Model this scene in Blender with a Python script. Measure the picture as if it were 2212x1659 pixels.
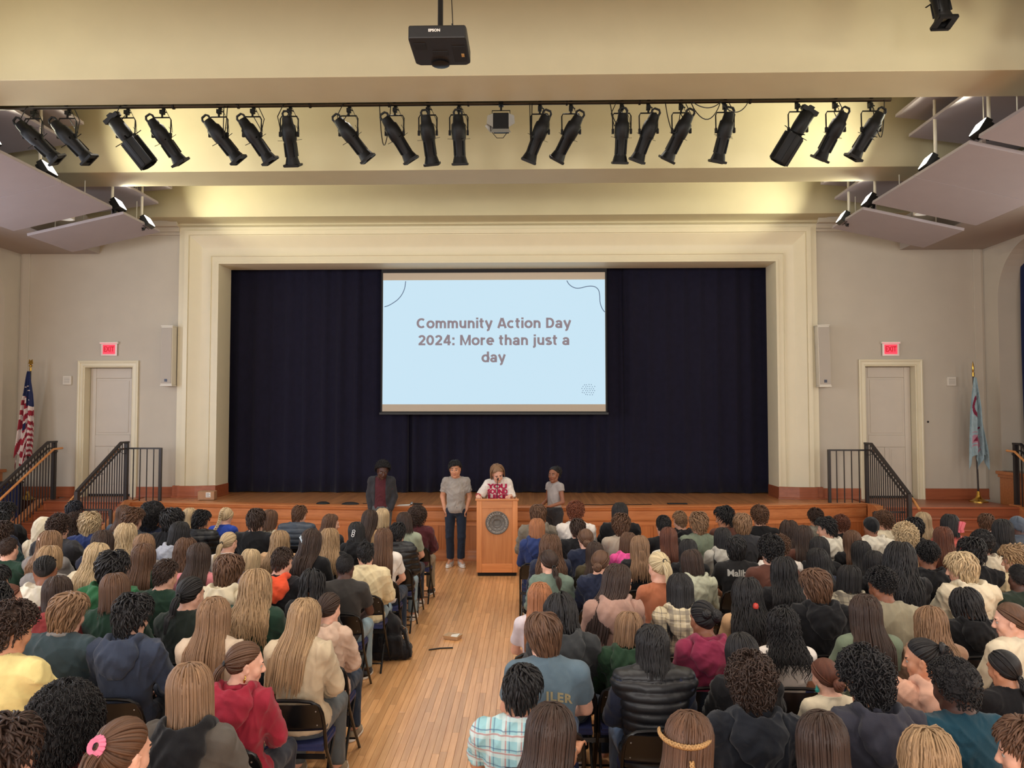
import bpy, math, random
import numpy as np
from mathutils import Vector, Matrix, Euler

for o in list(bpy.data.objects): bpy.data.objects.remove(o)
scene = bpy.context.scene
COL = scene.collection
PI = math.pi
R = math.radians

# ---------------------------------------------------------------- camera, world, lamps, exposure
cam_data = bpy.data.cameras.new('camera')
cam_data.sensor_fit = 'HORIZONTAL'; cam_data.sensor_width = 36.0
cam_data.lens = 36.0 * 1661.0 / 2212.0
cam_data.clip_start = 0.05; cam_data.clip_end = 100
cam = bpy.data.objects.new('camera', cam_data); COL.objects.link(cam)
cam.location = (0.71, 0.0, 2.62)
cam.rotation_euler = (R(90.0) + math.atan(67.5 / 1661.0), 0.0, math.atan(39.0 / 1661.0))
scene.camera = cam

world = bpy.data.worlds.new('world'); scene.world = world
world.use_nodes = True
world.node_tree.nodes['Background'].inputs[0].default_value = (0.75, 0.85, 1.0, 1)
world.node_tree.nodes['Background'].inputs[1].default_value = 0.3

def area_light(name, loc, direction, sx, sy, power, color, spread=180):
    l = bpy.data.lights.new(name, 'AREA'); l.shape = 'RECTANGLE'
    l.size = sx; l.size_y = sy; l.energy = power; l.color = color; l.spread = R(spread)
    o = bpy.data.objects.new(name, l); COL.objects.link(o)
    o.location = loc
    o.rotation_euler = Vector(direction).to_track_quat('-Z', 'Y').to_euler()
    return o

# daylight through the tall arched windows along both sides and the rear wall of the hall
for k, yy in enumerate((11.0, 7.6, 4.2, 0.8, -2.6)):
    area_light('window_daylight', (-9.62, yy, 3.7), (1, 0, -0.16), 1.9, 3.4, 150, (0.82, 0.89, 1.0))
    area_light('window_daylight', (9.62, yy, 3.7), (-1, 0, -0.16), 1.9, 3.4, 92, (1.0, 0.95, 0.84))
for xx in (-6, -2, 2, 6):
    area_light('window_daylight', (xx, -5.8, 3.9), (0, 1, -0.05), 2.4, 3.2, 300, (1.0, 0.96, 0.92))
# the floodlights on the hanging panels aim inward and up across the coffers
FLOODS = []
for sgn in (-1, 1):
    for yy, xx, zz, pw in ((3.6, 6.55, 6.33, 10), (4.6, 6.55, 6.33, 10), (6.6, 6.55, 6.33, 11), (7.6, 6.55, 6.33, 12), (10.25, 6.73, 6.43, 40), (11.2, 6.52, 6.29, 50), (13.3, 6.58, 6.33, 32), (14.1, 6.46, 6.23, 34)):
        p = Vector((sgn * xx, yy, zz)); FLOODS.append((sgn, p))
        d = Vector((-sgn * 0.84, 0.08, 0.53)).normalized()
        area_light('flood_lamp', p + d * 0.075, d, 0.26, 0.17, pw, (1.0, 0.93, 0.68), 115)
# can lights added unseen up in the coffers to brighten the floor and audience
FILL_CANS = [(x, y) for y in (3.9, 7.2, 10.9) for x in (-4.2, -1.4, 1.4, 4.2)]
for x, y in FILL_CANS: area_light('can_fill', (x, y, 7.85), (0, 0, -1), 0.3, 0.3, 27, (1.0, 0.93, 0.82), 100)
scene.view_settings.view_transform = 'Standard'
scene.view_settings.look = 'None'
scene.view_settings.gamma = 1.0
scene.view_settings.use_curve_mapping = False
scene.view_settings.exposure = 0.0
cy = scene.cycles
cy.max_bounces = 6; cy.diffuse_bounces = 4; cy.glossy_bounces = 2
cy.transmission_bounces = 4; cy.transparent_max_bounces = 6
cy.caustics_reflective = False; cy.caustics_refractive = False
cy.sample_clamp_indirect = 4.0

# ---------------------------------------------------------------- helpers
def lin(c):
    if isinstance(c, str):
        c = c.lstrip('#'); c = [int(c[i:i + 2], 16) for i in (0, 2, 4)]
    out = []
    for v in c[:3]:
        v = v / 255.0
        out.append(v / 12.92 if v <= 0.04045 else ((v + 0.055) / 1.055) ** 2.4)
    return (out[0], out[1], out[2], 1.0)

def shade(c, k): return (min(c[0] * k, 1), min(c[1] * k, 1), min(c[2] * k, 1), 1.0)

class Nodes:
    def __init__(s, name):
        s.m = bpy.data.materials.new(name); s.m.use_nodes = True
        s.t = s.m.node_tree; s.b = s.t.nodes['Principled BSDF']
    def n(s, typ, **kw):
        x = s.t.nodes.new(typ)
        for k, v in kw.items():
            if hasattr(x, k): setattr(x, k, v)
        return x
    def l(s, a, b): s.t.links.new(a, b)
    def coord(s, which='Object', scale=(1, 1, 1), rnd=False):
        tc = s.n('ShaderNodeTexCoord'); mp = s.n('ShaderNodeMapping')
        mp.inputs['Scale'].default_value = scale
        s.l(tc.outputs[which], mp.inputs['Vector'])
        if rnd:
            oi = s.n('ShaderNodeObjectInfo'); mu = s.n('ShaderNodeMath', operation='MULTIPLY'); mu.inputs[1].default_value = 37.0
            s.l(oi.outputs['Random'], mu.inputs[0]); s.l(mu.outputs[0], mp.inputs['Location'])
        return mp.outputs['Vector']
    def noise(s, vec, scale, detail=2, rough=0.5):
        x = s.n('ShaderNodeTexNoise'); x.inputs['Scale'].default_value = scale
        x.inputs['Detail'].default_value = detail; x.inputs['Roughness'].default_value = rough
        s.l(vec, x.inputs['Vector']); return x.outputs['Fac']
    def ramp(s, fac, stops):
        x = s.n('ShaderNodeValToRGB'); e = x.color_ramp.elements
        while len(e) < len(stops): e.new(0.5)
        for i, (p, c) in enumerate(stops): e[i].position = p; e[i].color = c
        s.l(fac, x.inputs['Fac']); return x.outputs['Color']
    def bump(s, h, strength, dist=0.01):
        x = s.n('ShaderNodeBump'); x.inputs['Strength'].default_value = strength; x.inputs['Distance'].default_value = dist
        s.l(h, x.inputs['Height']); s.l(x.outputs['Normal'], s.b.inputs['Normal'])

def m_plain(name, col, rough=0.5, metal=0.0, var=0.0, scale=20, bump=0.0, spec=0.5):
    N = Nodes(name); c = lin(col); N.b.inputs['Roughness'].default_value = rough
    N.b.inputs['Metallic'].default_value = metal; N.b.inputs['Base Color'].default_value = c
    N.b.inputs['Specular IOR Level'].default_value = spec
    if var or bump:
        f = N.noise(N.coord('Object'), scale, 3)
        if var: N.l(N.ramp(f, [(0.3, shade(c, 1 - var)), (0.7, shade(c, 1 + var))]), N.b.inputs['Base Color'])
        if bump: N.bump(f, bump)
    return N.m

def m_emit(name, col, strength):
    N = Nodes(name); N.b.inputs['Base Color'].default_value = (0, 0, 0, 1)
    N.b.inputs['Emission Color'].default_value = lin(col); N.b.inputs['Emission Strength'].default_value = strength
    N.b.inputs['Roughness'].default_value = 0.6
    return N.m

def m_wood(name, c1, c2, axis='Y', grain=40, rough=0.35, rnd=True, boards=None, coat=0.0):
    N = Nodes(name); sc = {'X': (0.06, 1, 1), 'Y': (1, 0.06, 1), 'Z': (1, 1, 0.06)}[axis]
    v = N.coord('Object', sc, rnd=rnd)
    f = N.noise(v, grain, 4, 0.6)
    a, b = lin(c1), lin(c2)
    col = N.ramp(f, [(0.25, a), (0.75, b)])
    if rnd:
        oi = N.n('ShaderNodeObjectInfo'); mr = N.n('ShaderNodeMapRange')
        mr.inputs['To Min'].default_value = 0.82; mr.inputs['To Max'].default_value = 1.15
        N.l(oi.outputs['Random'], mr.inputs['Value'])
        hs = N.n('ShaderNodeHueSaturation'); N.l(mr.outputs[0], hs.inputs['Value']); N.l(col, hs.inputs['Color']); col = hs.outputs['Color']
    if boards:      # narrow boards told apart by tone and joint line where they are too small to pick apart
        w, ln = boards
        br = N.n('ShaderNodeTexBrick'); br.offset = 0.37
        tc = N.n('ShaderNodeTexCoord'); mp = N.n('ShaderNodeMapping')
        if axis == 'Y': mp.inputs['Rotation'].default_value = (0, 0, R(90))
        N.l(tc.outputs['Object'], mp.inputs['Vector']); N.l(mp.outputs['Vector'], br.inputs['Vector'])
        br.inputs['Scale'].default_value = 1.0; br.inputs['Brick Width'].default_value = ln; br.inputs['Row Height'].default_value = w
        br.inputs['Mortar Size'].default_value = 0.0012; br.inputs['Mortar Smooth'].default_value = 0.3
        br.inputs['Color1'].default_value = (0.78, 0.78, 0.78, 1); br.inputs['Color2'].default_value = (1.1, 1.1, 1.1, 1)
        br.inputs['Mortar'].default_value = (0.35, 0.3, 0.28, 1)
        mx = N.n('ShaderNodeMix', data_type='RGBA', blend_type='MULTIPLY'); mx.inputs['Factor'].default_value = 1.0
        N.l(col, mx.inputs['A']); N.l(br.outputs['Color'], mx.inputs['B']); col = mx.outputs['Result']
    N.l(col, N.b.inputs['Base Color']); N.b.inputs['Roughness'].default_value = rough
    N.b.inputs['Coat Weight'].default_value = coat; N.b.inputs['Coat Roughness'].default_value = 0.22
    N.bump(f, 0.05, 0.002)
    return N.m

def by_tint(N, fac, lo, hi, socket='Base Color'):
    """object colour times a grey ramp"""
    oi = N.n('ShaderNodeObjectInfo'); mx = N.n('ShaderNodeMix', data_type='RGBA', blend_type='MULTIPLY'); mx.inputs['Factor'].default_value = 1.0
    N.l(oi.outputs['Color'], mx.inputs['A']); N.l(N.ramp(fac, [(0.32, lo), (0.68, hi)]), mx.inputs['B']); N.l(mx.outputs['Result'], N.b.inputs[socket])

def m_fabric(name, col, rough=0.9, var=0.12, weave=260, bump=0.85, sheen=0.12):
    N = Nodes(name)
    v = N.coord('Object'); f = N.noise(v, 9, 3); g = N.noise(v, weave, 1)
    if col is None: by_tint(N, f, (1 - var,) * 3 + (1,), (1 + var,) * 3 + (1,))
    else:
        c = lin(col); N.l(N.ramp(f, [(0.3, shade(c, 1 - var)), (0.7, shade(c, 1 + var))]), N.b.inputs['Base Color'])
    N.b.inputs['Roughness'].default_value = rough; N.b.inputs['Sheen Weight'].default_value = sheen
    N.b.inputs['Specular IOR Level'].default_value = 0.2
    cr = N.n('ShaderNodeTexNoise'); cr.noise_type = 'RIDGED_MULTIFRACTAL'; cr.normalize = True
    cr.inputs['Scale'].default_value = 8.0; cr.inputs['Detail'].default_value = 2; cr.inputs['Distortion'].default_value = 0.9
    N.l(N.coord('Object', (1.2, 1.0, 0.8), True), cr.inputs['Vector'])
    m1 = N.n('ShaderNodeMath', operation='MULTIPLY_ADD'); m1.inputs[1].default_value = 0.05; N.l(g, m1.inputs[0]); N.l(cr.outputs['Fac'], m1.inputs[2])
    N.bump(m1.outputs[0], bump, 0.03)
    return N.m

def m_plaid(name, base, c1, c2, c3, s=0.085):
    N = Nodes(name); tc = N.n('ShaderNodeTexCoord'); sp = N.n('ShaderNodeSeparateXYZ'); N.l(tc.outputs['Object'], sp.inputs[0])
    def band(sock, width, off):
        a = N.n('ShaderNodeMath', operation='ADD'); a.inputs[1].default_value = off + 10 * s; N.l(sock, a.inputs[0])
        d = N.n('ShaderNodeMath', operation='MODULO'); d.inputs[1].default_value = s; N.l(a.outputs[0], d.inputs[0])
        g = N.n('ShaderNodeMath', operation='LESS_THAN'); g.inputs[1].default_value = width; N.l(d.outputs[0], g.inputs[0]); return g.outputs[0]
    col = None
    rgb = N.n('ShaderNodeRGB'); rgb.outputs[0].default_value = lin(base); col = rgb.outputs[0]
    for sock in (sp.outputs['X'], sp.outputs['Z']):
        for w, off, c, fac in ((0.030, 0.0, c1, 0.6), (0.006, 0.045, c2, 0.65), (0.008, 0.066, c3, 0.7)):
            mx = N.n('ShaderNodeMix', data_type='RGBA'); ml = N.n('ShaderNodeMath', operation='MULTIPLY'); ml.inputs[1].default_value = fac
            N.l(band(sock, w, off), ml.inputs[0]); N.l(ml.outputs[0], mx.inputs['Factor'])
            N.l(col, mx.inputs['A']); mx.inputs['B'].default_value = lin(c); col = mx.outputs['Result']
    N.l(col, N.b.inputs['Base Color']); N.b.inputs['Roughness'].default_value = 0.85; N.b.inputs['Specular IOR Level'].default_value = 0.2
    return N.m

def m_hair(name, dark, light, rough=0.5, u=60):
    N = Nodes(name); v = N.coord('UV', (u, 1.6, 1)); f = N.noise(v, 1.0, 3, 0.65)
    w = N.coord('UV', (0.9, 0.5, 1)); g = N.noise(w, 3.0, 1)
    mu = N.n('ShaderNodeMix', data_type='FLOAT'); mu.inputs['Factor'].default_value = 0.42; N.l(f, mu.inputs['A']); N.l(g, mu.inputs['B'])
    if dark is None: by_tint(N, mu.outputs['Result'], (.26, .24, .24, 1), (1, 1, 1, 1))
    else: N.l(N.ramp(mu.outputs['Result'], [(0.32, lin(dark)), (0.68, lin(light))]), N.b.inputs['Base Color'])
    N.b.inputs['Roughness'].default_value = rough; N.b.inputs['Specular IOR Level'].default_value = 0.4
    N.bump(f, 0.6, 0.003)
    return N.m

def m_skin(name, k=(1, 1, 1), rough=0.5):
    N = Nodes(name); f = N.noise(N.coord('Object'), 30, 2)
    by_tint(N, f, (.93 * k[0], .93 * k[1], .93 * k[2], 1), (1.06 * k[0], 1.06 * k[1], 1.06 * k[2], 1)); N.b.inputs['Roughness'].default_value = rough
    return N.m

def put(o, label=None, cat=None, group=None, kind=None):
    if label: o['label'] = label
    if cat: o['category'] = cat
    if group: o['group'] = group
    if kind: o['kind'] = kind
    return o

def empty(name, loc=(0, 0, 0), rz=0, label=None, cat=None, group=None):
    o = bpy.data.objects.new(name, None); COL.objects.link(o); o.location = loc; o.rotation_euler = (0, 0, rz)
    o.empty_display_size = 0.1
    return put(o, label, cat, group)

def link(name, me, parent=None, loc=None, rot=None, tint=None):
    """place a mesh; tint = object colour read by the shared cloth, hair and skin materials"""
    o = bpy.data.objects.new(name, me); COL.objects.link(o)
    if parent is not None: o.parent = parent
    if loc is not None: o.location = loc
    if rot is not None: o.rotation_euler = rot
    if tint is not None: o.color = tint
    return o

def mesh_np(name, v, quads, mats=(None,), midx=None, uv=None, smooth=True, sharp=None, tris=None):
    v = np.asarray(v, np.float32); quads = np.asarray(quads, np.int32).reshape(-1, 4)
    me = bpy.data.meshes.new(name); nq = len(quads); nt = 0 if tris is None else len(tris)
    me.vertices.add(len(v)); me.vertices.foreach_set('co', v.ravel())
    li = quads.ravel(); st = np.arange(nq, dtype=np.int32) * 4; tot = np.full(nq, 4, np.int32)
    if nt:
        t = np.asarray(tris, np.int32); li = np.concatenate([li, t.ravel()])
        st = np.concatenate([st, nq * 4 + np.arange(nt, dtype=np.int32) * 3]); tot = np.concatenate([tot, np.full(nt, 3, np.int32)])
    me.loops.add(len(li)); me.loops.foreach_set('vertex_index', li.astype(np.int32))
    me.polygons.add(nq + nt); me.polygons.foreach_set('loop_start', st.astype(np.int32)); me.polygons.foreach_set('loop_total', tot)
    me.polygons.foreach_set('use_smooth', np.full(nq + nt, smooth, bool))
    for m in mats: me.materials.append(m)
    if midx is not None: me.polygons.foreach_set('material_index', np.asarray(midx, np.int32))
    if uv is not None:
        l = me.uv_layers.new(name='UVMap'); l.data.foreach_set('uv', np.asarray(uv, np.float32)[li].ravel())
    me.update(calc_edges=True); me.validate()
    if sharp: me.set_sharp_from_angle(angle=R(sharp))
    return me

class MB:
    def __init__(s): s.v = []; s.f = []; s.m = []
    def add(s, vs, fs, mi=0):
        o = len(s.v); s.v += [tuple(p) for p in vs]; s.f += [tuple(i + o for i in f) for f in fs]; s.m += [mi] * len(fs); return s
    def box(s, x0, x1, y0, y1, z0, z1, mi=0, M=None):
        vs = [Vector(p) for p in ((x0, y0, z0), (x1, y0, z0), (x1, y1, z0), (x0, y1, z0), (x0, y0, z1), (x1, y0, z1), (x1, y1, z1), (x0, y1, z1))]
        if M is not None: vs = [M @ p for p in vs]
        return s.add(vs, [(3, 2, 1, 0), (4, 5, 6, 7), (0, 1, 5, 4), (1, 2, 6, 5), (2, 3, 7, 6), (3, 0, 4, 7)], mi)
    def slab(s, quad, n, mi=0):      # a quad given thickness along n
        n = Vector(n); q = [Vector(p) for p in quad]
        return s.add(q + [p + n for p in q], [(3, 2, 1, 0), (4, 5, 6, 7), (0, 1, 5, 4), (1, 2, 6, 5), (2, 3, 7, 6), (3, 0, 4, 7)], mi)
    def tube(s, path, r, seg=8, mi=0, closed=False, caps=True):
        P = [Vector(p) for p in path]; n = len(P); rr = r if hasattr(r, '__len__') else [r] * n
        up = Vector((0.137, 0.21, 0.97)); vs = []; prev = None
        for i in range(n):
            a = P[i - 1] if (i > 0 or closed) else P[i]; b = P[(i + 1) % n] if (i < n - 1 or closed) else P[i]
            t = (b - a).normalized()
            if prev is None:
                u = t.cross(up)
                if u.length < 1e-3: u = t.cross(Vector((1, 0, 0)))
                u.normalize()
            else:
                u = prev - t * prev.dot(t); u.normalize()
            prev = u; w = t.cross(u)
            for k in range(seg):
                a_ = 2 * PI * k / seg; vs.append(P[i] + (u * math.cos(a_) + w * math.sin(a_)) * rr[i])
        fs = []
        for i in range(n if closed else n - 1):
            j = (i + 1) % n
            for k in range(seg):
                l = (k + 1) % seg; fs.append((i * seg + k, i * seg + l, j * seg + l, j * seg + k))
        if caps and not closed: fs += [tuple(range(seg))[::-1], tuple((n - 1) * seg + k for k in range(seg))]
        return s.add(vs, fs, mi)
    def bar(s, a, b, w, h, mi=0, up=(0, 0, 1)):     # rectangular bar between two points
        a, b = Vector(a), Vector(b); t = (b - a).normalized(); u = t.cross(Vector(up))
        if u.length < 1e-4: u = t.cross(Vector((0, 1, 0)))
        u.normalize(); v = u.cross(t)
        vs = [p + u * sx * w / 2 + v * sz * h / 2 for p in (a, b) for sx, sz in ((-1, -1), (1, -1), (1, 1), (-1, 1))]
        return s.add(vs, [(3, 2, 1, 0), (4, 5, 6, 7), (0, 1, 5, 4), (1, 2, 6, 5), (2, 3, 7, 6), (3, 0, 4, 7)], mi)
    def lathe(s, prof, seg=16, M=None, mi=0):
        vs = []
        for r, z in prof:
            for k in range(seg):
                a = 2 * PI * k / seg; p = Vector((r * math.cos(a), r * math.sin(a), z)); vs.append(M @ p if M is not None else p)
        fs = []
        for i in range(len(prof) - 1):
            for k in range(seg):
                l = (k + 1) % seg; fs.append((i * seg + k, i * seg + l, (i + 1) * seg + l, (i + 1) * seg + k))
        if prof[0][0] > 1e-4: fs.append(tuple(range(seg))[::-1])
        if prof[-1][0] > 1e-4: fs.append(tuple((len(prof) - 1) * seg + k for k in range(seg)))
        return s.add(vs, fs, mi)
    def prism(s, pts, ext, mi=0):
        n = len(pts); e = Vector(ext); a = [Vector(p) for p in pts]
        fs = [tuple(range(n))[::-1], tuple(range(n, 2 * n))] + [(i, (i + 1) % n, (i + 1) % n + n, i + n) for i in range(n)]
        return s.add(a + [p + e for p in a], fs, mi)
    def sweep(s, prof, path, mi=0, closed_prof=True):   # prof: (outward, z); path: list of (x, y); outward = right-hand normal of travel
        n = len(path); vs = []
        for i in range(n):
            a = Vector(path[max(i - 1, 0)]); b = Vector(path[i]); c = Vector(path[min(i + 1, n - 1)])
            d1 = (b - a).normalized() if i > 0 else (c - b).normalized(); d2 = (c - b).normalized() if i < n - 1 else d1
            n1 = Vector((d1.y, -d1.x)); n2 = Vector((d2.y, -d2.x)); m = (n1 + n2).normalized(); k = 1.0 / max(0.3, m.dot(n1))
            for o, z in prof: vs.append((b.x + m.x * o * k, b.y + m.y * o * k, z))
        q = len(prof); fs = []
        for i in range(n - 1):
            for j in range(q if closed_prof else q - 1):
                l = (j + 1) % q; fs.append((i * q + j, (i + 1) * q + j, (i + 1) * q + l, i * q + l))
        if closed_prof: fs += [tuple(range(q)), tuple((n - 1) * q + j for j in range(q))[::-1]]
        return s.add(vs, fs, mi)
    def mesh(s, name, mats, smooth=True, sharp=35):
        me = bpy.data.meshes.new(name); me.from_pydata([tuple(p) for p in s.v], [], s.f)
        for m in (mats if isinstance(mats, (list, tuple)) else [mats]): me.materials.append(m)
        me.polygons.foreach_set('material_index', s.m); me.polygons.foreach_set('use_smooth', [smooth] * len(s.f))
        me.update(calc_edges=True)
        if smooth and sharp: me.set_sharp_from_angle(angle=R(sharp))
        return me
    def build(s, name, mats, parent=None, smooth=True, sharp=35, bevel=0, loc=None, rot=None):
        o = link(name, s.mesh(name, mats, smooth, sharp), parent, loc, rot)
        if bevel:
            b = o.modifiers.new('bevel', 'BEVEL'); b.width = bevel; b.segments = 2; b.limit_method = 'ANGLE'; b.angle_limit = R(40)
        return o

def text_mesh(body, size, offset=0.0, extrude=0.001, align='CENTER', spacing=1.0, sx=1.0):
    c = bpy.data.curves.new('lettering', 'FONT'); c.body = body; c.size = size; c.offset = offset; c.extrude = extrude
    c.align_x = align; c.align_y = 'CENTER'; c.space_character = spacing; c.resolution_u = 3
    o = bpy.data.objects.new('lettering', c); COL.objects.link(o)
    dg = bpy.context.evaluated_depsgraph_get(); me = bpy.data.meshes.new_from_object(o.evaluated_get(dg))
    bpy.data.objects.remove(o); bpy.data.curves.remove(c)
    if sx != 1.0: me.transform(Matrix.Diagonal((sx, 1, 1, 1)))
    return me
# ---------------------------------------------------------------- materials of the hall
M_CREAM = m_plain('cream_paint', (192, 184, 152), 0.6, var=0.02, scale=3)
M_WALL = m_plain('wall_paint', (188, 180, 166), 0.75, var=0.025, scale=2.5, bump=0.02)
M_TRIM = m_plain('trim_paint', (216, 207, 180), 0.4, var=0.015, scale=4)
M_SOFFIT = m_plain('ceiling_paint', (164, 155, 150), 0.8, var=0.02, scale=2)
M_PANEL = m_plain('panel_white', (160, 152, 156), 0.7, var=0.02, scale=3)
M_DOOR = m_plain('door_paint', (198, 189, 176), 0.45, var=0.02, scale=4)
M_BOARD = m_wood('floor_oak', (200, 142, 88), (232, 180, 126), 'Y', 30, 0.3, coat=.6)
M_FLOOR = m_wood('floor_oak_joined', (200, 142, 88), (232, 180, 126), 'Y', 30, 0.32, rnd=False, boards=(0.057, 1.1), coat=.6)
M_STAGE = m_wood('stage_oak', (186, 122, 74), (216, 156, 104), 'Y', 22, 0.32, rnd=False, boards=(0.057, 1.6), coat=.4)
M_WOODX = m_wood('stage_front_oak', (172, 102, 58), (202, 132, 82), 'X', 24, 0.35)
M_WOODZ = m_wood('stage_front_oak_upright', (168, 98, 54), (198, 126, 76), 'Z', 24, 0.35)
M_REDWOOD = m_wood('stained_baseboard', (138, 74, 46), (166, 94, 62), 'X', 20, 0.35)
M_RAILWOOD = m_wood('handrail_oak', (190, 122, 66), (216, 152, 92), 'Y', 24, 0.35)
M_IRON = m_plain('railing_iron', (52, 48, 48), 0.45, 0.3, var=0.1, scale=30)
M_BLACK = m_plain('black_paint', (16, 16, 17), 0.4, 0.2)
M_BLACKMATT = m_plain('black_matt', (20, 20, 22), 0.7, var=0.15, scale=40)
M_STEEL = m_plain('steel', (150, 156, 162), 0.35, 0.9)
M_BRASS = m_plain('brass', (205, 165, 80), 0.25, 1.0)
M_WHITEMETAL = m_plain('white_metal', (215, 210, 195), 0.45)

def struct(mb, name, mats, parent=None, **kw):
    o = mb.build(name, mats, parent, **kw)
    if parent is None: o['kind'] = 'structure'
    return o

# floor: oak strip, picked apart board by board along the aisle
fl = struct(MB().box(-9.9, -1.25, -6.2, 16, -0.1, 0).box(1.15, 9.9, -6.2, 16, -0.1, 0).box(-1.25, 1.15, -6.2, 3.2, -0.1, 0)
            .box(-1.25, 1.15, 3.2, 13.9, -0.1, -0.012).box(-1.25, 1.15, 13.9, 16, -0.1, 0), 'floor', M_FLOOR, smooth=False)
rng = random.Random(4); BW = 2.4 / 42; far = MB()
BL = [0.7, 0.9, 1.1, 1.3, 1.5]
BM = []
for ln in BL:
    mb = MB(); w = BW / 2 - 0.0007; l = ln - 0.0016
    mb.add([(-w, 0, -0.012), (w, 0, -0.012), (w, l, -0.012), (-w, l, -0.012), (-w, 0, -0.001), (w, 0, -0.001), (w, l, -0.001), (-w, l, -0.001),
            (-w + 0.001, 0.001, 0), (w - 0.001, 0.001, 0), (w - 0.001, l - 0.001, 0), (-w + 0.001, l - 0.001, 0)],
           [(0, 1, 5, 4), (1, 2, 6, 5), (2, 3, 7, 6), (3, 0, 4, 7), (4, 5, 9, 8), (5, 6, 10, 9), (6, 7, 11, 10), (7, 4, 8, 11), (8, 9, 10, 11)])
    BM.append(mb.mesh('floor_board', M_BOARD, smooth=False))
nb = 0
for i in range(42):
    x = -1.25 + BW * (i + 0.5); y = 3.2
    first = rng.random() * 0.9 + 0.35
    while y < 13.89:
        k = rng.randrange(5); ln = BL[k]
        if y == 3.2: ln = first
        ln = min(ln, 13.9 - y)
        if y < 9.4 and nb < 300 and ln in BL:
            link('floor_board', BM[BL.index(ln)], fl, (x, y, 0)); nb += 1
        elif y < 9.4 and nb < 300:
            o = link('floor_board', BM[0], fl, (x, y, 0)); o.scale = (1, (ln) / 0.7, 1); nb += 1
        else:
            far.box(x - BW / 2 + .0007, x + BW / 2 - .0007, y + .0008, y + ln - .0008, -0.012, 0)
        y += ln
fb = far.build('floor_board', M_FLOOR, fl, smooth=False); fb['kind'] = 'stuff'

# ceiling, beams, walls
XW = 9.75; ZC = 8.0; ZB = 6.56; WY = 15.46; ZS = 0.965
struct(MB().box(-XW - .3, XW + .3, -6.3, 17.5, ZC, ZC + 0.2), 'ceiling', M_SOFFIT, smooth=False)
for y0, y1 in ((8.76, 9.50), (12.18, 12.95), (5.2, 5.95), (1.6, 2.35)):
    struct(MB().box(-XW, XW, y0, y1, ZB, ZC), 'ceiling_beam', M_CREAM, smooth=False, bevel=0.008)
struct(MB().box(-XW, XW, 15.0, 15.75, ZB, ZC), 'wall_front', M_CREAM, smooth=False, bevel=0.008)
# side bulkheads over the hanging panels
for sg, nm in ((-1, 'left'), (1, 'right')):
    a, b = sorted((sg * 8.12, sg * XW))
    struct(MB().box(a, b, -6, WY, 5.93, 6.6), 'ceiling_bulkhead', M_SOFFIT, smooth=False)
# rear wall behind the audience
struct(MB().box(-XW - .3, XW + .3, -6.3, -6.0, 0, ZC), 'wall_rear', M_WALL, smooth=False)
# side walls with arched recesses
def side_wall(sg, nm):
    mb = MB(); X0, X1 = sg * XW, sg * (XW + 0.46)
    yA = [13.97 - 3.2 * k for k in range(6)]; hw = 1.03; zs = 4.84; zt = ZC; zb = 1.56
    def quad(a, b, c, d): mb.add([a, b, c, d], [(0, 1, 2, 3)])
    edges = [WY + 0.3]
    for yc in yA:
        y1, y0 = yc + hw, yc - hw
        quad((X0, edges[-1], 0), (X0, y1, 0), (X0, y1, zt), (X0, edges[-1], zt))
        quad((X0, y1, 0), (X0, y0, 0), (X0, y0, zb), (X0, y1, zb))
        arc = [(yc + hw * math.cos(t), zs + hw * math.sin(t)) for t in np.linspace(0, PI, 25)]
        for (ya, za), (yb, zb2) in zip(arc, arc[1:]):
            quad((X0, ya, za), (X0, yb, zb2), (X0, yb, zt), (X0, ya, zt))
            quad((X0, ya, za), (X1, ya, za), (X1, yb, zb2), (X0, yb, zb2))
        quad((X0, y1, zb), (X1, y1, zb), (X1, y1, zs), (X0, y1, zs)); quad((X0, y0, zb), (X0, y0, zs), (X1, y0, zs), (X1, y0, zb))
        quad((X0, y1, zb), (X0, y0, zb), (X1, y0, zb), (X1, y1, zb))
        quad((X1, y1, zb), (X1, y0, zb), (X1, y0, zs + hw), (X1, y1, zs + hw))
        edges.append(y0)
    quad((X0, edges[-1], 0), (X0, -6.2, 0), (X0, -6.2, zt), (X0, edges[-1], zt))
    o = struct(mb, 'wall_' + nm, M_WALL, smooth=True, sharp=30)
    return o
side_wall(-1, 'left'); side_wall(1, 'right')
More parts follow.
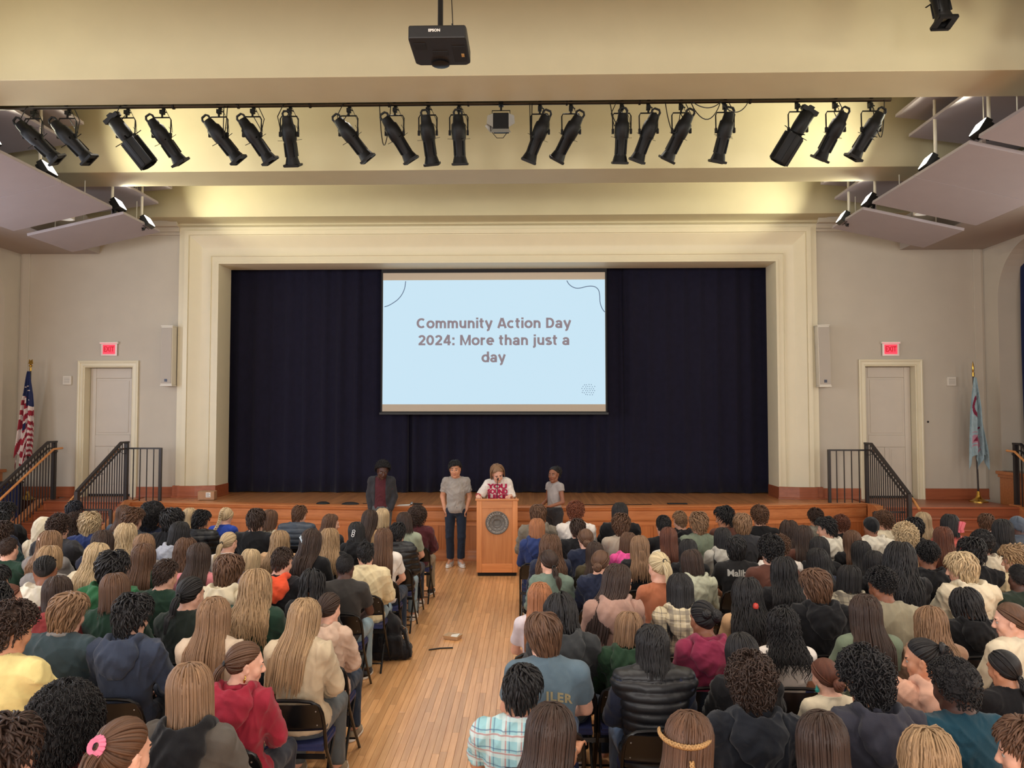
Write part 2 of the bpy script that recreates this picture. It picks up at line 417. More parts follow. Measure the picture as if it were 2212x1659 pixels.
# walls flanking the stage opening, with a doorway each
DX0, DX1, DZT = 7.38, 8.37, 3.60
for sg, nm in ((-1, 'stage_left'), (1, 'stage_right')):
    def bx(mb, a, b, *r): a, b = sorted((sg * a, sg * b)); return mb.box(a, b, *r)
    mb = MB(); bx(mb, 6.3, DX0, WY, WY + .3, 0, 6.6); bx(mb, DX1, XW, WY, WY + .3, 0, 6.6); bx(mb, DX0, DX1, WY, WY + .3, DZT, 6.6)
    struct(mb, 'wall_' + nm, M_WALL, smooth=False)
    # casing, one profile mitred round the doorway
    cp = [(0, WY), (0, WY - .045), (.02, WY - .052), (.045, WY - .045), (.05, WY - .028), (.105, WY - .030), (.11, WY - .016), (.125, WY - .022), (.135, WY - .016), (.135, WY + .26)]
    vs = []; fs = []; xa, xb = sorted((sg * 7.25, sg * 8.50))
    for d, y in cp: vs += [(xa + d, y, ZS), (xa + d, y, 3.73 - d), (xb - d, y, 3.73 - d), (xb - d, y, ZS)]
    for i in range(len(cp) - 1):
        for j in range(3):
            a, b = i * 4 + j, (i + 1) * 4 + j; fs.append((a, b, b + 1, a + 1))
    struct(MB().add(vs, fs), 'trim_%d' % (1 if sg < 0 else 2), M_TRIM, smooth=True, sharp=20)
    # door leaf with one tall and two low sunk panels
    d = struct(bx(bx(bx(bx(bx(bx(MB(), 7.39, 7.51, WY + .19, WY + .235, ZS + .02, 3.59), 8.24, 8.36, WY + .19, WY + .235, ZS + .02, 3.59),
        7.51, 8.24, WY + .19, WY + .235, 3.38, 3.59), 7.51, 8.24, WY + .19, WY + .235, 1.98, 2.22), 7.51, 8.24, WY + .19, WY + .235, ZS + .02, 1.20),
        7.83, 7.92, WY + .19, WY + .235, 1.20, 1.98), 'door_%d' % (1 if sg < 0 else 2), M_DOOR, smooth=False, bevel=0.01)
    for a, b, c, e in ((7.51, 8.24, 2.22, 3.38), (7.51, 7.83, 1.20, 1.98), (7.92, 8.24, 1.20, 1.98)):
        bx(bx(MB(), a, b, WY + .205, WY + .23, c, e), a + .045, b - .045, WY + .196, WY + .21, c + .045, e - .045).build('door_panel', M_DOOR, d, smooth=False, bevel=0.004)
    bx(MB(), 7.40, 7.47, WY + .184, WY + .192, 2.15, 2.52).build('push_plate', M_STEEL, d, smooth=False)
    bx(MB(), 7.39, 8.36, WY + .17, WY + .20, ZS + .005, ZS + .045).build('door_sweep', M_BLACKMATT, d, smooth=False)
    # baseboard, stained red-brown
    mb = MB()
    for a, b in ((6.44, 7.25), (8.50, XW)):
        bx(mb, a, b, WY - .03, WY, ZS, ZS + .21); bx(mb, a, b, WY - .045, WY, ZS, ZS + .035)
    struct(mb, 'baseboard_' + nm, M_REDWOOD, smooth=False, bevel=0.004)
    # small cornice strip and corner pilaster
    mb = MB(); bx(mb, 6.44, 8.3, WY - .05, WY, 6.30, 6.36); bx(mb, 6.44, 8.3, WY - .09, WY, 6.36, 6.45); bx(mb, 6.44, 8.3, WY - .2, WY, 6.45, 6.56)
    bx(mb, 9.55, 9.70, WY - .03, WY, ZS + .21, 5.93)
    struct(mb, 'trim_%d' % (3 if sg < 0 else 4), M_WALL, smooth=False, bevel=0.004)

# proscenium frame: one profile carried round the opening
prof = [(0, WY), (0, 15.40), (.13, 15.40), (.13, 15.34), (.215, 15.34), (.22, 15.365), (.235, 15.365)]
for t in np.linspace(0, 1, 9): prof.append((.235 + .375 * t, 15.355 + .15 * math.sin(t * PI / 2) ** 1.0))
prof += [(.612, 15.475), (.63, 15.47), (.635, 15.49), (.735, 15.49), (.74, 15.47), (.785, 15.47), (.79, 15.49), (.79, 16.12)]
HW, ZT = 6.44, 6.50
vs = []; fs = []
for d, y in prof:
    vs += [(-(HW - d), y, ZS), (-(HW - d), y, ZT - d), (HW - d, y, ZT - d), (HW - d, y, ZS)]
for i in range(len(prof) - 1):
    for j in range(3):
        a, b = i * 4 + j, (i + 1) * 4 + j; fs.append((a, a + 1, b + 1, b))
mb = MB().add(vs, fs); mb.f = [f[::-1] for f in mb.f]
struct(mb, 'trim_5', M_TRIM, smooth=True, sharp=25)
# cornice over the opening
pr = [(0, 6.45), (.02, 6.45), (.035, 6.47), (.05, 6.475), (.05, 6.49)] + [(.05 + .26 * (1 - math.cos(t * PI / 2)), 6.49 + .07 * math.sin(t * PI / 2)) for t in np.linspace(0.1, 1, 7)] + [(.31, 6.57), (0, 6.57)]
struct(MB().sweep(pr, [(6.45, WY), (6.45, 15.385), (-6.45, 15.385), (-6.45, WY)][::-1]), 'trim_6', M_CREAM, smooth=True, sharp=40)
# masking above and beside the opening, behind the frame
struct(MB().box(-9.7, 9.7, 17.2, 17.3, 0, 7.9), 'wall_back', M_BLACKMATT, smooth=False)
struct(MB().box(-9.7, 9.7, 15.76, 17.2, 6.56, 6.7), 'ceiling_stage', M_BLACKMATT, smooth=False)

# stage with bowed front
def yf(x): return 13.93 + 0.75 * (x / 7.02) ** 2
XS = [-7.02 + 14.04 * i / 40 for i in range(41)]
front = [(x, yf(x)) for x in XS]
pts = [(x, y, 0) for x, y in front] + [(7.02, 15.5, 0), (9.7, 15.5, 0), (9.7, 17.2, 0), (-9.7, 17.2, 0), (-9.7, 15.5, 0), (-7.02, 15.5, 0)]
mbs = MB().prism([(p[0], p[1], 0) for p in pts], (0, 0, ZS - .002))
stage = struct(mbs, 'stage', M_STAGE, smooth=False); put(stage, kind='structure')
fr = front
MB().sweep([(-.3, ZS - .02), (.035, ZS - .02), (.045, ZS - .012), (.045, ZS - .002), (.035, ZS + .006), (-.3, ZS + .006)], fr).build('nosing', M_WOODX, stage, sharp=50)
MB().sweep([(0, ZS - .075), (.012, ZS - .07), (.028, ZS - .03), (.028, ZS - .018), (0, ZS - .018)], fr).build('cap_moulding', M_WOODX, stage, sharp=50)
MB().sweep([(.0, .75), (.012, .75), (.012, ZS - .075), (0, ZS - .075)], fr).build('frieze_board', M_WOODX, stage, sharp=50)
MB().sweep([(0, .705), (.02, .705), (.03, .72), (.03, .74), (.012, .755), (0, .755)], fr).build('rail', M_WOODX, stage, sharp=50)
MB().sweep([(0, .63), (.014, .63), (.014, .705), (0, .705)], fr).build('rail', M_WOODX, stage, sharp=50)
MB().sweep([(0, 0), (.03, 0), (.03, .12), (.016, .14), (.014, .2), (0, .2)], fr).build('rail', M_WOODX, stage, sharp=50)
NB = 14
for i in range(NB + 1):
    x = -7.0 + 14.0 * i / NB; xa, xb = max(x - .055, -7.02), min(x + .055, 7.02)
    MB().slab([(xa, yf(xa), .19), (xb, yf(xb), .19), (xb, yf(xb), .64), (xa, yf(xa), .64)], (0, -.016, 0)).build('stile', M_WOODZ, stage, smooth=False)
    if i < NB:
        x2 = -7.0 + 14.0 * (i + 1) / NB; a, b = x + .055, x2 - .055; n = 4; mb = MB()
        for k in range(n):
            u, v = a + (b - a) * k / n, a + (b - a) * (k + 1) / n
            mb.slab([(u, yf(u) + .01, .2), (v, yf(v) + .01, .2), (v, yf(v) + .01, .63), (u, yf(u) + .01, .63)], (0, -.014, 0))
        u, v = a + .03, b - .03
        mb.slab([(u, yf(u) - .004, .235), (u + .02, yf(u + .02) - .004, .235), (u + .02, yf(u + .02) - .004, .6), (u, yf(u) - .004, .6)], (0, -.006, 0))
        mb.slab([(v - .02, yf(v - .02) - .004, .235), (v, yf(v) - .004, .235), (v, yf(v) - .004, .6), (v - .02, yf(v - .02) - .004, .6)], (0, -.006, 0))
        mb.build('front_panel', M_WOODZ, stage, smooth=False)
# base blocks of the frame, stained
pa = [(-.02, WY), (-.02, 15.39), (.11, 15.39), (.11, 15.335), (.45, 15.335), (.80, 15.465), (.80, 16.14)]
for sg in (-1, 1):
    path = [(sg * (HW - d + .02), y) for d, y in pa]
    if sg > 0: path = path[::-1]
    struct(MB().sweep([(0, ZS), (.03, ZS), (.03, ZS + .02), (.015, ZS + .035), (.012, ZS + .23), (0, ZS + .24)], path[::-1] if sg < 0 and False else path),
           'baseboard_%s' % ('opening_left' if sg < 0 else 'opening_right'), M_REDWOOD, smooth=False)

# side stairs
def stairs(x0, x1, y0, dy, nm, cheek_out):
    root = struct(MB().box(x0, x1, y0, 15.5, 0, ZS), 'stairs_' + nm, M_REDWOOD, smooth=False)
    for k in range(5):
        zt = ZS - .161 * (k + 1); yb, ya = y0 - dy * k, y0 - dy * (k + 1)
        MB().box(x0, x1, ya + .012, yb, 0, zt - .025).build('riser', M_REDWOOD, root, smooth=False)
        MB().box(x0, x1, ya - .012, yb + .0, zt - .028, zt).build('tread', M_REDWOOD, root, smooth=False, bevel=0.006)
    MB().box(x0, x1, y0 - .025, y0 + .3, ZS - .03, ZS + .004).build('tread', M_REDWOOD, root, smooth=False, bevel=0.006)
    ye = y0 - dy * 5
    for xc, sgn in cheek_out:
        a, b = sorted((xc, xc + sgn * .17))
        MB().prism([(a, y0 + .3, 0), (a, y0 + .3, ZS + .03), (a, y0 + .02, ZS + .03), (a, ye - .05, .14), (a, ye - .05, 0)], (b - a, 0, 0)).build('cheek', M_WOODX, root, smooth=False, bevel=0.006)
    return root
st_l = stairs(-8.67, -7.10, 14.68, .32, 'left', [(-8.67, -1), (-7.10, 1)])
st_r = stairs(7.10, 9.50, 14.12, .30, 'right', [(9.50, 1), (7.10, -1)])
# landings behind the stairs
struct(MB().box(-9.7, -8.84, 14.98, 15.5, 0, ZS), 'floor_landing_left', M_REDWOOD, smooth=False)

# railings
def railing(name, x, ytop, ybot, ztop, zbot, label, flat=.25, wood_side=1, guard=None, short=None, yflat=None):
    root = empty(name, (x, ytop, 0), 0, label, 'railing', 'iron stair railings beside the stage')
    g = lambda y: (0, y - ytop, 0)
    def zr(y):
        if y > ytop - flat: return ztop
        return ztop + (zbot - ztop) * (ytop - flat - y) / (ytop - flat - ybot)
    L = lambda px, py, pz: (px, py - ytop, pz)
    MB().bar(L(0, ytop + .05, ztop), L(0, ytop - flat, ztop), .055, .035).bar(L(0, ytop - flat, ztop), L(0, ybot, zbot), .055, .035).build('top_rail', M_IRON, root, smooth=False)
    def zfoot(y): return max(0.0, ZS - .0 - max(0, (ytop - .1 - y)) * .50)
    for yy in (ytop, ybot):
        MB().bar(L(0, yy, zfoot(yy) - .0 if yy == ytop else max(0, zbot - 1.0)), L(0, yy, zr(yy)), .06, .06, up=(0, 1, 0)).build('post', M_IRON, root, smooth=False)
    n = int((ytop - ybot) / .085)
    MB().bar(L(0, ytop, zr(ytop) - .12), L(0, ytop - flat, ztop - .12), .03, .02).bar(L(0, ytop - flat, ztop - .12), L(0, ybot, zbot - .12), .03, .02).build('under_rail', M_IRON, root, smooth=False)
    me = MB().box(-.008, .008, -.008, .008, 0, 1).mesh('baluster', M_IRON, smooth=False)
    for k in range(1, n):
        y = ytop - (ytop - ybot) * k / n; z1 = zr(y); z0 = max(z1 - 1.12, 0.02)
        o = link('baluster', me, root, L(0, y, z0)); o.scale = (1, 1, z1 - z0)
    wx = wood_side * .09; path = [L(wx, ytop + .1, ztop - .13), L(wx, ytop - flat + .02, ztop - .14), L(wx, ybot, zbot - .14), L(wx, ybot - .15, zbot - .24)]
    MB().tube(path, .022, 10).build('handrail', M_RAILWOOD, root, sharp=60)
    for yy in (ytop - .05, (ytop + ybot) / 2, ybot + .15):
        z = zr(yy) - .15; MB().tube([L(0, yy, z - .06), L(wx * .5, yy, z - .07), L(wx, yy, z - .045), L(wx, yy, z - .012)], .007, 6).build('bracket', M_IRON, root)
    if short:       # level guard along the stage edge
        xa, zt = short
        MB().bar(L(0, ytop, zt), L(xa - x, ytop, zt), .045, .03).build('top_rail', M_IRON, root, smooth=False)
        MB().bar(L(xa - x, ytop, ZS), L(xa - x, ytop, zt + .012), .05, .05, up=(0, 1, 0)).build('post', M_IRON, root, smooth=False)
        for k in range(1, 5):
            xx = (xa - x) * k / 5; o = link('baluster', me, root, L(xx, ytop, ZS + .005)); o.scale = (1, 1, zt - ZS - .01)
    if guard:       # low return in front of the stage corner
        xa, yy, zt = guard
        MB().bar(L(0, yy, zt), L(xa - x, yy, zt), .04, .03).bar(L(xa - x, yy, 0), L(xa - x, yy, zt), .045, .045, up=(0, 1, 0)).build('guard_rail', M_IRON, root, smooth=False)
        for k in range(1, 6):
            xx = (xa - x) * k / 6; o = link('baluster', me, root, L(xx, yy, 0.02)); o.scale = (1, 1, zt - .03)
    return root
railing('stair_railing', -7.08, 14.72, 13.10, 2.10, 1.31, 'iron railing between flagged stairs and stage, beside carton, with level guard', .2, -1, (-6.56, 13.25, .98), (-6.42, 1.98))
railing('stair_railing', 7.06, 14.72, 13.10, 2.09, 1.30, 'iron railing in front of the scuffed door with level guard along stage', .2, 1, (6.54, 13.25, .98), (6.36, 1.96))
railing('stair_railing', -8.64, 14.95, 12.95, 2.10, 1.10, 'iron railing with oak handrail beside the star spangled flag', .2, 1)
railing('stair_railing', 9.56, 14.28, 12.4, 2.10, 1.10, 'iron railing with oak handrail by the navy window curtain', .15, -1)

# wainscot under the right window bays and its ledge
struct(MB().box(9.70, 9.76, -6, 15.0, 0, 1.5).box(9.62, 9.80, -6, 15.0, 1.5, 1.56).box(9.66, 9.78, -6, 15.0, 1.44, 1.5), 'trim_7', M_WOODX, smooth=False, bevel=0.006)
struct(MB().box(-9.76, -9.70, -6, 15.0, 0, 1.5).box(-9.80, -9.62, -6, 15.0, 1.5, 1.56), 'trim_8', M_WOODX, smooth=False, bevel=0.006)

# curtains: pleated cloth as real folds
M_VELVET = m_fabric('navy_velvet', (25, 24, 42), 0.95, 0.10, 200, 0.12, 0.10)
M_NAVY = m_fabric('window_navy', (22, 32, 66), 0.9, 0.1, 200, 0.15, 0.2)
def drape(name, x0, x1, y, z0, z1, folds, amp, mat, seed, axis='X', parent=None):
    rs = np.random.RandomState(seed); nx = folds * 8; nz = 14
    u = np.linspace(0, 1, nx); v = np.linspace(0, 1, nz); U, V = np.meshgrid(u, v)
    ph = np.cumsum(rs.uniform(.5, 1.5, nx)); ph = ph / ph[-1] * folds * 2 * PI
    am = np.interp(u, np.linspace(0, 1, folds), rs.uniform(.45, 1.2, folds))
    prof = am * (np.sin(ph) + .3 * np.sin(2 * ph + 1)) * amp
    Yd = prof[None, :] * (0.75 + .35 * (1 - V)) + .012 * np.sin(7 * U * folds / 6 + 5 * V)
    X = x0 + (x1 - x0) * U + .02 * np.sin(ph)[None, :] * (1 - V); Z = z0 + (z1 - z0) * V + .012 * np.sin(ph * .5)[None, :] * (1 - V)
    P = np.stack([X, y + Yd, Z] if axis == 'X' else [y + Yd, X, Z], -1).reshape(-1, 3)
    idx = np.arange(nx * nz).reshape(nz, nx); q = np.stack([idx[:-1, :-1], idx[:-1, 1:], idx[1:, 1:], idx[1:, :-1]], -1).reshape(-1, 4)
    o = link(name, mesh_np(name, P, q, [mat]), parent)
    so = o.modifiers.new('cloth', 'SOLIDIFY'); so.thickness = 0.008
    return o
c1 = drape('stage_curtain', -6.2, -1.9, 16.50, ZS + .01, 6.45, 12, .04, M_VELVET, 3); put(c1, 'dark navy pleated stage curtain on the carton side of the screen', 'curtain', 'stage curtains')
c2 = drape('stage_curtain', -1.95, 2.75, 16.56, ZS + .01, 6.45, 15, .05, M_VELVET, 5); put(c2, 'dark navy pleated stage curtain hanging behind the projection screen', 'curtain', 'stage curtains')
c3 = drape('stage_curtain', 2.7, 6.2, 16.50, ZS + .01, 6.45, 10, .035, M_VELVET, 8); put(c3, 'dark navy stage curtain on the light blue flag side of the screen', 'curtain', 'stage curtains')
w = drape('window_curtain', 13.2, 14.86, 10.13, 1.6, 5.6, 7, .05, M_NAVY, 6, 'Y'); put(w, 'navy curtain in the arched window recess by the light blue flag', 'curtain')
# pleated navy screen standing beyond the flag-side stairs
s0 = empty('pleated_screen', (-9.28, 14.3, 0), 0, 'navy pleated fabric screen beside the stairs below the star spangled flag', 'screen')
drape('pleated_cloth', -.42, .40, 0, 0.01, 1.34, 9, .02, M_NAVY, 12, parent=s0)
MB().box(-.42, .40, .06, .09, 0, 1.36).box(-.43, .41, -.03, .1, 1.34, 1.37).build('frame', M_BLACKMATT, s0, smooth=False)
# ---------------------------------------------------------------- hanging acoustic panels
def hang_panel(sg, y0, y1, xi, zi, xo, zo, label, seam=True, t=.05):
    root = empty('hanging_baffle', (sg * xi, y0, zi), 0, label, 'panel', 'white acoustic panels under the ceiling')
    n = Vector((sg * (zo - zi), 0, -(xo - xi))).normalized() * -t
    cuts = [y0, (y0 + y1) / 2, y1] if seam else [y0, y1]
    for a, b in zip(cuts, cuts[1:]):
        g = .004
        q = [(0, a - y0 + g, 0), (sg * (xo - xi), a - y0 + g, zo - zi), (sg * (xo - xi), b - y0 - g, zo - zi), (0, b - y0 - g, 0)]
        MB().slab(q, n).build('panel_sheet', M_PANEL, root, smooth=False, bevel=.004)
    L = math.hypot(xo - xi, zo - zi)
    for yy in (y0 + .25, y1 - .25):      # hangers to the ceiling
        for f in (.2, .8):
            x = sg * (xo - xi) * f; z = (zo - zi) * f + t
            MB().tube([(x, yy - y0, z), (x, yy - y0, ZC - zi)], .008, 6).build('hanger', M_WHITEMETAL, root)
    MB().bar((sg * .25, 0.1, -.02 + t + .03), (sg * .25, y1 - y0 - .1, -.02 + t + .03), .05, .06).build('batten', M_PANEL, root, smooth=False)
    return root
for sg, side in ((-1, 'flag with stars'), (1, 'light blue flag')):
    hang_panel(sg, 7.0, 9.8, 6.42, 6.15, 8.13, 5.77, 'low white ceiling panel nearest the camera on the %s side' % side)
    hang_panel(sg, 10.0, 12.85, 6.42, 6.15, 8.13, 5.77, 'big low white ceiling panel, middle one on the %s side' % side)
    hang_panel(sg, 13.2, 14.55, 6.42, 6.15, 8.13, 5.77, 'low white ceiling panel next to the stage wall, %s side' % side, False)
    hang_panel(sg, 9.62, 11.9, 6.58, 6.93, 8.2, 6.70, 'raised white panel with lamp pole between beams, %s side' % side, False)
    hang_panel(sg, 9.62, 11.9, 6.38, 7.24, 8.1, 7.05, 'topmost white panel between the beams, %s side' % side, False)
    hang_panel(sg, 13.0, 14.62, 6.50, 6.72, 8.15, 6.50, 'raised white panel in front of the stage wall, %s side' % side, False)
    hang_panel(sg, 13.0, 14.72, 6.28, 7.04, 8.1, 6.9, 'topmost white panel in front of the stage wall, %s side' % side, False)
M_CANG = m_emit('fill_can_glow', (255, 246, 230), 4.0)
for k, (x, y) in enumerate(FILL_CANS):  # can housings for the added fill lights, out of sight above the beams
    r = empty('ceiling_can_light', (x, y, 7.86), 0, 'added ceiling fill light hidden up in the coffers', 'light', 'added fill lights in the coffers')
    MB().lathe([(.17, 0), (.21, 0), (.21, .14), (.17, .14), (.17, 0)], 20).build('trim_ring', M_WHITEMETAL, r); MB().lathe([(0, .05), (.17, .05), (.17, .06), (0, .06)], 20).build('lamp', M_CANG, r)
# recessed can lights seen in the gaps
M_LAMPGLOW = m_emit('lamp_glow', (235, 240, 255), 3.0)
for sg, lab in ((-1, 'white can light in the panel gap on the star flag side'), (1, 'white can light in the panel gap on the blue flag side')):
    r = empty('ceiling_can_light', (sg * 7.35, 13.02, 6.02), 0, lab, 'light', 'can lights between panels')
    MB().lathe([(.13, .3), (.15, .3), (.15, 0), (.13, 0), (.13, .3)], 20).build('can', M_WHITEMETAL, r)
    MB().lathe([(0, .05), (.045, .06), (.05, .1), (.03, .16), (0, .17)], 12).build('bulb', M_LAMPGLOW, r)
    MB().tube([(0, 0, .3), (0, 0, ZC - 6.02)], .012, 6).build('stem', M_WHITEMETAL, r)

# ---------------------------------------------------------------- floodlights
M_FLOOD = m_emit('flood_glass', (255, 250, 240), 9.0)
def flood(sg, p, label):
    r = empty('ceiling_floodlight', p, 0, label, 'floodlight', 'floodlights along the hanging panels')
    d = Vector((-sg * .84, .08, .53)).normalized(); q = d.to_track_quat('Z', 'Y').to_matrix().to_4x4()
    mb = MB().box(-.15, .15, -.10, .10, -.03, .055, M=q)
    for k in range(6): mb.box(-.13 + k * .05, -.12 + k * .05, -.08, .08, -.075, -.03, M=q)
    mb.build('housing', M_BLACK, r, smooth=False, bevel=.008)
    MB().box(-.135, .135, -.085, .085, .056, .062, M=q).build('glass', M_FLOOD, r, smooth=False)
    MB().bar((sg * .02, 0, .1), (sg * .10, 0, -.02), .05, .03).bar((sg * .10, 0, -.02), (sg * .06, 0, -.13), .04, .03).build('bracket', M_BLACK, r, smooth=False)
    MB().tube([(sg * .06, 0, -.15), (sg * .05, 0, -.06)], .018, 8).build('knob', M_BLACK, r)
    MB().tube([(sg * .1, 0, .02), (sg * .09, -.02, .6), (sg * .09, -.02, .80)], .024, 10).tube([(sg * .09, -.02, .8), (sg * .09, -.02, ZC - p.z)], .02, 8).build('pole', M_WHITEMETAL, r)
    MB().tube([(0, -.02, -.08), (sg * .02, -.05, -.16), (sg * .06, -.05, -.17), (sg * .08, -.03, -.1), (sg * .1, 0, .03)], .006, 6).build('cable', M_BLACK, r)
for i, (sg, p) in enumerate(FLOODS):
    k = i % 8; side = 'star flag' if sg < 0 else 'blue flag'
    flood(sg, p, 'lit floodlight on a white pole, %s from the stage wall, %s side' % (['eighth', 'seventh', 'sixth', 'fifth', 'fourth', 'third', 'second', 'first'][k], side))

# ---------------------------------------------------------------- lighting pipe and stage spots
PY, PZ = 9.76, 6.645
def pipe_x(px): return 0.71 + (px - 1145) / 1661.0 * PY
M_PIPE = m_plain('pipe_metal', (70, 66, 58), 0.3, 0.8)
M_SPOT = m_plain('spot_black', (9, 10, 12), 0.5, 0.1, var=0.15, scale=25, spec=.3)
M_LENS = m_plain('lens', (120, 140, 150), 0.1, 0.0)
pr = empty('hanging_light_pipe', (0, PY, PZ), 0, 'long dark horizontal pipe carrying the row of stage lights', 'pipe')
MB().tube([(-7.4, 0, 0), (pipe_x(1928), 0, 0)], .030, 14).build('pipe', M_PIPE, pr)
for px in (355, 500, 660, 835, 1010, 1226, 1385, 1625): MB().tube([(pipe_x(px) - .012, 0, 0), (pipe_x(px) + .012, 0, 0)], .042, 12).build('coupling', M_BLACK, pr)
for px in (60, 500, 1010, 1500, 1900): MB().tube([(pipe_x(px), .02, .02), (pipe_x(px), .02, ZC - PZ)], .012, 8).build('hanger', M_BLACK, pr)
# cables looping off the pipe
for k, (a, b, sag) in enumerate(((1320, 1346, .28), (1440, 1475, .42), (1495, 1560, .25), (1560, 1620, .16), (1500, 1560, .10), (815, 840, .55), (1145, 1150, .55), (470, 478, .45), (1885, 1912, .5))):
    xa, xb = pipe_x(a), pipe_x(b); n = 12
    pth = [(xa + (xb - xa) * t, -.03 - .05 * math.sin(PI * t), -.02 - sag * math.sin(PI * t) ** .8 * (1 if k not in (6, 7) else 1)) for t in np.linspace(0, 1, n)]
    MB().tube(pth, .0065, 6).build('cable', M_BLACK, pr)

def spot_parts(big):
    """body parts built along -Z from the yoke pivot, lamp cap at +Z"""
    parts = []
    if not big:
        parts.append(('body', MB().lathe([(.0, .22), (.05, .215), (.062, .19), (.07, .12), (.088, .10), (.092, .03), (.088, -.06), (.078, -.09), (.072, -.26), (.075, -.30)], 18), M_SPOT))
        parts.append(('lamp_cap', MB().tube([(-.045, 0, .19), (-.05, 0, .245), (-.03, 0, .272), (.03, 0, .272), (.05, 0, .245), (.045, 0, .19)], .014, 8), M_SPOT))
        parts.append(('lens_hood', MB().lathe([(.072, -.27), (.08, -.30), (.098, -.37), (.094, -.37), (.074, -.30)], 10).box(-.10, -.04, -.09, .09, -.385, -.36).box(.04, .10, -.09, .09, -.385, -.36).box(-.09, .09, -.10, -.07, -.39, -.36).box(-.09, .09, .07, .10, -.39, -.36), M_SPOT))
        parts.append(('lens', MB().lathe([(0, -.325), (.04, -.33), (.07, -.31)], 14), M_LENS))
        for k in range(4):
            a = k * PI / 2 + .5; parts.append(('shutter_handle', MB().bar((math.cos(a) * .07, math.sin(a) * .07, -.075), (math.cos(a) * .15, math.sin(a) * .15, -.07), .018, .004), M_SPOT))
            a = k * PI / 2 + .78; parts.append(('barrel_rail', MB().bar((math.cos(a) * .08, math.sin(a) * .08, -.1), (math.cos(a) * .082, math.sin(a) * .082, -.27), .012, .02), M_SPOT))
    else:
        parts.append(('body', MB().lathe([(0, .24), (.06, .23), (.085, .20), (.09, .05), (.085, -.02), (.075, -.05)], 12), M_SPOT))
        parts.append(('lamp_cap', MB().box(-.1, .1, -.05, .05, .22, .27).box(-.03, .03, -.03, .03, .26, .3), M_SPOT))
        bb = MB().lathe([(.075, -.04), (.115, -.07), (.115, -.40), (.105, -.42), (.1, -.42), (.1, -.3)], 8)
        for k in range(8):
            a = k * PI / 4; bb.bar((math.cos(a) * .115, math.sin(a) * .115, -.07), (math.cos(a) * .115, math.sin(a) * .115, -.41), .022, .016)
        parts.append(('barrel', bb, M_SPOT))
        parts.append(('lens', MB().lathe([(0, -.37), (.06, -.375), (.1, -.36)], 14), M_LENS))
        for k in range(4):
            a = k * PI / 2 + .3; parts.append(('shutter_handle', MB().bar((math.cos(a) * .08, math.sin(a) * .08, -.045), (math.cos(a) * .18, math.sin(a) * .18, -.04), .02, .005), M_SPOT))
    return [(n, mb.mesh(n, m, sharp=40)) for n, mb, m in parts]
SP = {False: spot_parts(False), True: spot_parts(True)}
ymb = MB().tube([(-.115, 0, 0), (-.118, 0, .20), (-.10, 0, .235), (.10, 0, .235), (.118, 0, .20), (.115, 0, 0)], .009, 8).box(-.13, -.10, -.014, .014, -.03, .03).box(.10, .13, -.014, .014, -.03, .03)
YOKE = ymb.mesh('yoke', M_SPOT)
CLAMP = MB().tube([(0, 0, .235), (0, 0, .29)], .014, 8).box(-.025, .025, -.03, .03, .28, .33).box(-.02, .02, .025, .045, .30, .40).box(-.02, .02, -.045, .045, .385, .40).tube([(.02, 0, .32), (.055, 0, .30)], .008, 6).mesh('clamp', M_SPOT)
WIRE = MB().tube([(.02, .03, .37), (.10, .05, .2), (.12, .04, .05), (.08, .02, .12)], .004, 5).mesh('safety_cable', M_BLACK)
CORD = MB().tube([(.0, .04, .25), (.06, .06, .14), (.10, .05, .05), (.14, .04, .22), (.06, .04, .39)], .006, 6).mesh('power_cord', M_BLACK)
def spot(px, top, bot, big=False, lean=22, yaw=0, label='', loc=None):
    """top/bot: image-plane lean of the barrel given as horizontal run over drop"""
    x = pipe_x(px) if loc is None else loc[0]; y = PY if loc is None else loc[1]; z = PZ if loc is None else loc[2]
    r = empty('hanging_spotlight', (x, y, z - .385), 0, label, 'stage light', 'black stage spotlights on the pipe')
    tilt = math.atan2(bot - top, 84.0)
    piv = Matrix.Translation((.0, 0, 0.0))
    y_rot = R(12) * (1 if bot > top else -1 if bot < top else 0)
    link('yoke', YOKE, r, (0, 0, 0), (0, 0, 0)); link('clamp', CLAMP, r); link('safety_cable', WIRE, r)
    if random.Random(px).random() < .6: link('power_cord', CORD, r, None, (0, 0, random.Random(px).choice((0, PI))))
    q = Euler((R(lean), -tilt, 0), 'YXZ')
    for n, me in SP[big]:
        o = link(n, me, r); o.rotation_mode = 'YXZ'; o.rotation_euler = q; o.scale = (1.04, 1.04, 1.04) if not big else (1.08, 1.08, 1.08)
    return r
ORD = 'first second third fourth fifth sixth seventh eighth ninth tenth eleventh twelfth thirteenth fourteenth fifteenth sixteenth seventeenth eighteenth nineteenth twentieth'.split()
SPOTS = [(40, 15, 85), (117, 90, 160), (250, 232, 290, 1), (330, 312, 358), (457, 432, 493), (532, 508, 560), (614, 616, 617), (746, 722, 785), (848, 832, 882), (921, 920, 928), (989, 990, 992),
         (1167, 1181, 1147), (1235, 1249, 1205), (1346, 1346, 1343), (1404, 1418, 1387), (1475, 1489, 1451), (1570, 1577, 1561), (1727, 1745, 1699, 1), (1808, 1821, 1787), (1884, 1900, 1856)]
for i, s in enumerate(SPOTS):
    big = len(s) > 3; lean_txt = 'hanging straight' if abs(s[2] - s[1]) < 9 else ('tilted' if not big else 'thick barrelled, tilted')
    spot(s[0], s[1], s[2], big, 18 if i % 3 else 25, 0, '%s black stage spotlight along the pipe counted from the star flag side, %s' % (ORD[i], lean_txt))
spot(2041, 0, 2, False, -14, 0, 'black stage spotlight cut by the top edge, above the blue flag panels', loc=(5.02, 8.05, 7.47))
spot(2230, 20, -25, False, 0, 0, 'black stage spotlight at the top corner over the blue flag side', loc=(6.28, 8.05, 7.55))
